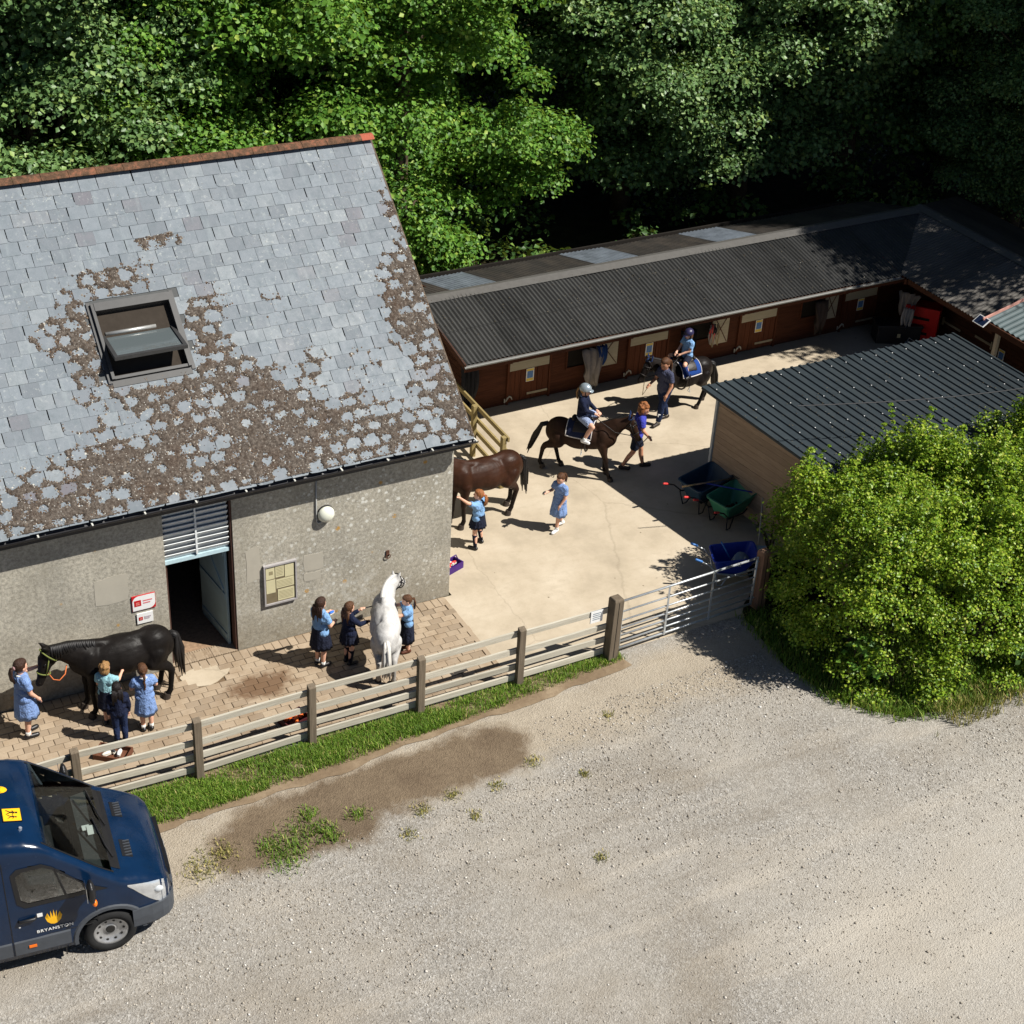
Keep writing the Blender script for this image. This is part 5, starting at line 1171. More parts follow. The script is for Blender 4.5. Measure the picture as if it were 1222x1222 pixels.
    for k in range(4):
        mb.tube([bend(P+Vector((0, rg.uniform(-.03, .03), .09))), bend(P+hn*.10-jaw*.10+Vector((0, rg.uniform(-.03, .03), 0))), bend(P+hn*.2-jaw*.11)], [.025, .025, .006], 6)
    mb.build('mane', hairm, t_, smooth=True)
    t_['_'] = 0; del t_['_']
    return dict(o=t_, P=P, Z=Z, hn=hn, hl=hl, jaw=jaw, bend=bend, s=s)
def headgear(H, mat, name='headcollar', bit=False):
    t_, P, hn, hl, jaw, bend = H['o'], H['P'], H['hn'], H['hl'], H['jaw'], H['bend']; mb = MB()
    def ringp(f, rad, tiltv):
        c = P+hn*hl*f+jaw*.02; pts = []
        for k in range(17):
            a = 2*PI*k/16; pts.append(bend(c+Vector((0, math.cos(a)*rad*.76, 0))+jaw*(math.sin(a)*rad)+hn*(tiltv*math.sin(a))))
        return pts
    mb.tube(ringp(.66, .105, 0), .012, 5, False); mb.tube(ringp(.08, .15, .08), .012, 5, False)
    if bit: mb.tube(ringp(.2, .13, -.03), .010, 5, False); 
    for sy in (1, -1): mb.tube([bend(P+hn*hl*.1+Vector((0, sy*.09, 0))), bend(P+hn*hl*.66+Vector((0, sy*.082, 0))+jaw*.03)], .011, 5)
    mb.build(name, mat, t_, smooth=True)
def wrap_patch(x0, x1, a0, a1, off, n=10, m=16, cz=1.02):
    """cloth lying over the back: angle 0 on the spine, +-a down each side"""
    ro = []; ri = []
    for i in range(n+1):
        x = x0+(x1-x0)*i/n; e = math.sqrt(max(0.05, 1-((x-.02)/.70)**2)); ry, rz = .292*e+.012, .335*e+.015; A = []; B = []
        for j in range(m+1):
            a = a0+(a1-a0)*j/m; A.append((x, (ry+off)*math.sin(a), cz+(rz+off)*math.cos(a))); B.append((x, (ry+off-.012)*math.sin(a), cz+(rz+off-.012)*math.cos(a)))
        ro.append(A); ri.append(B)
    mb = MB(); mb.loft([A+B[::-1] for A, B in zip(ro, ri)]); return mb, ro
def saddle(H, cloth):
    t_ = H['o']; mb, ro = wrap_patch(-.36, .24, R(-82), R(82), .03); c = mb.build('saddle_cloth', cloth, t_, smooth=True)
    mb = MB()
    for side in (0, -1):
        mb.tube([Vector(r[side]) for r in ro], .014, 6)
    for r in (ro[0], ro[-1]): mb.tube([Vector(q) for q in r], .011, 6)
    mb.build('piping', M_PIPING, c, smooth=True)
    mb = MB(); mb2, _ = wrap_patch(-.20, .17, R(-62), R(62), .05); mb.add(mb2.v, mb2.f); mb.ball((-.03, 0, 1.38), (.24, .12, .06), 14); mb.ball((-.24, 0, 1.41), (.06, .13, .06), 10); mb.ball((.17, 0, 1.43), (.05, .08, .07), 10)
    fused('saddle', mb, M_LEATHER, t_, .014, 2)
    mb = MB(); mb.tube([(.12, .34*math.sin(a), .99+.355*math.cos(a)) for a in [R(70+k*20) for k in range(12)]], .022, 6); mb.build('girth', M_LEATHER, t_, smooth=True)
    for sy in (1, -1):
        mb = MB(); mb.tube([(.03, sy*.33, 1.15), (.06, sy*.37, .80)], .010, 5); mb.build('stirrup_leather', M_LEATHER, t_)
        mb = MB(); mb.tube([(.06, sy*.37, .80), (.06, sy*.32, .70), (.06, sy*.42, .70), (.06, sy*.37, .80)], .009, 5); mb.build('stirrup', M_GALV, t_)
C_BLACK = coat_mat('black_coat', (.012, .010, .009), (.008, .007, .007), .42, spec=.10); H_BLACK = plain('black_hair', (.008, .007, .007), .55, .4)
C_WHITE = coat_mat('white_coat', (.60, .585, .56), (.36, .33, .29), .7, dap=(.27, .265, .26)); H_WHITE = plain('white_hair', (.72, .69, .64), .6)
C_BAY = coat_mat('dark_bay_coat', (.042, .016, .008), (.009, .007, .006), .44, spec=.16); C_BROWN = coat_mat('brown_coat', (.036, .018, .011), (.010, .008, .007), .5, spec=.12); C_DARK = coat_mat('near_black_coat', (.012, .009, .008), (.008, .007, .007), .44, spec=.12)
st0 = ((0, 0), (.05, 0), (-.03, 0), (.04, 0))
hb = horse('black horse standing along the barn wall with its head lowered to a girl', (-6.26, -0.58, .02), R(180), 1.03, C_BLACK, H_BLACK, st0, (1.10, 0, 1.44), (1.28, 0, .94), turn=R(9), tail=-.05)
headgear(hb, plain('lime_headcollar', srgb(112, 120, 62), .8))
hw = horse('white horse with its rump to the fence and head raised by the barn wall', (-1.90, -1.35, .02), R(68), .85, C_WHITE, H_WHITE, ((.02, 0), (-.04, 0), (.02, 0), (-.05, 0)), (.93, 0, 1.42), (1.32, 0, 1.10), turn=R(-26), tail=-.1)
headgear(hw, M_BLACKRUG)
hy = horse('glossy dark bay horse half hidden behind the barn corner', (1.74, 2.12, .004), R(185), 1.03, C_BAY, H_BLACK, ((0, 0), (.08, 0), (.10, 0), (-.06, 0)), (1.22, 0, 1.60), (1.48, 0, 1.14))
headgear(hy, M_BLACKRUG)
h1 = horse('brown pony walking across the yard with a rider in a silver helmet', (4.47, 2.86, .004), R(-44), .90, C_BROWN, H_BLACK, ((.05, 0), (.22, 0), (.14, 0), (-.22, .06)), (1.03, 0, 1.54), (1.27, 0, 1.10), turn=R(6), tail=.45)
headgear(h1, M_LEATHER, 'bridle', True); saddle(h1, M_NAVYCLOTH)
h2 = horse('near black pony behind the others, ridden by a child in a navy helmet', (7.92, 4.36, .004), R(184), .90, C_DARK, H_BLACK, ((.16, 0), (-.10, 0), (.2, 0), (-.22, 0)), (1.14, 0, 1.60), (1.40, 0, 1.17), turn=R(4), tail=.05)
headgear(h2, M_LEATHER, 'bridle', True); saddle(h2, M_BLUECLOTH)
for hh in (h1, h2):       # ear bonnet
    mb = MB(); P = hh['P']; mb.ball(hh['bend'](P+Vector((0.02, 0, .05))), (.09, .075, .07), 12)
    for sy in (1, -1): mb.cone(hh['bend'](P+Vector((0, sy*.055, .07))), hh['bend'](P+Vector((-.01, sy*.085, .20))), .04, .018, 8)
    fused('ear_bonnet', mb, plain('navy_ear_bonnet', srgb(34, 52, 92), .85), hh['o'], .014, 1)

# ================================================================ people
M_SKIN = plain('skin_fair', srgb(222, 172, 146), .55, .35, var=.06); M_SKIN2 = plain('skin_tanned', srgb(196, 142, 112), .55, .35, var=.06)
def cloth(name, c, var=.14, check=None):
    if name in MATS: return MATS[name]
    t = NT(name, .85, .15); p = t.co(); n = t.noise(p, 9, 4); b = t.ramp(n, [(.3, tuple(x*(1-var) for x in c)), (.7, tuple(min(1, x*(1+var)) for x in c))])
    if check:
        w = t.add('TexChecker'); w.inputs['Scale'].default_value = 90; w.inputs['Color1'].default_value = (0, 0, 0, 1); w.inputs['Color2'].default_value = (1, 1, 1, 1); t.l.new(p, w.inputs['Vector']); b = t.mix(t.math('MULTIPLY', w.outputs[1], .5), b, check)
    t.color(b); t.bump(t.math('ADD', t.noise(t.mapv(p, (1, 1, .45)), 26, 3), t.noise(p, 11, 3, dist=1.0)), .9, .03); MATS[name] = t.m; return t.m
K_DRESS = cloth('blue_gingham', srgb(104, 136, 192), check=srgb(168, 188, 220)); K_POLO = cloth('light_blue_polo', srgb(128, 168, 212)); K_NAVY = cloth('navy_wool', srgb(30, 36, 58)); K_SKIRT = cloth('navy_skirt', srgb(34, 38, 54))
K_TEAL = cloth('pale_teal_polo', srgb(150, 196, 206)); K_ROYAL = cloth('royal_blue_shirt', srgb(66, 70, 168)); K_SLATE = cloth('slate_tshirt', srgb(72, 76, 98)); K_SHORT = cloth('pale_blue_shorts', srgb(150, 164, 196)); K_BLUESOCK = cloth('blue_sock', srgb(48, 70, 130)); K_WSOCK = cloth('white_sock', srgb(226, 226, 222)); K_NSOCK = cloth('navy_sock', srgb(26, 28, 44))
M_SHOE = plain('black_shoe', srgb(26, 24, 26), .4, .5); M_WSHOE = plain('white_shoe', srgb(226, 226, 226), .5, .4); M_BOOT = plain('dark_boot', srgb(44, 36, 32), .5, .4)
def hairm(name, c):
    t = NT('hair_'+name, .5, .3); p = t.co(); n = t.noise(t.mapv(p, (70, 70, 9)), 1.0, 4, .7); t.color(t.ramp(n, [(.3, tuple(x*.5 for x in c)), (.6, c), (.8, tuple(min(1, x*1.5) for x in c))])); t.bump(n, .8, .02); return t.m
HB, HBR, HDB, HBL, HRD = hairm('black', srgb(34, 28, 28)), hairm('brown', srgb(96, 64, 42)), hairm('dark_brown', srgb(66, 44, 34)), hairm('blond', srgb(168, 128, 82)), hairm('red', srgb(164, 104, 62))
def person(label, loc, rz, h, top, bottom, topm, botm, hair, style, shoe=M_SHOE, sock=None, sockh=.10, armL=None, armR=None, feet=((.0, .05), (.0, -.05)), lean=0.0, look=(0, 0), skin=M_SKIN, helmet=None, ride=False, group=None, cat='person', tie=None):
    """+x is forward. arms: (elbow, wrist) points as fractions of the height; look: head (turn, nod) in degrees"""
    t_ = thing('person', label, cat, loc, rz, group)
    V = lambda x, y, z: Vector((x*h, y*h, z*h))
    drop = 0.0
    L = Matrix.Translation(V(0, 0, .5)) @ Matrix.Rotation(R(lean), 4, 'Y') @ Matrix.Translation(-V(0, 0, .5))
    up = lambda x, y, z: L @ V(x, y, z)
    Hc = up(.012, 0, .918); HM = Matrix.Translation(Hc) @ Matrix.Rotation(R(look[0]), 4, 'Z') @ Matrix.Rotation(R(look[1]+lean*.5), 4, 'Y')
    hp = lambda x, y, z: HM @ V(x, y, z)
    M3 = HM.to_3x3()
    mb = MB()
    mb.ball(Hc, (.070*h, .058*h, .080*h), 18, M3); mb.ball(hp(.018, 0, -.035), (.048*h, .044*h, .05*h), 14, M3)
    mb.ball(hp(.073, 0, -.012), (.012*h, .010*h, .016*h), 8, M3); mb.ball(hp(.060, 0, -.045), (.014*h, .022*h, .010*h), 8, M3)
    for s in (1, -1): mb.ball(hp(-.004, s*.060, -.008), (.012*h, .007*h, .018*h), 8, M3)
    mb.cone(up(-.005, 0, .80), hp(-.01, 0, -.04), .036*h, .032*h)
    mb.cone(up(0, -.062, .745), up(0, .062, .745), .058*h, .058*h); mb.cone(up(0, -.040, .63), up(0, .040, .63), .056*h, .056*h); mb.cone(V(-.005, -.045, .53), V(-.005, .045, .53), .066*h, .066*h)
    mb.cone(up(0, 0, .76), V(0, 0, .54), .075*h, .078*h); mb.cone(up(0, -.09, .785), up(0, .09, .785), .034*h, .034*h)
    sh = {1: up(0, .108, .785), -1: up(0, -.108, .785)}; arms = {}
    for s, a in ((1, armL), (-1, armR)):
        if a is None: el, wr = up(-.01, s*.135, .625), up(.03, s*.13, .485)
        else:
            el = V(*a[0]); wr = V(*a[1]); d = el-sh[s]
            if d.length > .19*h: el = sh[s]+d.normalized()*.18*h
            d = wr-el
            if d.length > .18*h: wr = el+d.normalized()*.17*h
        arms[s] = (sh[s], el, wr)
        mb.cone(sh[s], el, .033*h, .025*h); mb.cone(el, wr, .025*h, .0175*h)
        d = (wr-el).normalized(); side = d.cross(Vector((0, 0, 1)))
        if side.length < .2: side = d.cross(Vector((1, 0, 0)))
        side.normalize(); nn = side.cross(d)
        pc = wr+d*.035*h
        mb.ball(pc, (.024*h, .024*h, .024*h), 8); mb.cone(wr, pc, .017*h, .022*h)
        for q, l in ((-.016, .040), (-.0055, .047), (.0055, .044), (.016, .034)):
            f0 = pc+side*(q*h)+d*.016*h; f1 = f0+d*(l*.55*h)-nn*(.006*h); f2 = f1+d*(l*.40*h)-nn*(.012*h); mb.cone(f0, f1, .0062*h, .0058*h, 6); mb.cone(f1, f2, .0058*h, .0048*h, 6)
        th0 = wr+side*(.012*h*s)+d*.018*h; mb.cone(th0, th0+side*(.028*h*s)+d*.026*h, .008*h, .006*h, 6)
    legs = {}
    for s, fxy in ((1, feet[0]), (-1, feet[1])):
        hipp = V(0, s*.052, .51)
        if ride: kn, an, tz = V(.20, s*.21, .46), V(.09, s*.235, .235), V(.155, s*.25, .215)
        else:
            an = V(fxy[0]-.012, fxy[1], .040+(fxy[2] if len(fxy) > 2 else 0)); kn = (hipp+an)/2+V(.02+(.03 if len(fxy) > 2 and fxy[2] > 0 else 0), 0, 0); tz = an+V(.085, s*.012, -.018)
        legs[s] = (hipp, kn, an, tz)
        mb.cone(hipp, kn, .060*h, .036*h); c_ = kn*.65+an*.35+V(-.008, 0, 0); mb.cone(kn, c_, .035*h, .034*h); mb.cone(c_, an, .034*h, .022*h); mb.cone(an, tz, .023*h, .017*h)
    vx = .0070*h/1.3
    fused('body', mb, skin, t_, max(.0075, vx*1.15), 1, .4)
    for s in (1, -1):
        mb = MB(); mb.ball(hp(.064, s*.024, .010), .0075*h, 8); mb.build('eye', M_EYE, t_, smooth=True)
    mb = MB(); mb.ball(hp(.071, 0, -.046), (.004*h, .016*h, .004*h), 8, M3); mb.build('mouth', plain('lips', srgb(176, 96, 88), .5), t_, smooth=True)
    # shoes and socks
    for s in (1, -1):
        hipp, kn, an, tz = legs[s]; d = (tz-an); d.z = 0; d.normalize()
        mb = MB(); mb.cone(an+Vector((0, 0, -.012*h))-d*.018*h, tz+d*.012*h, .030*h, .027*h, 10); mb.cone(an+Vector((0, 0, .01*h)), an+Vector((0, 0, -.015*h)), .028*h, .03*h, 10)
        mb.v = [(p[0], p[1], max(p[2], min(an.z, tz.z)-.024*h)) for p in map(tuple, mb.v)]
        fused('shoe', mb, shoe, t_, .010, 1)
        if sock:
            f = sockh/(.25); q = an*(1-f)+kn*f; mb = MB(); rr = .030 if sockh < .12 else .041
            mb.tube([an, an*.6+q*.4, q], [.027*h, (.032 if sockh > .12 else .028)*h, rr*h], 12); mb.build('sock', sock, t_, smooth=True)
    # top
    mb = MB(); e = .017*h
    mb.cone(up(0, -.062, .745), up(0, .062, .745), .058*h+e, .058*h+e); mb.cone(up(0, -.042, .63), up(0, .042, .63), .056*h+e, .056*h+e); mb.cone(up(0, 0, .765), V(0, 0, .53), .066*h+e, .074*h+e); mb.cone(up(0, -.095, .785), up(0, .095, .785), .034*h+e, .034*h+e)
    mb.cone(V(-.004, -.045, .535), V(-.004, .045, .535), .062*h+e, .062*h+e)
    for s in (1, -1):
        a, b, c = arms[s]
        if top in ('sweater',): mb.cone(a, b, .044*h, .038*h); mb.tube([b, c], [.038*h, .027*h], 12)
        else: q = a*.35+b*.65; mb.cone(a, a*.8+q*.2, .043*h, .043*h); mb.tube([a, q], [.043*h, .047*h], 14)
    fused('dress_bodice' if top == 'dress' else ('jumper' if top == 'sweater' else 'shirt'), mb, topm, t_, .012, 2)
    mb = MB(); nk_ = up(-.004, 0, .822); mb.tube([tuple(nk_+Vector((math.cos(2*PI*k/12)*.045*h, math.sin(2*PI*k/12)*.045*h, -.004*h*math.cos(2*PI*k/12)))) for k in range(13)], .011*h, 6, False); mb.build('collar', K_WSOCK if top == 'dress' else (K_POLO if top == 'sweater' else topm), t_, smooth=True)
    # bottom
    def skirt(z0, z1, r0, r1, mat, nm, pleat=.08, gather=12):
        rings = []; n = 48; rg = random.Random(int(h*1000)+int(loc[0]*10)); cx = (legs[1][1].x+legs[-1][1].x)/2*.5
        for j in range(7):
            f = j/6; r = r0+(r1-r0)*f**.8; rr = []
            for k in range(n):
                a = 2*PI*k/n; w = 1+pleat*f*math.sin(gather*a+rg.random()*.2)
                rr.append((r*w*math.cos(a)*h*.94+cx*f, r*w*math.sin(a)*h*1.04, (z0+(z1-z0)*f)*h+.006*h*math.sin(3*a+1)*f))
            rings.append(rr)
        inner = [[(p[0]*.95, p[1]*.95, p[2]+.004) for p in r] for r in rings[::-1]]
        mb = MB(); mb.loft(rings+inner, cap=False); mb.loft([rings[0], [(p[0]*.3, p[1]*.3, p[2]+.004) for p in rings[0]]], cap=True); mb.build(nm, mat, t_, smooth=True)
    if bottom == 'dress': skirt(.61, .285, .092, .135, botm, 'dress_skirt', .05, 9)
    elif bottom == 'skirt': skirt(.59, .30, .094, .140, botm, 'skirt', .05, 11)
    elif bottom == 'longskirt': skirt(.59, .20, .094, .127, botm, 'skirt', .05, 10)
    elif bottom == 'shortskirt': skirt(.59, .37, .094, .134, botm, 'skirt', .09, 14)
    else:
        mb = MB(); mb.cone(V(-.005, -.045, .53), V(-.005, .045, .53), .078*h, .078*h)
        for s in (1, -1):
            a, b, c, d = legs[s]
            if bottom == 'shorts': q = a*.2+b*.8; mb.cone(a, a*.7+b*.3, .068*h, .062*h); mb.tube([a, q], [.068*h, .058*h], 14)
            else: mb.cone(a, b, .069*h, .048*h); m_ = b*.1+c*.9; cc_ = b*.65+c*.35+V(-.008, 0, 0); mb.cone(b, cc_, .047*h, .047*h); mb.tube([cc_, m_+V(-.004, 0, 0)], [.047*h, .037*h], 12)
        fused('shorts' if bottom == 'shorts' else 'trousers', mb, botm, t_, .012, 2)
    # hair
    mb = MB(); B = lambda c, r: mb.ball(hp(*c), (r[0]*h, r[1]*h, r[2]*h), 16, M3)
    if not (helmet and False):
        B((-.016, 0, .016), (.069, .066, .080)); B((.006, 0, .052), (.060, .054, .040))
        if style in ('bob', 'curly'):
            for s in (1, -1): B((-.012, s*.046, -.025), (.042, .026, .06))
            B((-.045, 0, -.02), (.035, .055, .06))
        if style == 'curly':
            rg = random.Random(5)
            for k in range(26):
                a = rg.uniform(0, 2*PI); e_ = rg.uniform(.1, 1.4); x, y, z = -math.cos(a)*math.cos(e_)*.07, math.sin(a)*math.cos(e_)*.066, math.sin(e_)*.082
                if x > .035 and z < .05: continue
                B((x-.012, y, z+.014), (.018, .018, .018))
        fused('hair', mb, hair, t_, .010, 2)
        rg = random.Random(int(h*777)); mb = MB()
        if style in ('pony', 'long', 'plait', 'highpony'):
            b0 = hp(-.080, 0, .035 if style == 'highpony' else .01); n = 10
            ln = {'pony': .17, 'highpony': .14, 'long': .24, 'plait': .25}[style]
            if style == 'plait':
                for k in range(8):
                    f = k/7; p = b0+V(-.012-.01*math.sin(f*3), .004*math.sin(k*2), -ln*f); mb.ball(p, ((.021-.008*f)*h, (.023-.008*f)*h, .02*h), 10)
                fused('plait', mb, hair, t_, .009, 1)
            else:
                if style == 'long':
                    for k in range(22):
                        y = rg.uniform(-.06, .06); q = hp(-.055-.01*rg.random(), y, .0); mb.tube([q, q+V(-.02, y*.1, -.09), q+V(-.015+rg.uniform(-.01, .01), y*.15, -ln*rg.uniform(.75, 1.05))], [.014*h, .017*h, .006*h], 6)
                else:
                    for k in range(14):
                        y = rg.uniform(-.014, .014); mb.tube([b0+V(.02, 0, 0), b0+V(-.03, y, -.005), b0+V(-.045, y*2, -.07), b0+V(-.03+rg.uniform(-.012, .012), y*2.6, -ln)], [.014*h, .015*h, .014*h, .004*h], 6)
                mb.build('ponytail', hair, t_, smooth=True)
            if tie is not None and style != 'long':
                mb = MB(); mb.ball(b0+V(.004, 0, 0), (.018*h, .026*h, .024*h), 10); mb.build('hair_tie', tie, t_, smooth=True)
    if helmet:
        mb = MB(); mb.ball(hp(-.008, 0, .028), (.092*h, .080*h, .082*h), 20, M3)
        mb.v = [tuple(Vector(p)) for p in mb.v]
        inv = HM.inverted(); nv = []
        for p in mb.v:
            q = inv @ Vector(p); q.z = max(q.z, .005*h); nv.append(tuple(HM @ q))
        mb.v = nv
        mb.ball(hp(.085, 0, .012), (.035*h, .055*h, .008*h), 12, M3); fused('riding_helmet', mb, helmet, t_, .009, 1)
        mb = MB()
        for s in (1, -1): mb.tube([hp(.01, s*.068, .0), hp(.02, s*.058, -.05), hp(.035, 0, -.085)], .006*h, 5)
        mb.build('chin_strap', M_LEATHER, t_)
    return t_
G1 = 'children grooming the black horse'; G2 = 'children grooming the white horse'
Y_T = plain('yellow_scrunchie', srgb(222, 190, 70), .8); R_T = plain('red_scrunchie', srgb(190, 120, 110), .8); P_T = plain('pale_ribbon', srgb(190, 150, 150), .8)
person('girl in a blue check dress stroking the black horse on its forehead', (-7.84, -.74, .022), R(12), 1.50, 'dress', 'dress', K_DRESS, K_DRESS, HDB, 'pony', sock=K_WSOCK, sockh=.06, armL=((.12, .10, .76), (.26, .05, .79)), armR=((.03, -.13, .63), (.10, -.11, .53)), feet=((.03, .045), (-.02, -.05)), look=(8, 4), group=G1, tie=P_T)
person('girl with curly hair in a pale polo shirt and navy skirt beside the black horse', (-6.60, -1.0, .022), R(48), 1.22, 'polo', 'skirt', K_TEAL, K_SKIRT, HBL, 'curly', armR=((.10, -.13, .70), (.21, -.12, .73)), armL=((.02, .13, .63), (.08, .11, .54)), look=(-12, 14), group=G1, tie=Y_T)
person('small child in navy jumper and trousers with a white hairband', (-6.56, -1.50, .022), R(80), 1.17, 'sweater', 'trousers', K_NAVY, cloth('navy_trousers', srgb(36, 48, 78)), HB, 'long', shoe=M_SHOE, feet=((.0, .055), (.0, -.055)), look=(0, 10), group=G1)
person('girl in a short blue check dress with a long plait, back to the fence', (-6.10, -1.38, .022), R(84), 1.30, 'dress', 'dress', K_DRESS, K_DRESS, HBR, 'plait', sock=K_WSOCK, sockh=.06, armL=((.02, .15, .66), (.13, .12, .58)), armR=((.02, -.15, .66), (.13, -.10, .6)), look=(0, 8), group=G1)
person('girl in pale polo shirt and navy skirt holding a blue brush by the barn wall', (-2.93, -.98, .022), R(22), 1.40, 'polo', 'skirt', K_POLO, K_SKIRT, HDB, 'long', sock=K_WSOCK, sockh=.05, armL=((.06, .13, .66), (.2, .08, .66)), armR=((.03, -.14, .65), (.16, -.08, .62)), look=(10, 6), group=G2)
person('girl in navy jumper and skirt holding the lead rope of the white horse', (-2.47, -1.12, .022), R(10), 1.27, 'sweater', 'shortskirt', K_NAVY, K_SKIRT, HBR, 'long', sock=K_NSOCK, sockh=.22, armL=((.1, .1, .70), (.2, .06, .76)), armR=((.10, -.12, .68), (.25, -.07, .63)), look=(8, 0), group=G2)
person('girl in pale polo shirt and long navy skirt brushing the white horse', (-1.42, -1.22, .022), R(168), 1.18, 'polo', 'longskirt', K_POLO, K_SKIRT, HBR, 'pony', shoe=plain('brown_shoe', srgb(84, 48, 34), .5), armL=((.13, .12, .74), (.28, .09, .76)), armR=((.13, -.1, .78), (.28, -.05, .84)), look=(0, 8), group=G2)
G3 = 'people around the ponies in the yard'
person('girl in pale polo shirt reaching up to the bay horse at the barn corner', (1.22, 1.24, .004), R(118), 1.27, 'polo', 'shortskirt', K_POLO, K_SKIRT, HRD, 'pony', sock=K_NSOCK, sockh=.22, armL=((.06, .22, .86), (.10, .34, .98)), armR=((.04, -.17, .68), (.13, -.14, .62)), feet=((-.02, .10), (.02, -.12)), look=(25, -4), group=G3, tie=R_T)
person('girl in blue check dress walking across the yard holding a black brush', (2.95, 1.14, .004), R(196), 1.28, 'dress', 'dress', K_DRESS, K_DRESS, HBR, 'highpony', shoe=M_WSHOE, sock=K_WSOCK, sockh=.05, armL=((.02, .13, .63), (.08, .10, .52)), armR=((.03, -.14, .66), (.18, -.10, .70)), feet=((.08, .04), (-.13, -.04, .02)), look=(6, 14), group=G3)
person('boy in royal blue shirt and navy shorts leading the brown pony', (5.60, 2.56, .004), R(-24), 1.55, 'polo', 'shorts', K_ROYAL, K_SKIRT, HRD, 'curly', shoe=M_BOOT, armR=((.05, -.15, .66), (.10, -.24, .64)), armL=((-.02, .14, .63), (.04, .13, .5)), feet=((.14, .045), (-.16, -.045, .01)), look=(-20, 12), lean=6, group=G3, skin=M_SKIN2)
person('adult in slate T-shirt and navy leggings with white socks leading the near black pony', (7.22, 4.02, .004), R(192), 1.60, 'polo', 'trousers', K_SLATE, cloth('navy_leggings', srgb(32, 44, 74)), HBR, 'pony', shoe=M_BOOT, sock=K_WSOCK, sockh=.16, armL=((.02, .14, .62), (.09, .14, .52)), armR=((.04, -.14, .64), (.16, -.12, .6)), feet=((.12, .045), (-.14, -.045)), look=(10, 12), lean=4, group=G3, skin=M_SKIN2, tie=M_OR)
def on_horse(H, x, z):
    o = H['o']; return Matrix.Translation(o.location) @ Matrix.Rotation(o.rotation_euler[2], 4, 'Z') @ Vector((x*H['s'], 0, z*H['s']))
hs1 = 1.42
p = on_horse(h1, -.05, 1.44); rid1 = person('rider in silver helmet and navy jumper on the brown pony', (p.x, p.y, p.z-.47*hs1), R(-44), hs1, 'sweater', 'shorts', K_NAVY, K_SHORT, HBL, 'pony', shoe=M_WSHOE, sock=K_WSOCK, sockh=.05, armL=((.05, .12, .66), (.18, .06, .60)), armR=((.05, -.12, .66), (.18, -.06, .60)), ride=True, helmet=plain('silver_helmet', srgb(150, 162, 170), .3, .5, .3), look=(0, 6), group='riders on the two ponies')
p = on_horse(h2, -.05, 1.44); rid2 = person('rider in navy helmet and pale polo shirt on the near black pony', (p.x, p.y, p.z-.47*1.28), R(184), 1.28, 'polo', 'shorts', K_POLO, K_SKIRT, HBR, 'bob', shoe=M_SHOE, sock=K_BLUESOCK, sockh=.23, armL=((.05, .12, .66), (.18, .06, .60)), armR=((.05, -.12, .66), (.18, -.06, .60)), ride=True, helmet=plain('navy_helmet', srgb(44, 40, 74), .4, .5), look=(6, 10), group='riders on the two ponies')
# reins and ropes
def rope(name, label, pts, mat, r=.010, cat='rope'):
    a = Vector(pts[0]); t_ = thing(name, label, cat, a); mb = MB(); mb.tube([Vector(q)-a for q in pts], r, 6); mb.build('cord', mat, t_, smooth=True); return t_
def hw_pt(H, v):
    o = H['o']; return Matrix.Translation(o.location) @ Matrix.Rotation(o.rotation_euler[2], 4, 'Z') @ (H['bend'](v)*H['s'])
for H in (h1, h2):
    for sy in (1, -1):
        c = H['P']+H['hn']*H['hl']*.72+H['jaw']*.05+Vector((0, sy*.08, 0)); mb = MB(); mb.tube([H['bend'](c), H['bend'](Vector((.75, sy*.19, 1.3))), Vector((.36, sy*.13, 1.52)), Vector((.28, sy*.08, 1.55))], .010, 5); mb.build('rein', M_LEATHER, H['o'], smooth=True)
chin = lambda H: hw_pt(H, H['P']+H['hn']*H['hl']*.7+H['jaw']*.10)
c = chin(hw); g6 = Vector((-2.47, -1.12, .02))+Matrix.Rotation(R(10), 3, 'Z') @ Vector((.23*1.27, .06*1.27, .77*1.27))
rope('lead_rope', 'black lead rope from the white horse down to the girl in navy jumper', [c, c*.7+g6*.3+Vector((0, 0, -.05)), c*.3+g6*.7+Vector((0, 0, -.08)), g6], M_BLACKRUG)
c = chin(hb); rope('lead_rope', 'orange lead rope curling below the head of the black horse', [c, c+Vector((.05, -.1, -.07)), c+Vector((.14, -.12, -.1)), c+Vector((.24, -.10, -.02)), c+Vector((.30, .02, .05))], plain('faded_orange_rope', srgb(206, 112, 62), .8), .010)
c = chin(h1); e = Vector((5.60, 2.56, 0))+Matrix.Rotation(R(-24), 3, 'Z') @ Vector((.10*1.55, -.26*1.55, .63*1.55)); rope('lead_rope', 'dark lead rope hanging between the brown pony and the boy', [c, (c+e)/2+Vector((0, 0, -.25)), e], M_BRLEATHER)
c = chin(h2); e = Vector((7.22, 4.02, 0))+Matrix.Rotation(R(192), 3, 'Z') @ Vector((.16*1.6, -.12*1.6, .6*1.6)); rope('lead_rope', 'tan lead rope hanging from the near black pony beside the adult', [c, (c+e)/2+Vector((-.1, 0, -.35)), e], M_TAN)
def held(name, label, base, rz, off, mat, cat='brush'):
    q = Vector(base)+Matrix.Rotation(R(rz), 3, 'Z') @ Vector(off); t_ = thing(name, label, cat, q, R(rz)); mb = MB(); mb.ball((0, 0, 0), (.06, .03, .022), 10); mb.build('brush_back', mat, t_, smooth=True); mb = MB(); mb.box(-.05, .05, -.022, .022, -.035, -.01); mb.build('bristles', M_BONE, t_)
held('grooming_brush', 'blue brush in the hands of the girl by the barn wall', (-2.93, -.98, .022), 22, (.225*1.4, 0.05, .665*1.4), plain('bright_blue_brush', srgb(40, 110, 210), .5))
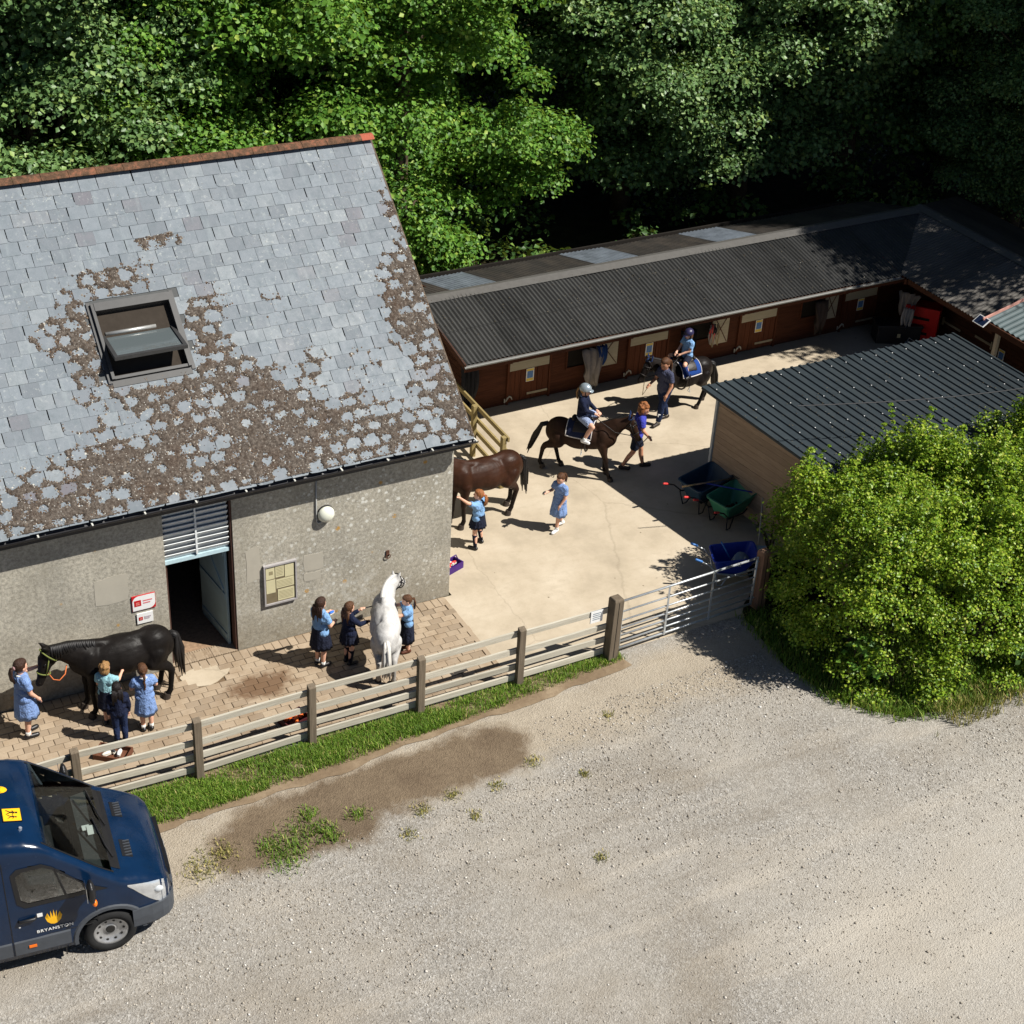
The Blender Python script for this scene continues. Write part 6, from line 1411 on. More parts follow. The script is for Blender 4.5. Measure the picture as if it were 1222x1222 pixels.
held('grooming_brush', 'black brush in the hand of the girl walking across the yard', (2.95, 1.14, .004), 196, (.235*1.28, -.10*1.28, .71*1.28), M_BLACKM)
held('grooming_brush', 'dark brown brush pressed on the back of the white horse', (-1.42, -1.22, .022), 168, (.33*1.18, -.05*1.18, .86*1.18), M_BRLEATHER)
# ================================================================ minibus
M_VAN = NT('navy_van_paint', .22, .35); _n = M_VAN.noise(M_VAN.co(), 3, 4); M_VAN.color(M_VAN.ramp(_n, [(.3, srgb(7, 30, 56)), (.7, srgb(11, 38, 68))])); M_VAN.p.inputs['Coat Weight'].default_value = .22; M_VAN.p.inputs['Coat Roughness'].default_value = .05; M_VAN.rough(M_VAN.ramp(M_VAN.noise(M_VAN.co(), 9, 5), [(.4, .14), (.75, .3)])); M_VAN = M_VAN.m
M_VGLASS = NT('van_glass', .04, .4).col((.010, .012, .013)).m
M_TRIM = plain('grey_bumper_plastic', srgb(70, 74, 80), .6, .4); M_VBLACK = plain('van_black_trim', srgb(24, 24, 26), .45, .5)
M_ORANGE = plain('orange_lens', srgb(244, 118, 20), .3, .5, var=.05); M_YEL = plain('yellow_print', srgb(252, 190, 28), .45, .4, var=.03); M_CHROME = plain('headlamp_chrome', srgb(226, 230, 234), .15, .8, .7); M_STEEL = plain('wheel_steel', srgb(176, 176, 176), .4, .5, .6, var=.2, scale=12)
van = thing('minibus', 'dark blue school minibus with yellow flame emblem parked at lower left', 'minibus', (-6.89, -4.76, 0), R(-6.5))
ST = [  # distance from nose, top height, half width, shoulder radius
    (0.0, .66, .60, .10), (.03, .80, .76, .12), (.09, .95, .86, .14), (.18, 1.04, .92, .15), (.35, 1.13, .965, .16), (.52, 1.21, .985, .15), (.72, 1.29, 1.0, .13),
    (.80, 1.35, 1.005, .12), (.98, 1.50, 1.012, .11), (1.28, 1.77, 1.02, .11), (1.58, 2.03, 1.025, .12), (1.68, 2.105, 1.025, .14), (1.85, 2.18, 1.03, .17), (2.15, 2.25, 1.03, .20), (2.7, 2.30, 1.03, .22), (4.0, 2.32, 1.03, .22), (5.55, 2.30, 1.02, .22), (5.7, 2.2, .98, .2)]
def stn(d):
    for i in range(len(ST)-1):
        if d <= ST[i+1][0]:
            a, b = ST[i], ST[i+1]; f = (d-a[0])/(b[0]-a[0]); return [a[k]+(b[k]-a[k])*f for k in (1, 2, 3)]
    return list(ST[-1][1:])
def zb(d): return .30+.10*max(0, 1-d/.25)
def wid(hw, z): return hw*(1-.015*max(0, (.9-z)/.6)-.135*max(0, (z-1.15)/1.3)**1.25)
def VP(d, s, off=0.0):
    """right-hand half of the body skin: s 0..1 up the side, 1..2 round the shoulder, 2..3 across to the centre line"""
    zt, hw, r = stn(d); z0 = zb(d); zs = zt-r
    if s <= 1: z = z0+(zs-z0)*s; w = wid(hw, z); return Vector((-d, -w-off, z))
    w = wid(hw, zs)
    if s <= 2:
        a = (s-1)*PI/2; return Vector((-d, -(w-r+(r+off)*math.cos(a)), zs+(r*(1-.25*0)+off)*math.sin(a)))
    f = s-2; y = (w-r)*(1-f); return Vector((-d, -y, zt+.045*(1-(y/max(.01, w-r))**2)+off))
def surf(d, y):     # top skin height at y
    zt, hw, r = stn(d); w = wid(hw, zt-r); return zt+.045*(1-min(1, abs(y)/(w-r))**2)
ds = sorted(set([q[0] for q in ST]+[.06, .13, .26, .48, .72, 2.45, 3.3, 4.8]+[round(.98+.07*k, 3) for k in range(17)]))
ss = [i/24 for i in range(25)]+[1+i/6 for i in range(1, 7)]+[2+i/6 for i in range(1, 7)]
mb = MB(); rings = []
for d in ds:
    rt = [VP(d, s) for s in ss]; lf = [Vector((p.x, -p.y, p.z)) for p in rt[-2::-1]]; rings.append([tuple(p) for p in rt+lf])
mb.loft(rings, cap=True)
body = mb.build('body', M_VAN, van, smooth=True)
WHX, WHZ = .91, .365
for wx in (WHX, 4.35):
    cb_ = MB(); cb_.cone((-wx, -1.3, WHZ), (-wx, 1.3, WHZ), .44, .44, 40, False); co = cb_.build('cutter', M_VAN, None); co.location = van.location; co.rotation_euler = van.rotation_euler
    bpy.context.view_layer.update(); bo = body.modifiers.new('arch', 'BOOLEAN'); bo.operation = 'DIFFERENCE'; bo.object = co; bo.solver = 'EXACT'
    dg = bpy.context.evaluated_depsgraph_get(); dg.update(); nm = bpy.data.meshes.new_from_object(body.evaluated_get(dg)); body.modifiers.clear(); body.data = nm; bpy.data.objects.remove(co)
body.data.name = 'body'
bm_ = bmesh.new(); bm_.from_mesh(body.data); kill = []
for f in bm_.faces:
    c_ = f.calc_center_median(); d_ = -c_.x
    if .80 < d_ < 1.58:
        zt, hw, r = stn(d_)
        if c_.z > zt-.004 and abs(c_.y) < wid(hw, zt-r)-r: kill.append(f)
CABW = [(1.14, 1.22), (1.94, 1.23), (2.03, 1.31), (2.06, 1.76), (1.98, 1.83), (1.68, 1.83), (1.56, 1.76), (1.18, 1.38)]
def in_cab(d, z):
    r = False; j = len(CABW)-1
    for i in range(len(CABW)):
        (xi, zi), (xj, zj) = CABW[i], CABW[j]
        if (zi > z) != (zj > z) and d < (xj-xi)*(z-zi)/(zj-zi)+xi: r = not r
        j = i
    return r
for f in bm_.faces:
    c_ = f.calc_center_median()
    if abs(c_.y) > .6 and in_cab(-c_.x, c_.z) and f not in kill: kill.append(f)
bmesh.ops.delete(bm_, geom=kill, context='FACES'); bm_.to_mesh(body.data); bm_.free()
M_CABIN = plain('cab_grey', srgb(74, 76, 78), .8, .2); M_SEAT = plain('seat_cloth', srgb(52, 54, 60), .9, .1, var=.3, scale=20)
mb = MB(); mb.loft([[(x, y, z) for x, z in ((-.72, 1.22), (-.86, 1.27), (-1.10, 1.22), (-1.18, 1.10), (-1.18, .8), (-.72, .8))] for y in (-.9, .9)]); mb.build('dashboard', M_CABIN, van)
mb = MB(); mb.box(-2.6, -2.55, -.9, .9, .76, 2.0); mb.box(-2.55, -1.18, -.92, .92, .74, .76); mb.build('cab_lining', plain('cab_dark', srgb(46, 46, 48), .9), van)
for y in (-.52, .18, .62):
    se = link('seat', None, van); se.location = (-1.75, y, .78)
    mb = MB(); mb.box(-.22, .24, -.2, .2, .14, .30); bevel(mb.build('seat_base', M_SEAT, se), .04, 3)
    mb = MB(); mb.loft([[(x-.17-(z-.3)*.22, y_, z) for x, y_ in ((.07, -w_), (.07, w_), (-.05, w_), (-.05, -w_))] for z, w_ in ((.28, .2), (.6, .21), (.86, .17))]); bevel(mb.build('seat_back', M_SEAT, se), .03, 3)
    mb = MB(); mb.box(-.40, -.30, -.10, .10, .90, 1.07); bevel(mb.build('headrest', M_SEAT, se), .03, 3)
mb = MB(); mb.tube([(-1.30+.06*math.cos(2*PI*k/20)*1.0, -.5+.19*math.sin(2*PI*k/20), 1.18+.17*math.cos(2*PI*k/20)) for k in range(21)], .016, 6, False); mb.tube([(-1.1, -.5, 1.08), (-1.29, -.5, 1.18)], .03, 8); mb.build('steering_wheel', M_VBLACK, van, smooth=True)
t = NT('windscreen_glass'); t.n.remove(t.p); g1 = t.add('BsdfTransparent'); g1.inputs[0].default_value = (.62, .68, .66, 1); g2 = t.add('BsdfGlossy'); g2.inputs['Roughness'].default_value = .03; fr_ = t.add('Fresnel'); fr_.inputs[0].default_value = 1.5; mx_ = t.add('MixShader')
t.l.new(fr_.outputs[0], mx_.inputs[0]); t.l.new(g1.outputs[0], mx_.inputs[1]); t.l.new(g2.outputs[0], mx_.inputs[2]); t.l.new(mx_.outputs[0], t.o.inputs[0]); M_WSCREEN = t.m
mb = MB(); mb.box(-5.2, -.55, -.62, .62, .28, .75); mb.build('underbody', M_VBLACK, van)
for wx in (WHX, 4.35):
    for sy in (-1, 1):
        wh = link('wheel', None, van); wh.location = (-wx, sy*.90, WHZ); 
        mb = MB(); prof = [(.235, -.10), (.30, -.115), (.345, -.095), (.355, -.06), (.355, .06), (.345, .095), (.30, .115), (.235, .10)]
        mb.loft([[(p[0]*math.cos(2*PI*k/40), p[1], p[0]*math.sin(2*PI*k/40)) for p in prof] for k in range(41)], cap=False); mb.build('tyre', M_TYRE, wh, smooth=True)
        mb = MB(); pr_ = [(0.0, .035), (.075, .04), (.09, .02), (.155, .045), (.205, .075), (.24, .10), (.24, -.08), (.0, -.08)]
        mb.loft([[(p[0]*math.cos(2*PI*k/40), sy*p[1], p[0]*math.sin(2*PI*k/40)) for p in pr_] for k in range(41)], cap=False); mb.build('rim', M_STEEL, wh, smooth=True)
        mb = MB()
        for k in range(10): a = 2*PI*k/10; c_ = Vector((.175*math.cos(a), sy*.062, .175*math.sin(a))); mb.ball(c_, (.021, .008, .021), 10)
        tag(mb.build('rim_hole', plain('wheel_dark', srgb(40, 38, 36), .7), wh), kind='stuff'); mb = MB()
        mb.cone((0, sy*.0, 0), (0, sy*.055, 0), .075, .06, 14, False); mb.build('hub', plain('wheel_dark', srgb(40, 38, 36), .7), wh)
def ring_patch(name, dlist, s0, s1, off, mat, n=6, mirror=True, thick=.012, par=van):
    mb = MB()
    for sy in ((1, -1) if mirror else (1,)):
        rr = []
        for d in dlist:
            o_ = [VP(d, s0+(s1-s0)*k/n, off) for k in range(n+1)]; i_ = [VP(d, s0+(s1-s0)*k/n, off-thick) for k in range(n+1)][::-1]
            rr.append([(p.x, p.y*sy, p.z) for p in o_+i_])
        mb.loft(rr)
    return mb.build(name, mat, par, smooth=False)
# bumper, cladding, arch flares
mb = MB()
for zlo, zhi in ((.36, .66),):
    rr = []
    dl = [.62, .5, .35, .2, .12, .06, .02]
    for d in dl+[None]:
        if d is None: break
        zt, hw, r = stn(max(d, .0)); w = hw+.02
        rr.append([(-d+.02, -w, zlo), (-d+.02, -w-.012, (zlo+zhi)/2), (-d+.02, -w, zhi), (-d+.02, -w+.05, zhi), (-d+.02, -w+.05, zlo)])
    rr += [[(.035, -.4, zlo), (.05, -.4, (zlo+zhi)/2), (.035, -.4, zhi), (-.02, -.4, zhi), (-.02, -.4, zlo)], [(.05, 0, zlo), (.065, 0, (zlo+zhi)/2), (.05, 0, zhi), (-.0, 0, zhi), (-.0, 0, zlo)]]
    rr += [[(p[0], -p[1], p[2]) for p in r_] for r_ in rr[-2::-1]]
    mb.loft(rr)
mb.build('front_bumper', M_TRIM, van, smooth=False)
for sy in (-1, 1):
    for a, b in ((1.43, 2.16), (2.19, 3.88), (4.84, 5.5)):
        mb = MB(); mb.loft([[(-d, sy*(wid(stn(d)[1], .5)+o_), z) for o_, z in ((.0, .36), (.018, .38), (.018, .60), (.0, .625), (-.02, .6), (-.02, .38))] for d in (a, (a+b)/2, b)]); mb.build('side_cladding', M_TRIM, van)
for wx in (WHX, 4.35):
    for sy in (-1, 1):
        rr = []; mb = MB()
        for k in range(21):
            t_ = R(-8+196*k/20); cx, cz = -wx+.0, WHZ; 
            def q(rad, o_): x = cx+rad*math.cos(t_); z = max(.3, cz+rad*math.sin(t_)); return (x, sy*(wid(stn(max(.05, -x))[1], z)+o_), z)
            rr.append([q(.435, -.03), q(.435, .016), q(.485, .016), q(.505, .0), q(.49, -.03)])
        mb.loft(rr); mb.build('wheel_arch_trim', M_TRIM, van)
for y0 in (-.99, .86): mb = MB(); mb.box(-3.9, -1.5, y0, y0+.13, .27, .36); mb.build('sill', M_VBLACK, van)
mb = MB(); mb.box(-1.52, -1.505, -.98, -.78, .12, .36); mb.build('mud_flap', M_VBLACK, van)
# glazing
mb = MB(); rr = []
for d in [.805+(1.615-.805)*k/10 for k in range(11)]:
    zt, hw, r = stn(d); w = wid(hw, zt-r)-r-.01; rr.append([(-d+.004, w*(-1+2*j/14), surf(d, w*(-1+2*j/14))+.007) for j in range(15)])
mb.loft(rr, cap=False, closed=False); mb.build('windscreen', M_WSCREEN, van, smooth=True)
mb = MB()
for sy in (-1, 1):
    rr = []
    for d in [.78+(1.64-.78)*k/8 for k in range(9)]:
        zt, hw, r = stn(d); w = wid(hw, zt-r)-r; rr.append([(-d+.003, sy*(w-.02), surf(d, w-.02)+.005), (-d+.003, sy*(w+.012), surf(d, w)+.003)])
    mb.loft(rr, cap=False, closed=False)
rr = []
for d in (.68, .74, .81):
    w = .80; rr.append([(-d, w*(-1+2*j/12), surf(d, w*(-1+2*j/12))+.008) for j in range(13)])
mb.loft(rr, cap=False, closed=False); mb.build('windscreen_surround', M_VBLACK, van)
for y0, y1 in ((-.62, .05), (.0, .68)):
    mb = MB(); mb.tube([(-.74, y0, surf(.74, y0)+.03), (-.81, (y0*.7+y1*.3), surf(.81, y0)+.035), (-.90, y1, surf(.90, y1)+.03)], .012, 6); mb.build('wiper', M_VBLACK, van)
mb = MB(); mb.box(-.98, -.80, -.02, .16, 1.275, 1.285); mb.box(-1.04, -.94, .10, .2, 1.262, 1.272); mb.build('dashboard_paper', M_SIGNW, van)
def side_poly(name, pts, mat, off=.006, par=van, sy=-1, sub=6):
    """polygon given as (distance, height) laid on the side skin"""
    mb = MB(); n = len(pts); c = (sum(p[0] for p in pts)/n, sum(p[1] for p in pts)/n); f = lambda d, z: (-d, sy*(wid(stn(d)[1], z)+off), z)
    vs = []; rings = []
    for j in range(sub+1):
        k = 1-j/sub*.999; rings.append([f(c[0]+(p[0]-c[0])*k, c[1]+(p[1]-c[1])*k) for p in pts])
    mb.loft(rings, cap=True); return mb.build(name, mat, par)
def dens(pts, n=5):
    out = []
    for i in range(len(pts)):
        a, b = pts[i], pts[(i+1) % len(pts)]
        for k in range(n): out.append((a[0]+(b[0]-a[0])*k/n, a[1]+(b[1]-a[1])*k/n))
    return out
for sy in (-1, 1):
    wp = [(1.14, 1.22), (1.94, 1.23), (2.03, 1.31), (2.06, 1.76), (1.98, 1.83), (1.68, 1.83), (1.56, 1.76), (1.18, 1.38)]
    ro_ = dens([(c[0]+(c[0]-1.62)*.05, c[1]+(c[1]-1.55)*.08) for c in wp], 8); ri_ = dens([(c[0]-(c[0]-1.62)*.085, c[1]-(c[1]-1.55)*.13) for c in wp], 8); fz = lambda d, z, o_: (-d, sy*(wid(stn(d)[1], z)+o_), z)
    mb = MB(); mb.loft([[fz(d, z, .009) for d, z in ro_], [fz(d, z, .012) for d, z in ri_]], cap=False); mb.build('window_seal', M_VBLACK, van)
    side_poly('side_window', dens(wp), M_WSCREEN, .005, sy=sy)
    mb = MB(); mb.beam((-1.42, sy*(wid(1.02, 1.23)+.012), 1.23), (-1.53, sy*(wid(1.02, 1.70)+.012), 1.72), .012, .03); mb.build('window_divider', M_VBLACK, van)
    side_poly('quarter_panel', dens([(.88, 1.20), (1.12, 1.21), (1.12, 1.34)]), M_VBLACK, .006, sy=sy)
    for k in range(3): side_poly('side_window', dens([(2.3+k*1.05, 1.25), (3.25+k*1.05, 1.25), (3.25+k*1.05, 1.8), (2.3+k*1.05, 1.8)]), M_VGLASS, .006, sy=sy)
mb = MB()
for d, z0, z1 in ((1.06, .64, 1.2), (2.17, .62, 1.98)):
    pts = [(-d, -(wid(stn(d)[1], z0+(z1-z0)*k/8)+.0015), z0+(z1-z0)*k/8) for k in range(9)]
    mb.tube(pts, .0055, 5)
pts = [(-(1.12+1.05*k/8), -(wid(1.02, .63)+.002), .632) for k in range(9)]; mb.tube(pts, .005, 5)
pts = [(-(.62+.5*k/6), -(wid(stn(.62+.5*k/6)[1], 1.13)+.0), 1.13+.06*k/6) for k in range(7)]
mb.build('door_seam', M_VBLACK, van)
# lamps and grilles
for sy in (-1, 1):
    mb = MB(); rr = []
    for k in range(9):
        f = k/8; d = .07+.56*f; lo = .42+.62*f; hi = 1.62-.46*f
        o_ = [VP(d, lo+(hi-lo)*j/6, .006) for j in range(7)]; rr.append([(p.x, p.y*(1 if sy == -1 else -1), p.z) for p in o_])
    mb.loft(rr, cap=False, closed=False); hl_ = mb.build('headlight', M_CHROME, van, smooth=True)
    mb = MB(); p = VP(.22, .98, .004); mb.ball((p.x, p.y*(1 if sy == -1 else -1), p.z), (.07, .04, .05), 12); mb.build('lens', NT('headlamp_lens', .05, .8).col((.55, .58, .60)).m, hl_, smooth=True)
    vt = link('bonnet_vent', None, van)
    mb = MB(); y0, y1 = (.24, .56); 
    rr = [[(-d, -sy*-1*y, surf(d, y)+.004) for y in (y0, (y0+y1)/2, y1)] for d in (.47, .54, .61)]; mb.loft(rr, cap=False, closed=False); mb.build('vent_recess', M_VBLACK, vt)
    mb = MB()
    for k in range(6): y = y0+.03+k*.053; mb.box(-.605, -.475, sy*y-.008, sy*y+.008, surf(.54, y)-.004, surf(.54, y)+.014)
    tag(mb.build('vent_fins', M_TRIM, vt), kind='stuff')
mb = MB(); mb.box(-.06, .012, -.52, .52, .70, .86); mb.build('grille', M_VBLACK, van)
mb = MB(); mb.ball((.02, 0, .80), (.01, .085, .04), 12); mb.build('oval_badge', M_CHROME, van)
# mirrors
for sy in (-1, 1):
    mi = link('wing_mirror', None, van); mi.location = (-1.12, sy*1.20, 1.28)
    mb = MB(); mb.ball((0, 0, .10), (.06, .11, .20), 16); mb.box(-.03, .03, -.11, .11, -.02, .24); fused('housing', mb, M_VBLACK, mi, .016, 3)
    mb = MB(); mb.tube([(0, -sy*.08, -.02), (.02, -sy*.22, -.06)], .035, 8); mb.build('arm', M_VBLACK, mi)
    mb = MB(); mb.ball((.028, sy*.02, -.085), (.035, .055, .055), 10); mb.build('indicator', M_ORANGE, mi, smooth=True)
    mb = MB(); mb.box(-.066, -.06, -.09, .09, -.0, .26); mb.build('mirror_glass', NT('mirror', .02, .9, 1.0).col((.8, .82, .84)).m, mi)
sw = lambda d, z, o_=.004: Vector((-d, -(wid(stn(d)[1], z)+o_), z))
mb = MB(); mb.tube([sw(2.06, .99, .0), sw(2.05, .99, .03), sw(1.86, 1.0, .03), sw(1.84, 1.0, .0)], .022, 8); mb.build('door_handle', M_VBLACK, van, smooth=True)
mb = MB(); q = sw(1.79, 1.02); mb.box(q.x-.035, q.x+.035, q.y-.003, q.y+.002, q.z-.03, q.z+.03); mb.build('white_sticker', M_SIGNW, van)
mb = MB(); q = sw(1.93, .50, .022); mb.box(q.x-.05, q.x+.05, q.y-.008, q.y, q.z-.022, q.z+.022); mb.build('side_marker', M_ORANGE, van)
mb = MB(); q = sw(2.06, .88, .004); mb.cone((q.x, q.y+.01, q.z), (q.x, q.y-.002, q.z), .014, .014, 10, False); mb.build('lock', M_CHROME, van)
def flame_pts(w, h):
    """hand-like flame: tulip base with seven tongues"""
    pts = [(0, 0), (.22*w, .06*h), (.42*w, .24*h)]
    tips = [(.52, .52, .30, .34), (.40, .80, .20, .42), (.22, .93, .11, .45), (0.03, 1.0, -.05, .47), (-.16, .96, -.2, .45), (-.36, .84, -.30, .40), (-.52, .56, -.40, .25)]
    right = []
    for tx, ty, vx, vy in tips: right += [(tx*w, ty*h), ((vx)*w, vy*h)]
    return pts+right[:-1]+[(-.42*w, .24*h), (-.22*w, .06*h)]
def fan(mb, pts, M, z=0.0):
    """flat shape with real thickness from a star-ish outline"""
    me = bmesh.new(); vs = [me.verts.new(M @ Vector((p[0], p[1], z))) for p in pts]; f = me.faces.new(vs); r = bmesh.ops.triangulate(me, faces=[f]); me.verts.index_update()
    o_ = [tuple(v.co) for v in me.verts]; fs = [tuple(v.index for v in f_.verts) for f_ in me.faces]; me.free(); mb.add(o_, fs)
q = sw(1.62, .80, .005); tl = math.atan2(wid(1.02, .8)-wid(1.02, 1.0), .2)
Msd = Matrix(((1, 0, 0, q.x), (0, 0, -1, q.y), (0, 1, 0, q.z), (0, 0, 0, 1)))
mb = MB(); fan(mb, flame_pts(.21, .26), Msd); mb.build('flame_emblem', M_YEL, van)
cu = bpy.data.curves.new('lettering', 'FONT'); cu.body = 'BRYANSTON'; cu.size = .072; cu.align_x = 'CENTER'; cu.space_character = 1.18; cu.offset = .0012
to = bpy.data.objects.new('tmp', cu); COL.objects.link(to); bpy.context.view_layer.update()
lm = bpy.data.meshes.new_from_object(to.evaluated_get(bpy.context.evaluated_depsgraph_get())); bpy.data.objects.remove(to); lm.materials.clear(); lm.materials.append(M_SIGNW)
q = sw(1.62, .705, .014); lo_ = link('lettering', lm, van, (q.x, q.y, q.z), (R(90), 0, 0))
def roofM(d, y, rz=0):
    e = .05; z0 = surf(d, y); zx = (surf(d-e, y)-surf(d+e, y))/(2*e); zy = (surf(d, y+e)-surf(d, y-e))/(2*e)
    return Matrix.Translation((-d, y, z0+.010)) @ Vector((0, 0, 1)).rotation_difference(Vector((-zx, -zy, 1)).normalized()).to_matrix().to_4x4() @ Matrix.Rotation(rz, 4, 'Z')
mb = MB(); fan(mb, flame_pts(.14, .18), roofM(1.93, .14, R(90))); mb.build('roof_emblem', M_YEL, van)
Mq = roofM(1.93, -.36, R(-90)); sgn_ = link('school_bus_sign', None, van)
mb = MB(); mb.box(-.125, .125, -.125, .125, -.004, .002, Mq); mb.build('black_border', M_VBLACK, sgn_)
mb = MB(); mb.box(-.113, .113, -.113, .113, .0025, .004, Mq); mb.build('yellow_panel', M_YEL, sgn_)
mb = MB()
for cx, k in ((-.035, 1.0), (.045, .8)):
    Mf = Mq @ Matrix.Translation((cx, 0, .006)); c_ = [(.017*k*math.cos(2*PI*i/10), .06*k+.017*k*math.sin(2*PI*i/10)) for i in range(10)]; fan(mb, c_, Mf)
    for a, b, w in (((0, .04), (-.008, -.02), .028), ((-.008, -.015), (-.045, -.07), .014), ((-.005, -.015), (.03, -.07), .014), ((.0, .03), (.04, .005), .011), ((.0, .03), (-.04, .01), .011)):
        A = Vector((a[0]*k, a[1]*k, .001)); B = Vector((b[0]*k, b[1]*k, .001)); d_ = (B-A).normalized(); n_ = Vector((-d_.y, d_.x, 0))*w*k/2; mb.add([tuple(Mf @ v) for v in (A+n_, A-n_, B-n_, B+n_)], [(0, 1, 2, 3)])
mb.build('running_figures', M_VBLACK, sgn_)
mb = MB(); M_ = roofM(1.86, -.62); mb.cone(tuple(M_ @ Vector((0, 0, -.02))), tuple(M_ @ Vector((0, 0, .025))), .03, .022, 12, False); mb.build('roof_marker', M_CHROME, van)
# ================================================================ vegetation
def leaf_mat(name, stops, trans=.30, rough=.5, sat=None):
    t = NT(name, rough, .35); k = t.add('NewGeometry').outputs['Random Per Island']; c = t.ramp(k, stops)
    c = t.mix(t.ramp(t.noise(t.pos(), .55, 3), [(.35, 0.0), (.65, .35)]), c, stops[0][1])
    t.color(c); tr_ = t.add('BsdfTranslucent'); mx = t.add('MixShader'); mx.inputs[0].default_value = trans
    c2 = t.mix(.5, c, (.30, .36, .03)); t.l.new(c2, tr_.inputs[0]); t.l.new(t.p.outputs[0], mx.inputs[1]); t.l.new(tr_.outputs[0], mx.inputs[2]); t.l.new(mx.outputs[0], t.o.inputs[0]); return t.m
L_BRIGHT = leaf_mat('leaf_bright', [(0, srgb(64, 105, 41)), (.35, srgb(90, 138, 47)), (.7, srgb(114, 159, 58)), (.93, srgb(142, 183, 75)), (1, srgb(177, 198, 88))], .32)
L_GREY = leaf_mat('leaf_grey_green', [(0, srgb(71, 101, 60)), (.4, srgb(101, 135, 78)), (.8, srgb(126, 157, 96)), (.96, srgb(155, 180, 101)), (1, srgb(150, 168, 96))], .22, .42)
L_DARK = leaf_mat('leaf_dark', [(0, srgb(57, 85, 45)), (.5, srgb(78, 115, 57)), (.9, srgb(108, 143, 71)), (1, srgb(155, 180, 83))], .25, .42)
L_HEDGE = leaf_mat('leaf_hedge', [(0, srgb(77, 112, 32)), (.3, srgb(116, 153, 41)), (.65, srgb(153, 185, 51)), (.92, srgb(190, 209, 71)), (1, srgb(224, 222, 112))], .34, .4)
L_GRASS = leaf_mat('grass_blade', [(0, srgb(79, 110, 35)), (.4, srgb(110, 148, 48)), (.8, srgb(140, 177, 63)), (.95, srgb(187, 192, 100)), (1, srgb(238, 217, 144))], .25, .55)
L_DRYGRASS = leaf_mat('grass_dry', [(0, srgb(100, 104, 48)), (.5, srgb(154, 151, 79)), (1, srgb(228, 205, 133))], .2, .6)
M_BARK = plain('bark', srgb(84, 74, 60), .95, .1, var=.35, scale=6, bump=.5)
def leaves(C, Rr, per, size, rg, upb=.55, flat=.55, shell=.62, lowcut=-.25):
    """leaf cards (two bent triangles each) through clumps C with radius Rr"""
    n = np.maximum(6, (per*Rr**2).astype(int)); idx = np.repeat(np.arange(len(C)), n); N = len(idx)
    d = rg.normal(size=(N, 3)); d /= np.linalg.norm(d, axis=1, keepdims=True); d[:, 2] = np.where(d[:, 2] < lowcut, -d[:, 2]*.7, d[:, 2])
    rr = Rr[idx]*(shell+(1.08-shell)*rg.uniform(0, 1, N)**.6)*(1+.13*rg.normal(size=N))
    P = C[idx]+d*rr[:, None]*np.array([1, 1, .78])
    nr = d*flat+np.array([0, 0, upb])+rg.normal(size=(N, 3))*.42; nr /= np.linalg.norm(nr, axis=1, keepdims=True)
    a = np.cross(nr, rg.normal(size=(N, 3))); a /= np.linalg.norm(a, axis=1, keepdims=True); b = np.cross(nr, a)
    L = (size*rg.uniform(.6, 1.35, N))[:, None]; W = L*.42
    fold = nr*L*.12
    V = np.stack([P-a*L*.5, P-b*W+fold, P+a*L*.5-nr*L*.08, P+b*W+fold], 1).reshape(-1, 3); o = (np.arange(N)*4)[:, None]
    F = np.concatenate([o+np.array([0, 1, 2]), o+np.array([0, 2, 3])], 1).reshape(-1, 3)
    return V, F
def crown_clumps(rg, n, rx, ry, zlo, zhi, cr, drop=0.0):
    C = []; 
    while len(C) < n:
        u = rg.uniform(0, 1); z = zlo+(zhi-zlo)*u; prof = math.sin(PI*min(.97, max(.06, u**.75)))**.6; a = rg.uniform(0, 2*PI); k = rg.uniform(.55, 1.08)**.7
        w = 1+.22*math.sin(3*a+z*.7)+.15*math.sin(5*a-z*1.3)
        C.append((math.cos(a)*rx*prof*k*w, math.sin(a)*ry*prof*k*w, z))
    C = np.array(C); return C, cr*rg.uniform(.6, 1.35, n)
def make_tree_mesh(seed, mat, H, rad, zlo, n, cr, per, size):
    rg = np.random.RandomState(seed); C, Rr = crown_clumps(rg, n, rad, rad, zlo, H, cr); V, F = leaves(C, Rr, per, size, rg)
    cm = np_mesh('crown', V, F, mat); mb = MB(); rd = random.Random(seed)
    mb.tube([(0, 0, -.1), (.05, .03, H*.2), (-.08, .1, H*.45), (.1, -.05, H*.72), (.05, 0, H*.92)], [.30, .22, .17, .10, .03], 9)
    for k in range(14):
        c = C[rd.randrange(len(C))]; z0 = max(.8, c[2]*.62); mb.tube([(0, 0, z0), (c[0]*.45, c[1]*.45, z0+(c[2]-z0)*.6), tuple(c)], [.09, .055, .015], 6)
    tm = mb.mesh('trunk', M_BARK); tm.polygons.foreach_set('use_smooth', [True]*len(tm.polygons)); print('tree tris', len(F)); return cm, tm
T_A = make_tree_mesh(1, L_BRIGHT, 12.0, 2.9, .8, 175, .80, 1150, .116)
T_B = make_tree_mesh(2, L_GREY, 12.0, 3.0, 1.2, 155, .88, 1000, .118)
T_C = make_tree_mesh(3, L_DARK, 13.0, 3.1, 2.0, 130, .95, 850, .122)
T_D = make_tree_mesh(4, L_BRIGHT, 11.0, 2.6, 1.2, 140, .78, 1100, .115)
def tree(kind, x, y, rz, s, label, sz=1.0):
    t_ = thing('broadleaf_tree', label, 'tree', (x, y, -.05), rz, 'trees of the wood behind the stables'); t_.scale = (s, s, s*sz); link('crown', kind[0], t_); link('trunk', kind[1], t_)
tree(T_A, 4.6, 12.2, 2.3, 1.0, 'bright green leafy tree right of the barn ridge, overhanging the stable roof')
tree(T_D, 1.3, 12.6, 1.4, 1.08, 'bright green tree rising behind the middle of the barn ridge')
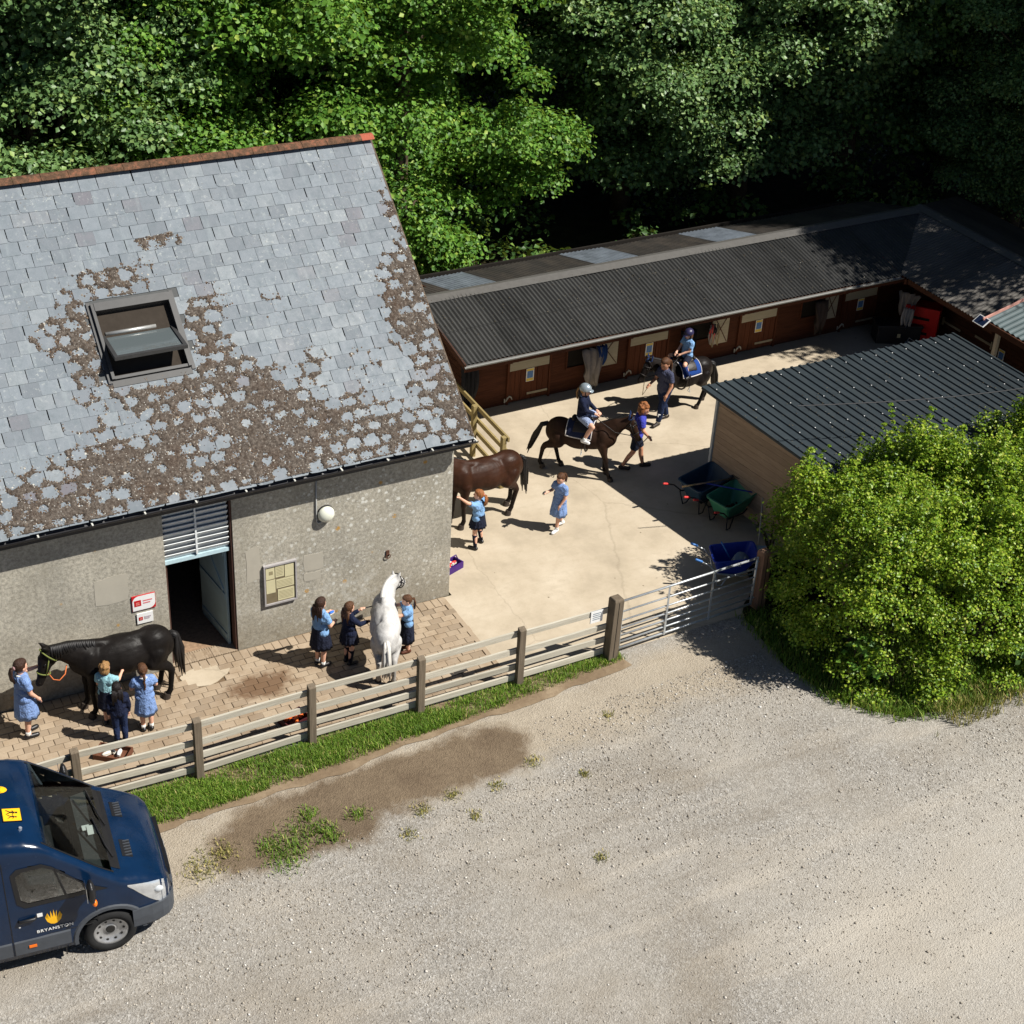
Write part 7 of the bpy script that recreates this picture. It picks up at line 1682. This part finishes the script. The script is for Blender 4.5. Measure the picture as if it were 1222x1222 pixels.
tree(T_B, -4.0, 11.9, .8, .98, 'grey green tree behind the left end of the barn ridge')
tree(T_D, -1.4, 12.6, 3.4, .95, 'light green tree behind the barn left of the brightest one')
tree(T_B, -7.2, 13.0, 2.5, 1.1, 'grey green tree cut by the left edge of the picture')
tree(T_B, -3.4, 17.5, 4.4, 1.25, 'grey green tree deeper in the wood at top left')
tree(T_A, 3.2, 17.5, 2.2, 1.25, 'bright tree in the second row above the right end of the barn')
tree(T_C, 8.8, 19.5, 1.2, 1.2, 'dark tree in the deep gap right of the bright tree')
tree(T_B, 12.6, 14.6, 3.0, 1.02, 'dense tree above the middle of the stable roof')
tree(T_B, 16.3, 14.2, 4.0, 1.08, 'grey green tree leaning over the right half of the stable ridge')
tree(T_C, 15.0, 20.0, 5.2, 1.3, 'dark tree in the second row above the stable ridge')
tree(T_C, 20.4, 14.5, 2.0, 1.25, 'dark tree behind the corner of stable and wing')
tree(T_A, 24.2, 14.5, 4.9, 1.05, 'yellow green tree at the top right corner')
tree(T_B, 22.8, 9.6, .6, .80, 'grey green tree over the wing roof at the right edge')
tree(T_C, 29.0, 9.5, 1.6, 1.0, 'dark tall tree beyond the wing past the right edge')
tree(T_C, 23.2, 1.6, 2.7, 1.22, 'dark tree beyond the right edge shading the wing roof')
tree(T_C, 24.2, 4.2, 3.9, 1.15, 'second dark tree beyond the right edge shading the corner')
tree(T_C, 7.0, 25.0, 2.1, 1.4, 'dark tree far back in the wood above the gap')
tree(T_C, 0.0, 23.5, 3.1, 1.4, 'dark tree far back behind the barn')
tree(T_C, -8.0, 20.5, .1, 1.4, 'dark tree far back at the left edge')
tree(T_C, 20.0, 24.0, 4.2, 1.5, 'dark tree far back above the stable corner')
tree(T_C, 28.5, 19.0, 5.1, 1.5, 'dark tree far back at the top right')
tree(T_C, 13.0, 27.5, 5.8, 1.5, 'dark tree at the very back of the wood')
rg = np.random.RandomState(21); n = 420
Cc = np.stack([rg.uniform(-12, 32, n), rg.uniform(10.2, 34, n), rg.uniform(.1, 1.1, n)], 1); V, F = leaves(Cc, rg.uniform(.35, .8, n), 260, .17, rg)
tag(link('undergrowth', np_mesh('undergrowth', V, F, L_DARK)), 'dark low undergrowth covering the floor of the wood', 'undergrowth', kind='stuff')
# hedge
def inpoly(P, poly):
    x, y = P[:, 0], P[:, 1]; r = np.zeros(len(P), bool); j = len(poly)-1
    for i in range(len(poly)):
        xi, yi = poly[i]; xj, yj = poly[j]; c = ((yi > y) != (yj > y)) & (x < (xj-xi)*(y-yi)/(yj-yi+1e-9)+xi); r ^= c; j = i
    return r
def edge_dist(P, poly):
    d = np.full(len(P), 1e9)
    for i in range(len(poly)):
        a = np.array(poly[i]); b = np.array(poly[(i+1) % len(poly)]); ab = b-a; t_ = np.clip(((P-a) @ ab)/(ab @ ab), 0, 1); d = np.minimum(d, np.linalg.norm(P-(a+t_[:, None]*ab), axis=1))
    return d
HP = [(5.38, -2.7), (5.0, -3.3), (4.65, -4.0), (4.62, -5.2), (6.0, -6.3), (7.8, -6.6), (11.0, -6.2), (15.0, -5.6), (15.0, -1.9), (9.0, -1.7), (6.9, -1.75), (6.05, -1.5)]
rg = np.random.RandomState(31); P = np.stack([rg.uniform(4.5, 15, 6800), rg.uniform(-6.8, -1.4, 6800)], 1); P = P[inpoly(P, HP)]; ed = edge_dist(P, HP)
top = 2.9*(1-np.exp(-(ed+.12)/np.where(P[:, 0] < 6.3, .24, .40)))**.8+.38*np.sin(P[:, 0]*1.7+1)*np.cos(P[:, 1]*2.1)+.26*np.sin(P[:, 0]*3.7+P[:, 1]*2.9)+.16*np.sin(P[:, 0]*7.3-P[:, 1]*6.1); top = np.clip(top, .5, 3.45)
zz = top*(1-.30*rg.uniform(0, 1, len(P))**2.0); side = rg.uniform(0, 1, len(P)) < .58*np.exp(-ed/.5); zz = np.where(side, top*rg.uniform(.08, 1, len(P)), zz)
C = np.stack([P[:, 0], P[:, 1], zz-.22], 1); C = C[~((C[:, 0] > 6.75) & (C[:, 1] > -3.05) & (C[:, 2] < 2.3))][:2250]; V, F = leaves(C, .25*rg.uniform(.5, 1.5, len(C)), 1700, .052, rg, shell=.3)
sp = C[rg.choice(len(C), 500)]; sp = sp[sp[:, 2] > 1.2]; sp = sp+np.array([0, 0, .26])+rg.normal(size=sp.shape)*.08; V2, F2 = leaves(np.concatenate([sp, sp+np.array([.03, 0, .14])]), np.full(len(sp)*2, .075), 6500, .050, rg, shell=.2); F = np.concatenate([F, F2+len(V)]); V = np.concatenate([V, V2])
sh_ = C[rg.choice(len(C), 900)]; sh_ = sh_[sh_[:, 2] > 1.5][:190]; dr_ = rg.normal(size=(len(sh_), 3))*np.array([.35, .35, .1])+np.array([0, 0, 1]); pts_ = np.concatenate([sh_+dr_*(.2+.11*q) for q in range(5)]); V2, F2 = leaves(pts_, np.full(len(pts_), .05), 5200, .055, rg, shell=.2); F = np.concatenate([F, F2+len(V)]); V = np.concatenate([V, V2])
hd_ = thing('hedge', 'big rounded sunlit hedge filling the right side beside the gate', 'hedge', (8, -4.2, 0)); V = V-np.array([8, -4.2, 0]); link('foliage', np_mesh('foliage', V, F, L_HEDGE), hd_); print('hedge tris', len(F))
mb = MB(); rd = random.Random(5)
for k in range(60):
    x, y = rd.uniform(-2.2, 5), rd.uniform(-1.5, 1.0); mb.tube([(x, y, 0), (x+rd.uniform(-.3, .3), y+rd.uniform(-.3, .3), .8), (x+rd.uniform(-.6, .6), y+rd.uniform(-.6, .6), 1.5)], [.04, .03, .01], 5)
mb.build('stems', M_BARK, hd_)
def shrub(name, label, cat, x, y, C, Rr, per, size, mat, seed):
    rg = np.random.RandomState(seed); V, F = leaves(np.array(C, float), np.array(Rr, float), per, size, rg); t_ = thing(name, label, cat, (x, y, 0)); link('foliage', np_mesh('foliage', V, F, mat), t_)
    mb = MB()
    for c in C: mb.tube([(0, 0, 0), (c[0]*.5, c[1]*.5, c[2]*.6), tuple(c)], [.025, .018, .008], 5)
    mb.build('stems', M_BARK, t_); return t_
shrub('sapling', 'young sycamore sapling with large pale leaves at the foot of the hedge', 'sapling', 5.15, -5.25, [(0, 0, .9), (.25, -.1, .7), (-.2, -.1, .6), (.05, -.2, 1.05), (.3, -.25, .45)], [.28, .25, .22, .2, .2], 420, .15, L_BRIGHT, 3)
shrub('bramble_bush', 'large leaved bush at the front of the hedge by the right edge', 'bush', 8.3, -6.5, [(0, 0, .9), (.4, .1, 1.2), (-.3, .1, .6), (.5, -.2, .6), (.9, .1, .9), (.2, -.3, .4)], [.4, .4, .3, .35, .4, .3], 330, .16, L_GREY, 6)
shrub('variegated_shrub', 'small pale leaved shrub growing out between the wheelbarrows and hedge', 'shrub', 6.35, -1.25, [(0, 0, .75), (-.3, .12, .72), (.25, .0, .6), (-.12, .1, .5), (.1, -.25, 1.0)], [.22, .18, .22, .2, .28], 650, .07, L_HEDGE, 8)
# grasses
def grass(name, label, pts, h, mat, rg, wid_=.007, kind='stuff', lean=.5):
    N = len(pts); H = h*rg.uniform(.45, 1.3, N); a = rg.uniform(0, 2*PI, N); l = H*lean*rg.uniform(.1, 1.0, N); w = wid_*rg.uniform(.7, 1.5, N)
    dx, dy = np.cos(a), np.sin(a); px, py = -dy*w, dx*w; Z = np.full(N, .012)
    b0 = np.stack([pts[:, 0]-px, pts[:, 1]-py, Z], 1); b1 = np.stack([pts[:, 0]+px, pts[:, 1]+py, Z], 1); m0 = np.stack([pts[:, 0]+dx*l*.35-px*.8, pts[:, 1]+dy*l*.35-py*.8, Z+H*.6], 1); m1 = np.stack([pts[:, 0]+dx*l*.35+px*.8, pts[:, 1]+dy*l*.35+py*.8, Z+H*.6], 1); t_ = np.stack([pts[:, 0]+dx*l, pts[:, 1]+dy*l, Z+H], 1)
    V = np.stack([b0, b1, m1, m0, t_], 1).reshape(-1, 3); o = (np.arange(N)*5)[:, None]; F = np.concatenate([o+np.array([0, 1, 2]), o+np.array([0, 2, 3]), o+np.array([3, 2, 4])], 1).reshape(-1, 3)
    return tag(link(name, np_mesh(name, V, F, mat)), label, 'grass', kind=kind)
rg = np.random.RandomState(41); N = 190000
P = np.stack([rg.uniform(-9.6, 2.2, N), rg.uniform(-3.95, -2.68, N)], 1)
VE = [(-9.6, -2.72), (1.95, -2.74), (2.0, -3.02), (1.2, -3.12), (-.6, -3.28), (-3.3, -3.46), (-6.2, -3.62), (-9.6, -3.3)]
ed = edge_dist(P, VE); ok = inpoly(P, VE) & (rg.uniform(0, 1, N) < np.clip(ed/.13+.05, 0, 1)*np.clip(.62+.45*np.sin(P[:, 0]*2.3+P[:, 1]*5)*np.sin(P[:, 0]*.9)+.3*np.sin(P[:, 0]*7.1)*np.sin(P[:, 1]*9+P[:, 0]), .12, 1)*np.where(P[:, 0] > -.5, .55, 1.0))
grass('verge_grass', 'strip of short green grass along the foot of the rail fence', P[ok], .08, L_GRASS, rg, .0042, lean=.9)
def tufts(cs, n, sp): 
    return np.concatenate([np.array(c)+rg.normal(size=(int(n*k), 2))*sp*k for c, k in cs])
T = [((-5.0, -4.85), 1.0), ((-4.75, -4.6), .8), ((-5.25, -4.7), .7), ((-5.2, -5.05), .8), ((-4.45, -4.72), .7), ((-4.35, -4.9), .5), ((-4.5, -4.3), .45), ((-3.85, -4.62), .5)]
grass('weed_tufts', 'green weed tufts at the lower edge of the dried mud patch', tufts(T, 300, .19), .07, L_GRASS, rg, .006, lean=1.0)
T = [((-6.15, -4.62), 1.0), ((-6.4, -4.75), .7), ((-5.9, -4.5), .5), ((-2.9, -4.95), .5), ((-2.3, -4.85), .4), ((-1.6, -4.95), .4), ((-.8, -4.7), .4), ((-3.3, -5.35), .4), ((-2.2, -5.4), .35), ((-.2, -5.3), .3), ((-.9, -7.0), .35), ((.9, -4.2), .3)]
grass('dry_tufts', 'sparse yellowish grass tufts on the gravel margin', tufts(T, 330, .18), .04, L_DRYGRASS, rg, .006, lean=1.0)
N = 60000; P = np.stack([rg.uniform(3.9, 13, N), rg.uniform(-7.2, -2.6, N)], 1)
HE = [(4.45, -2.75), (4.35, -4.2), (4.45, -5.5), (5.3, -6.5), (6.6, -6.82), (8.2, -6.82), (11, -6.5), (13, -6.2), (13, -4.5), (5.3, -4), (5.2, -2.75)]
ed = edge_dist(P, HE); ok = inpoly(P, HE) & (rg.uniform(0, 1, N) < np.clip(ed/.25+.1, 0, 1)) & (ed < 1.3)
grass('hedge_bottom_grass', 'rough grass and weeds around the foot of the hedge', P[ok], .15, L_GRASS, rg, .006, lean=1.0)
N = 2600; P = np.stack([rg.uniform(5.6, 11, N), rg.uniform(-7.0, -6.3, N)], 1); P = P[(np.sin(P[:, 0]*2.1)+np.sin(P[:, 0]*5.3+P[:, 1]*3) > -.3)]; grass('hedge_dry_grass', 'dry straw coloured grass in front of the hedge', P, .2, L_DRYGRASS, rg, .006, lean=.9)
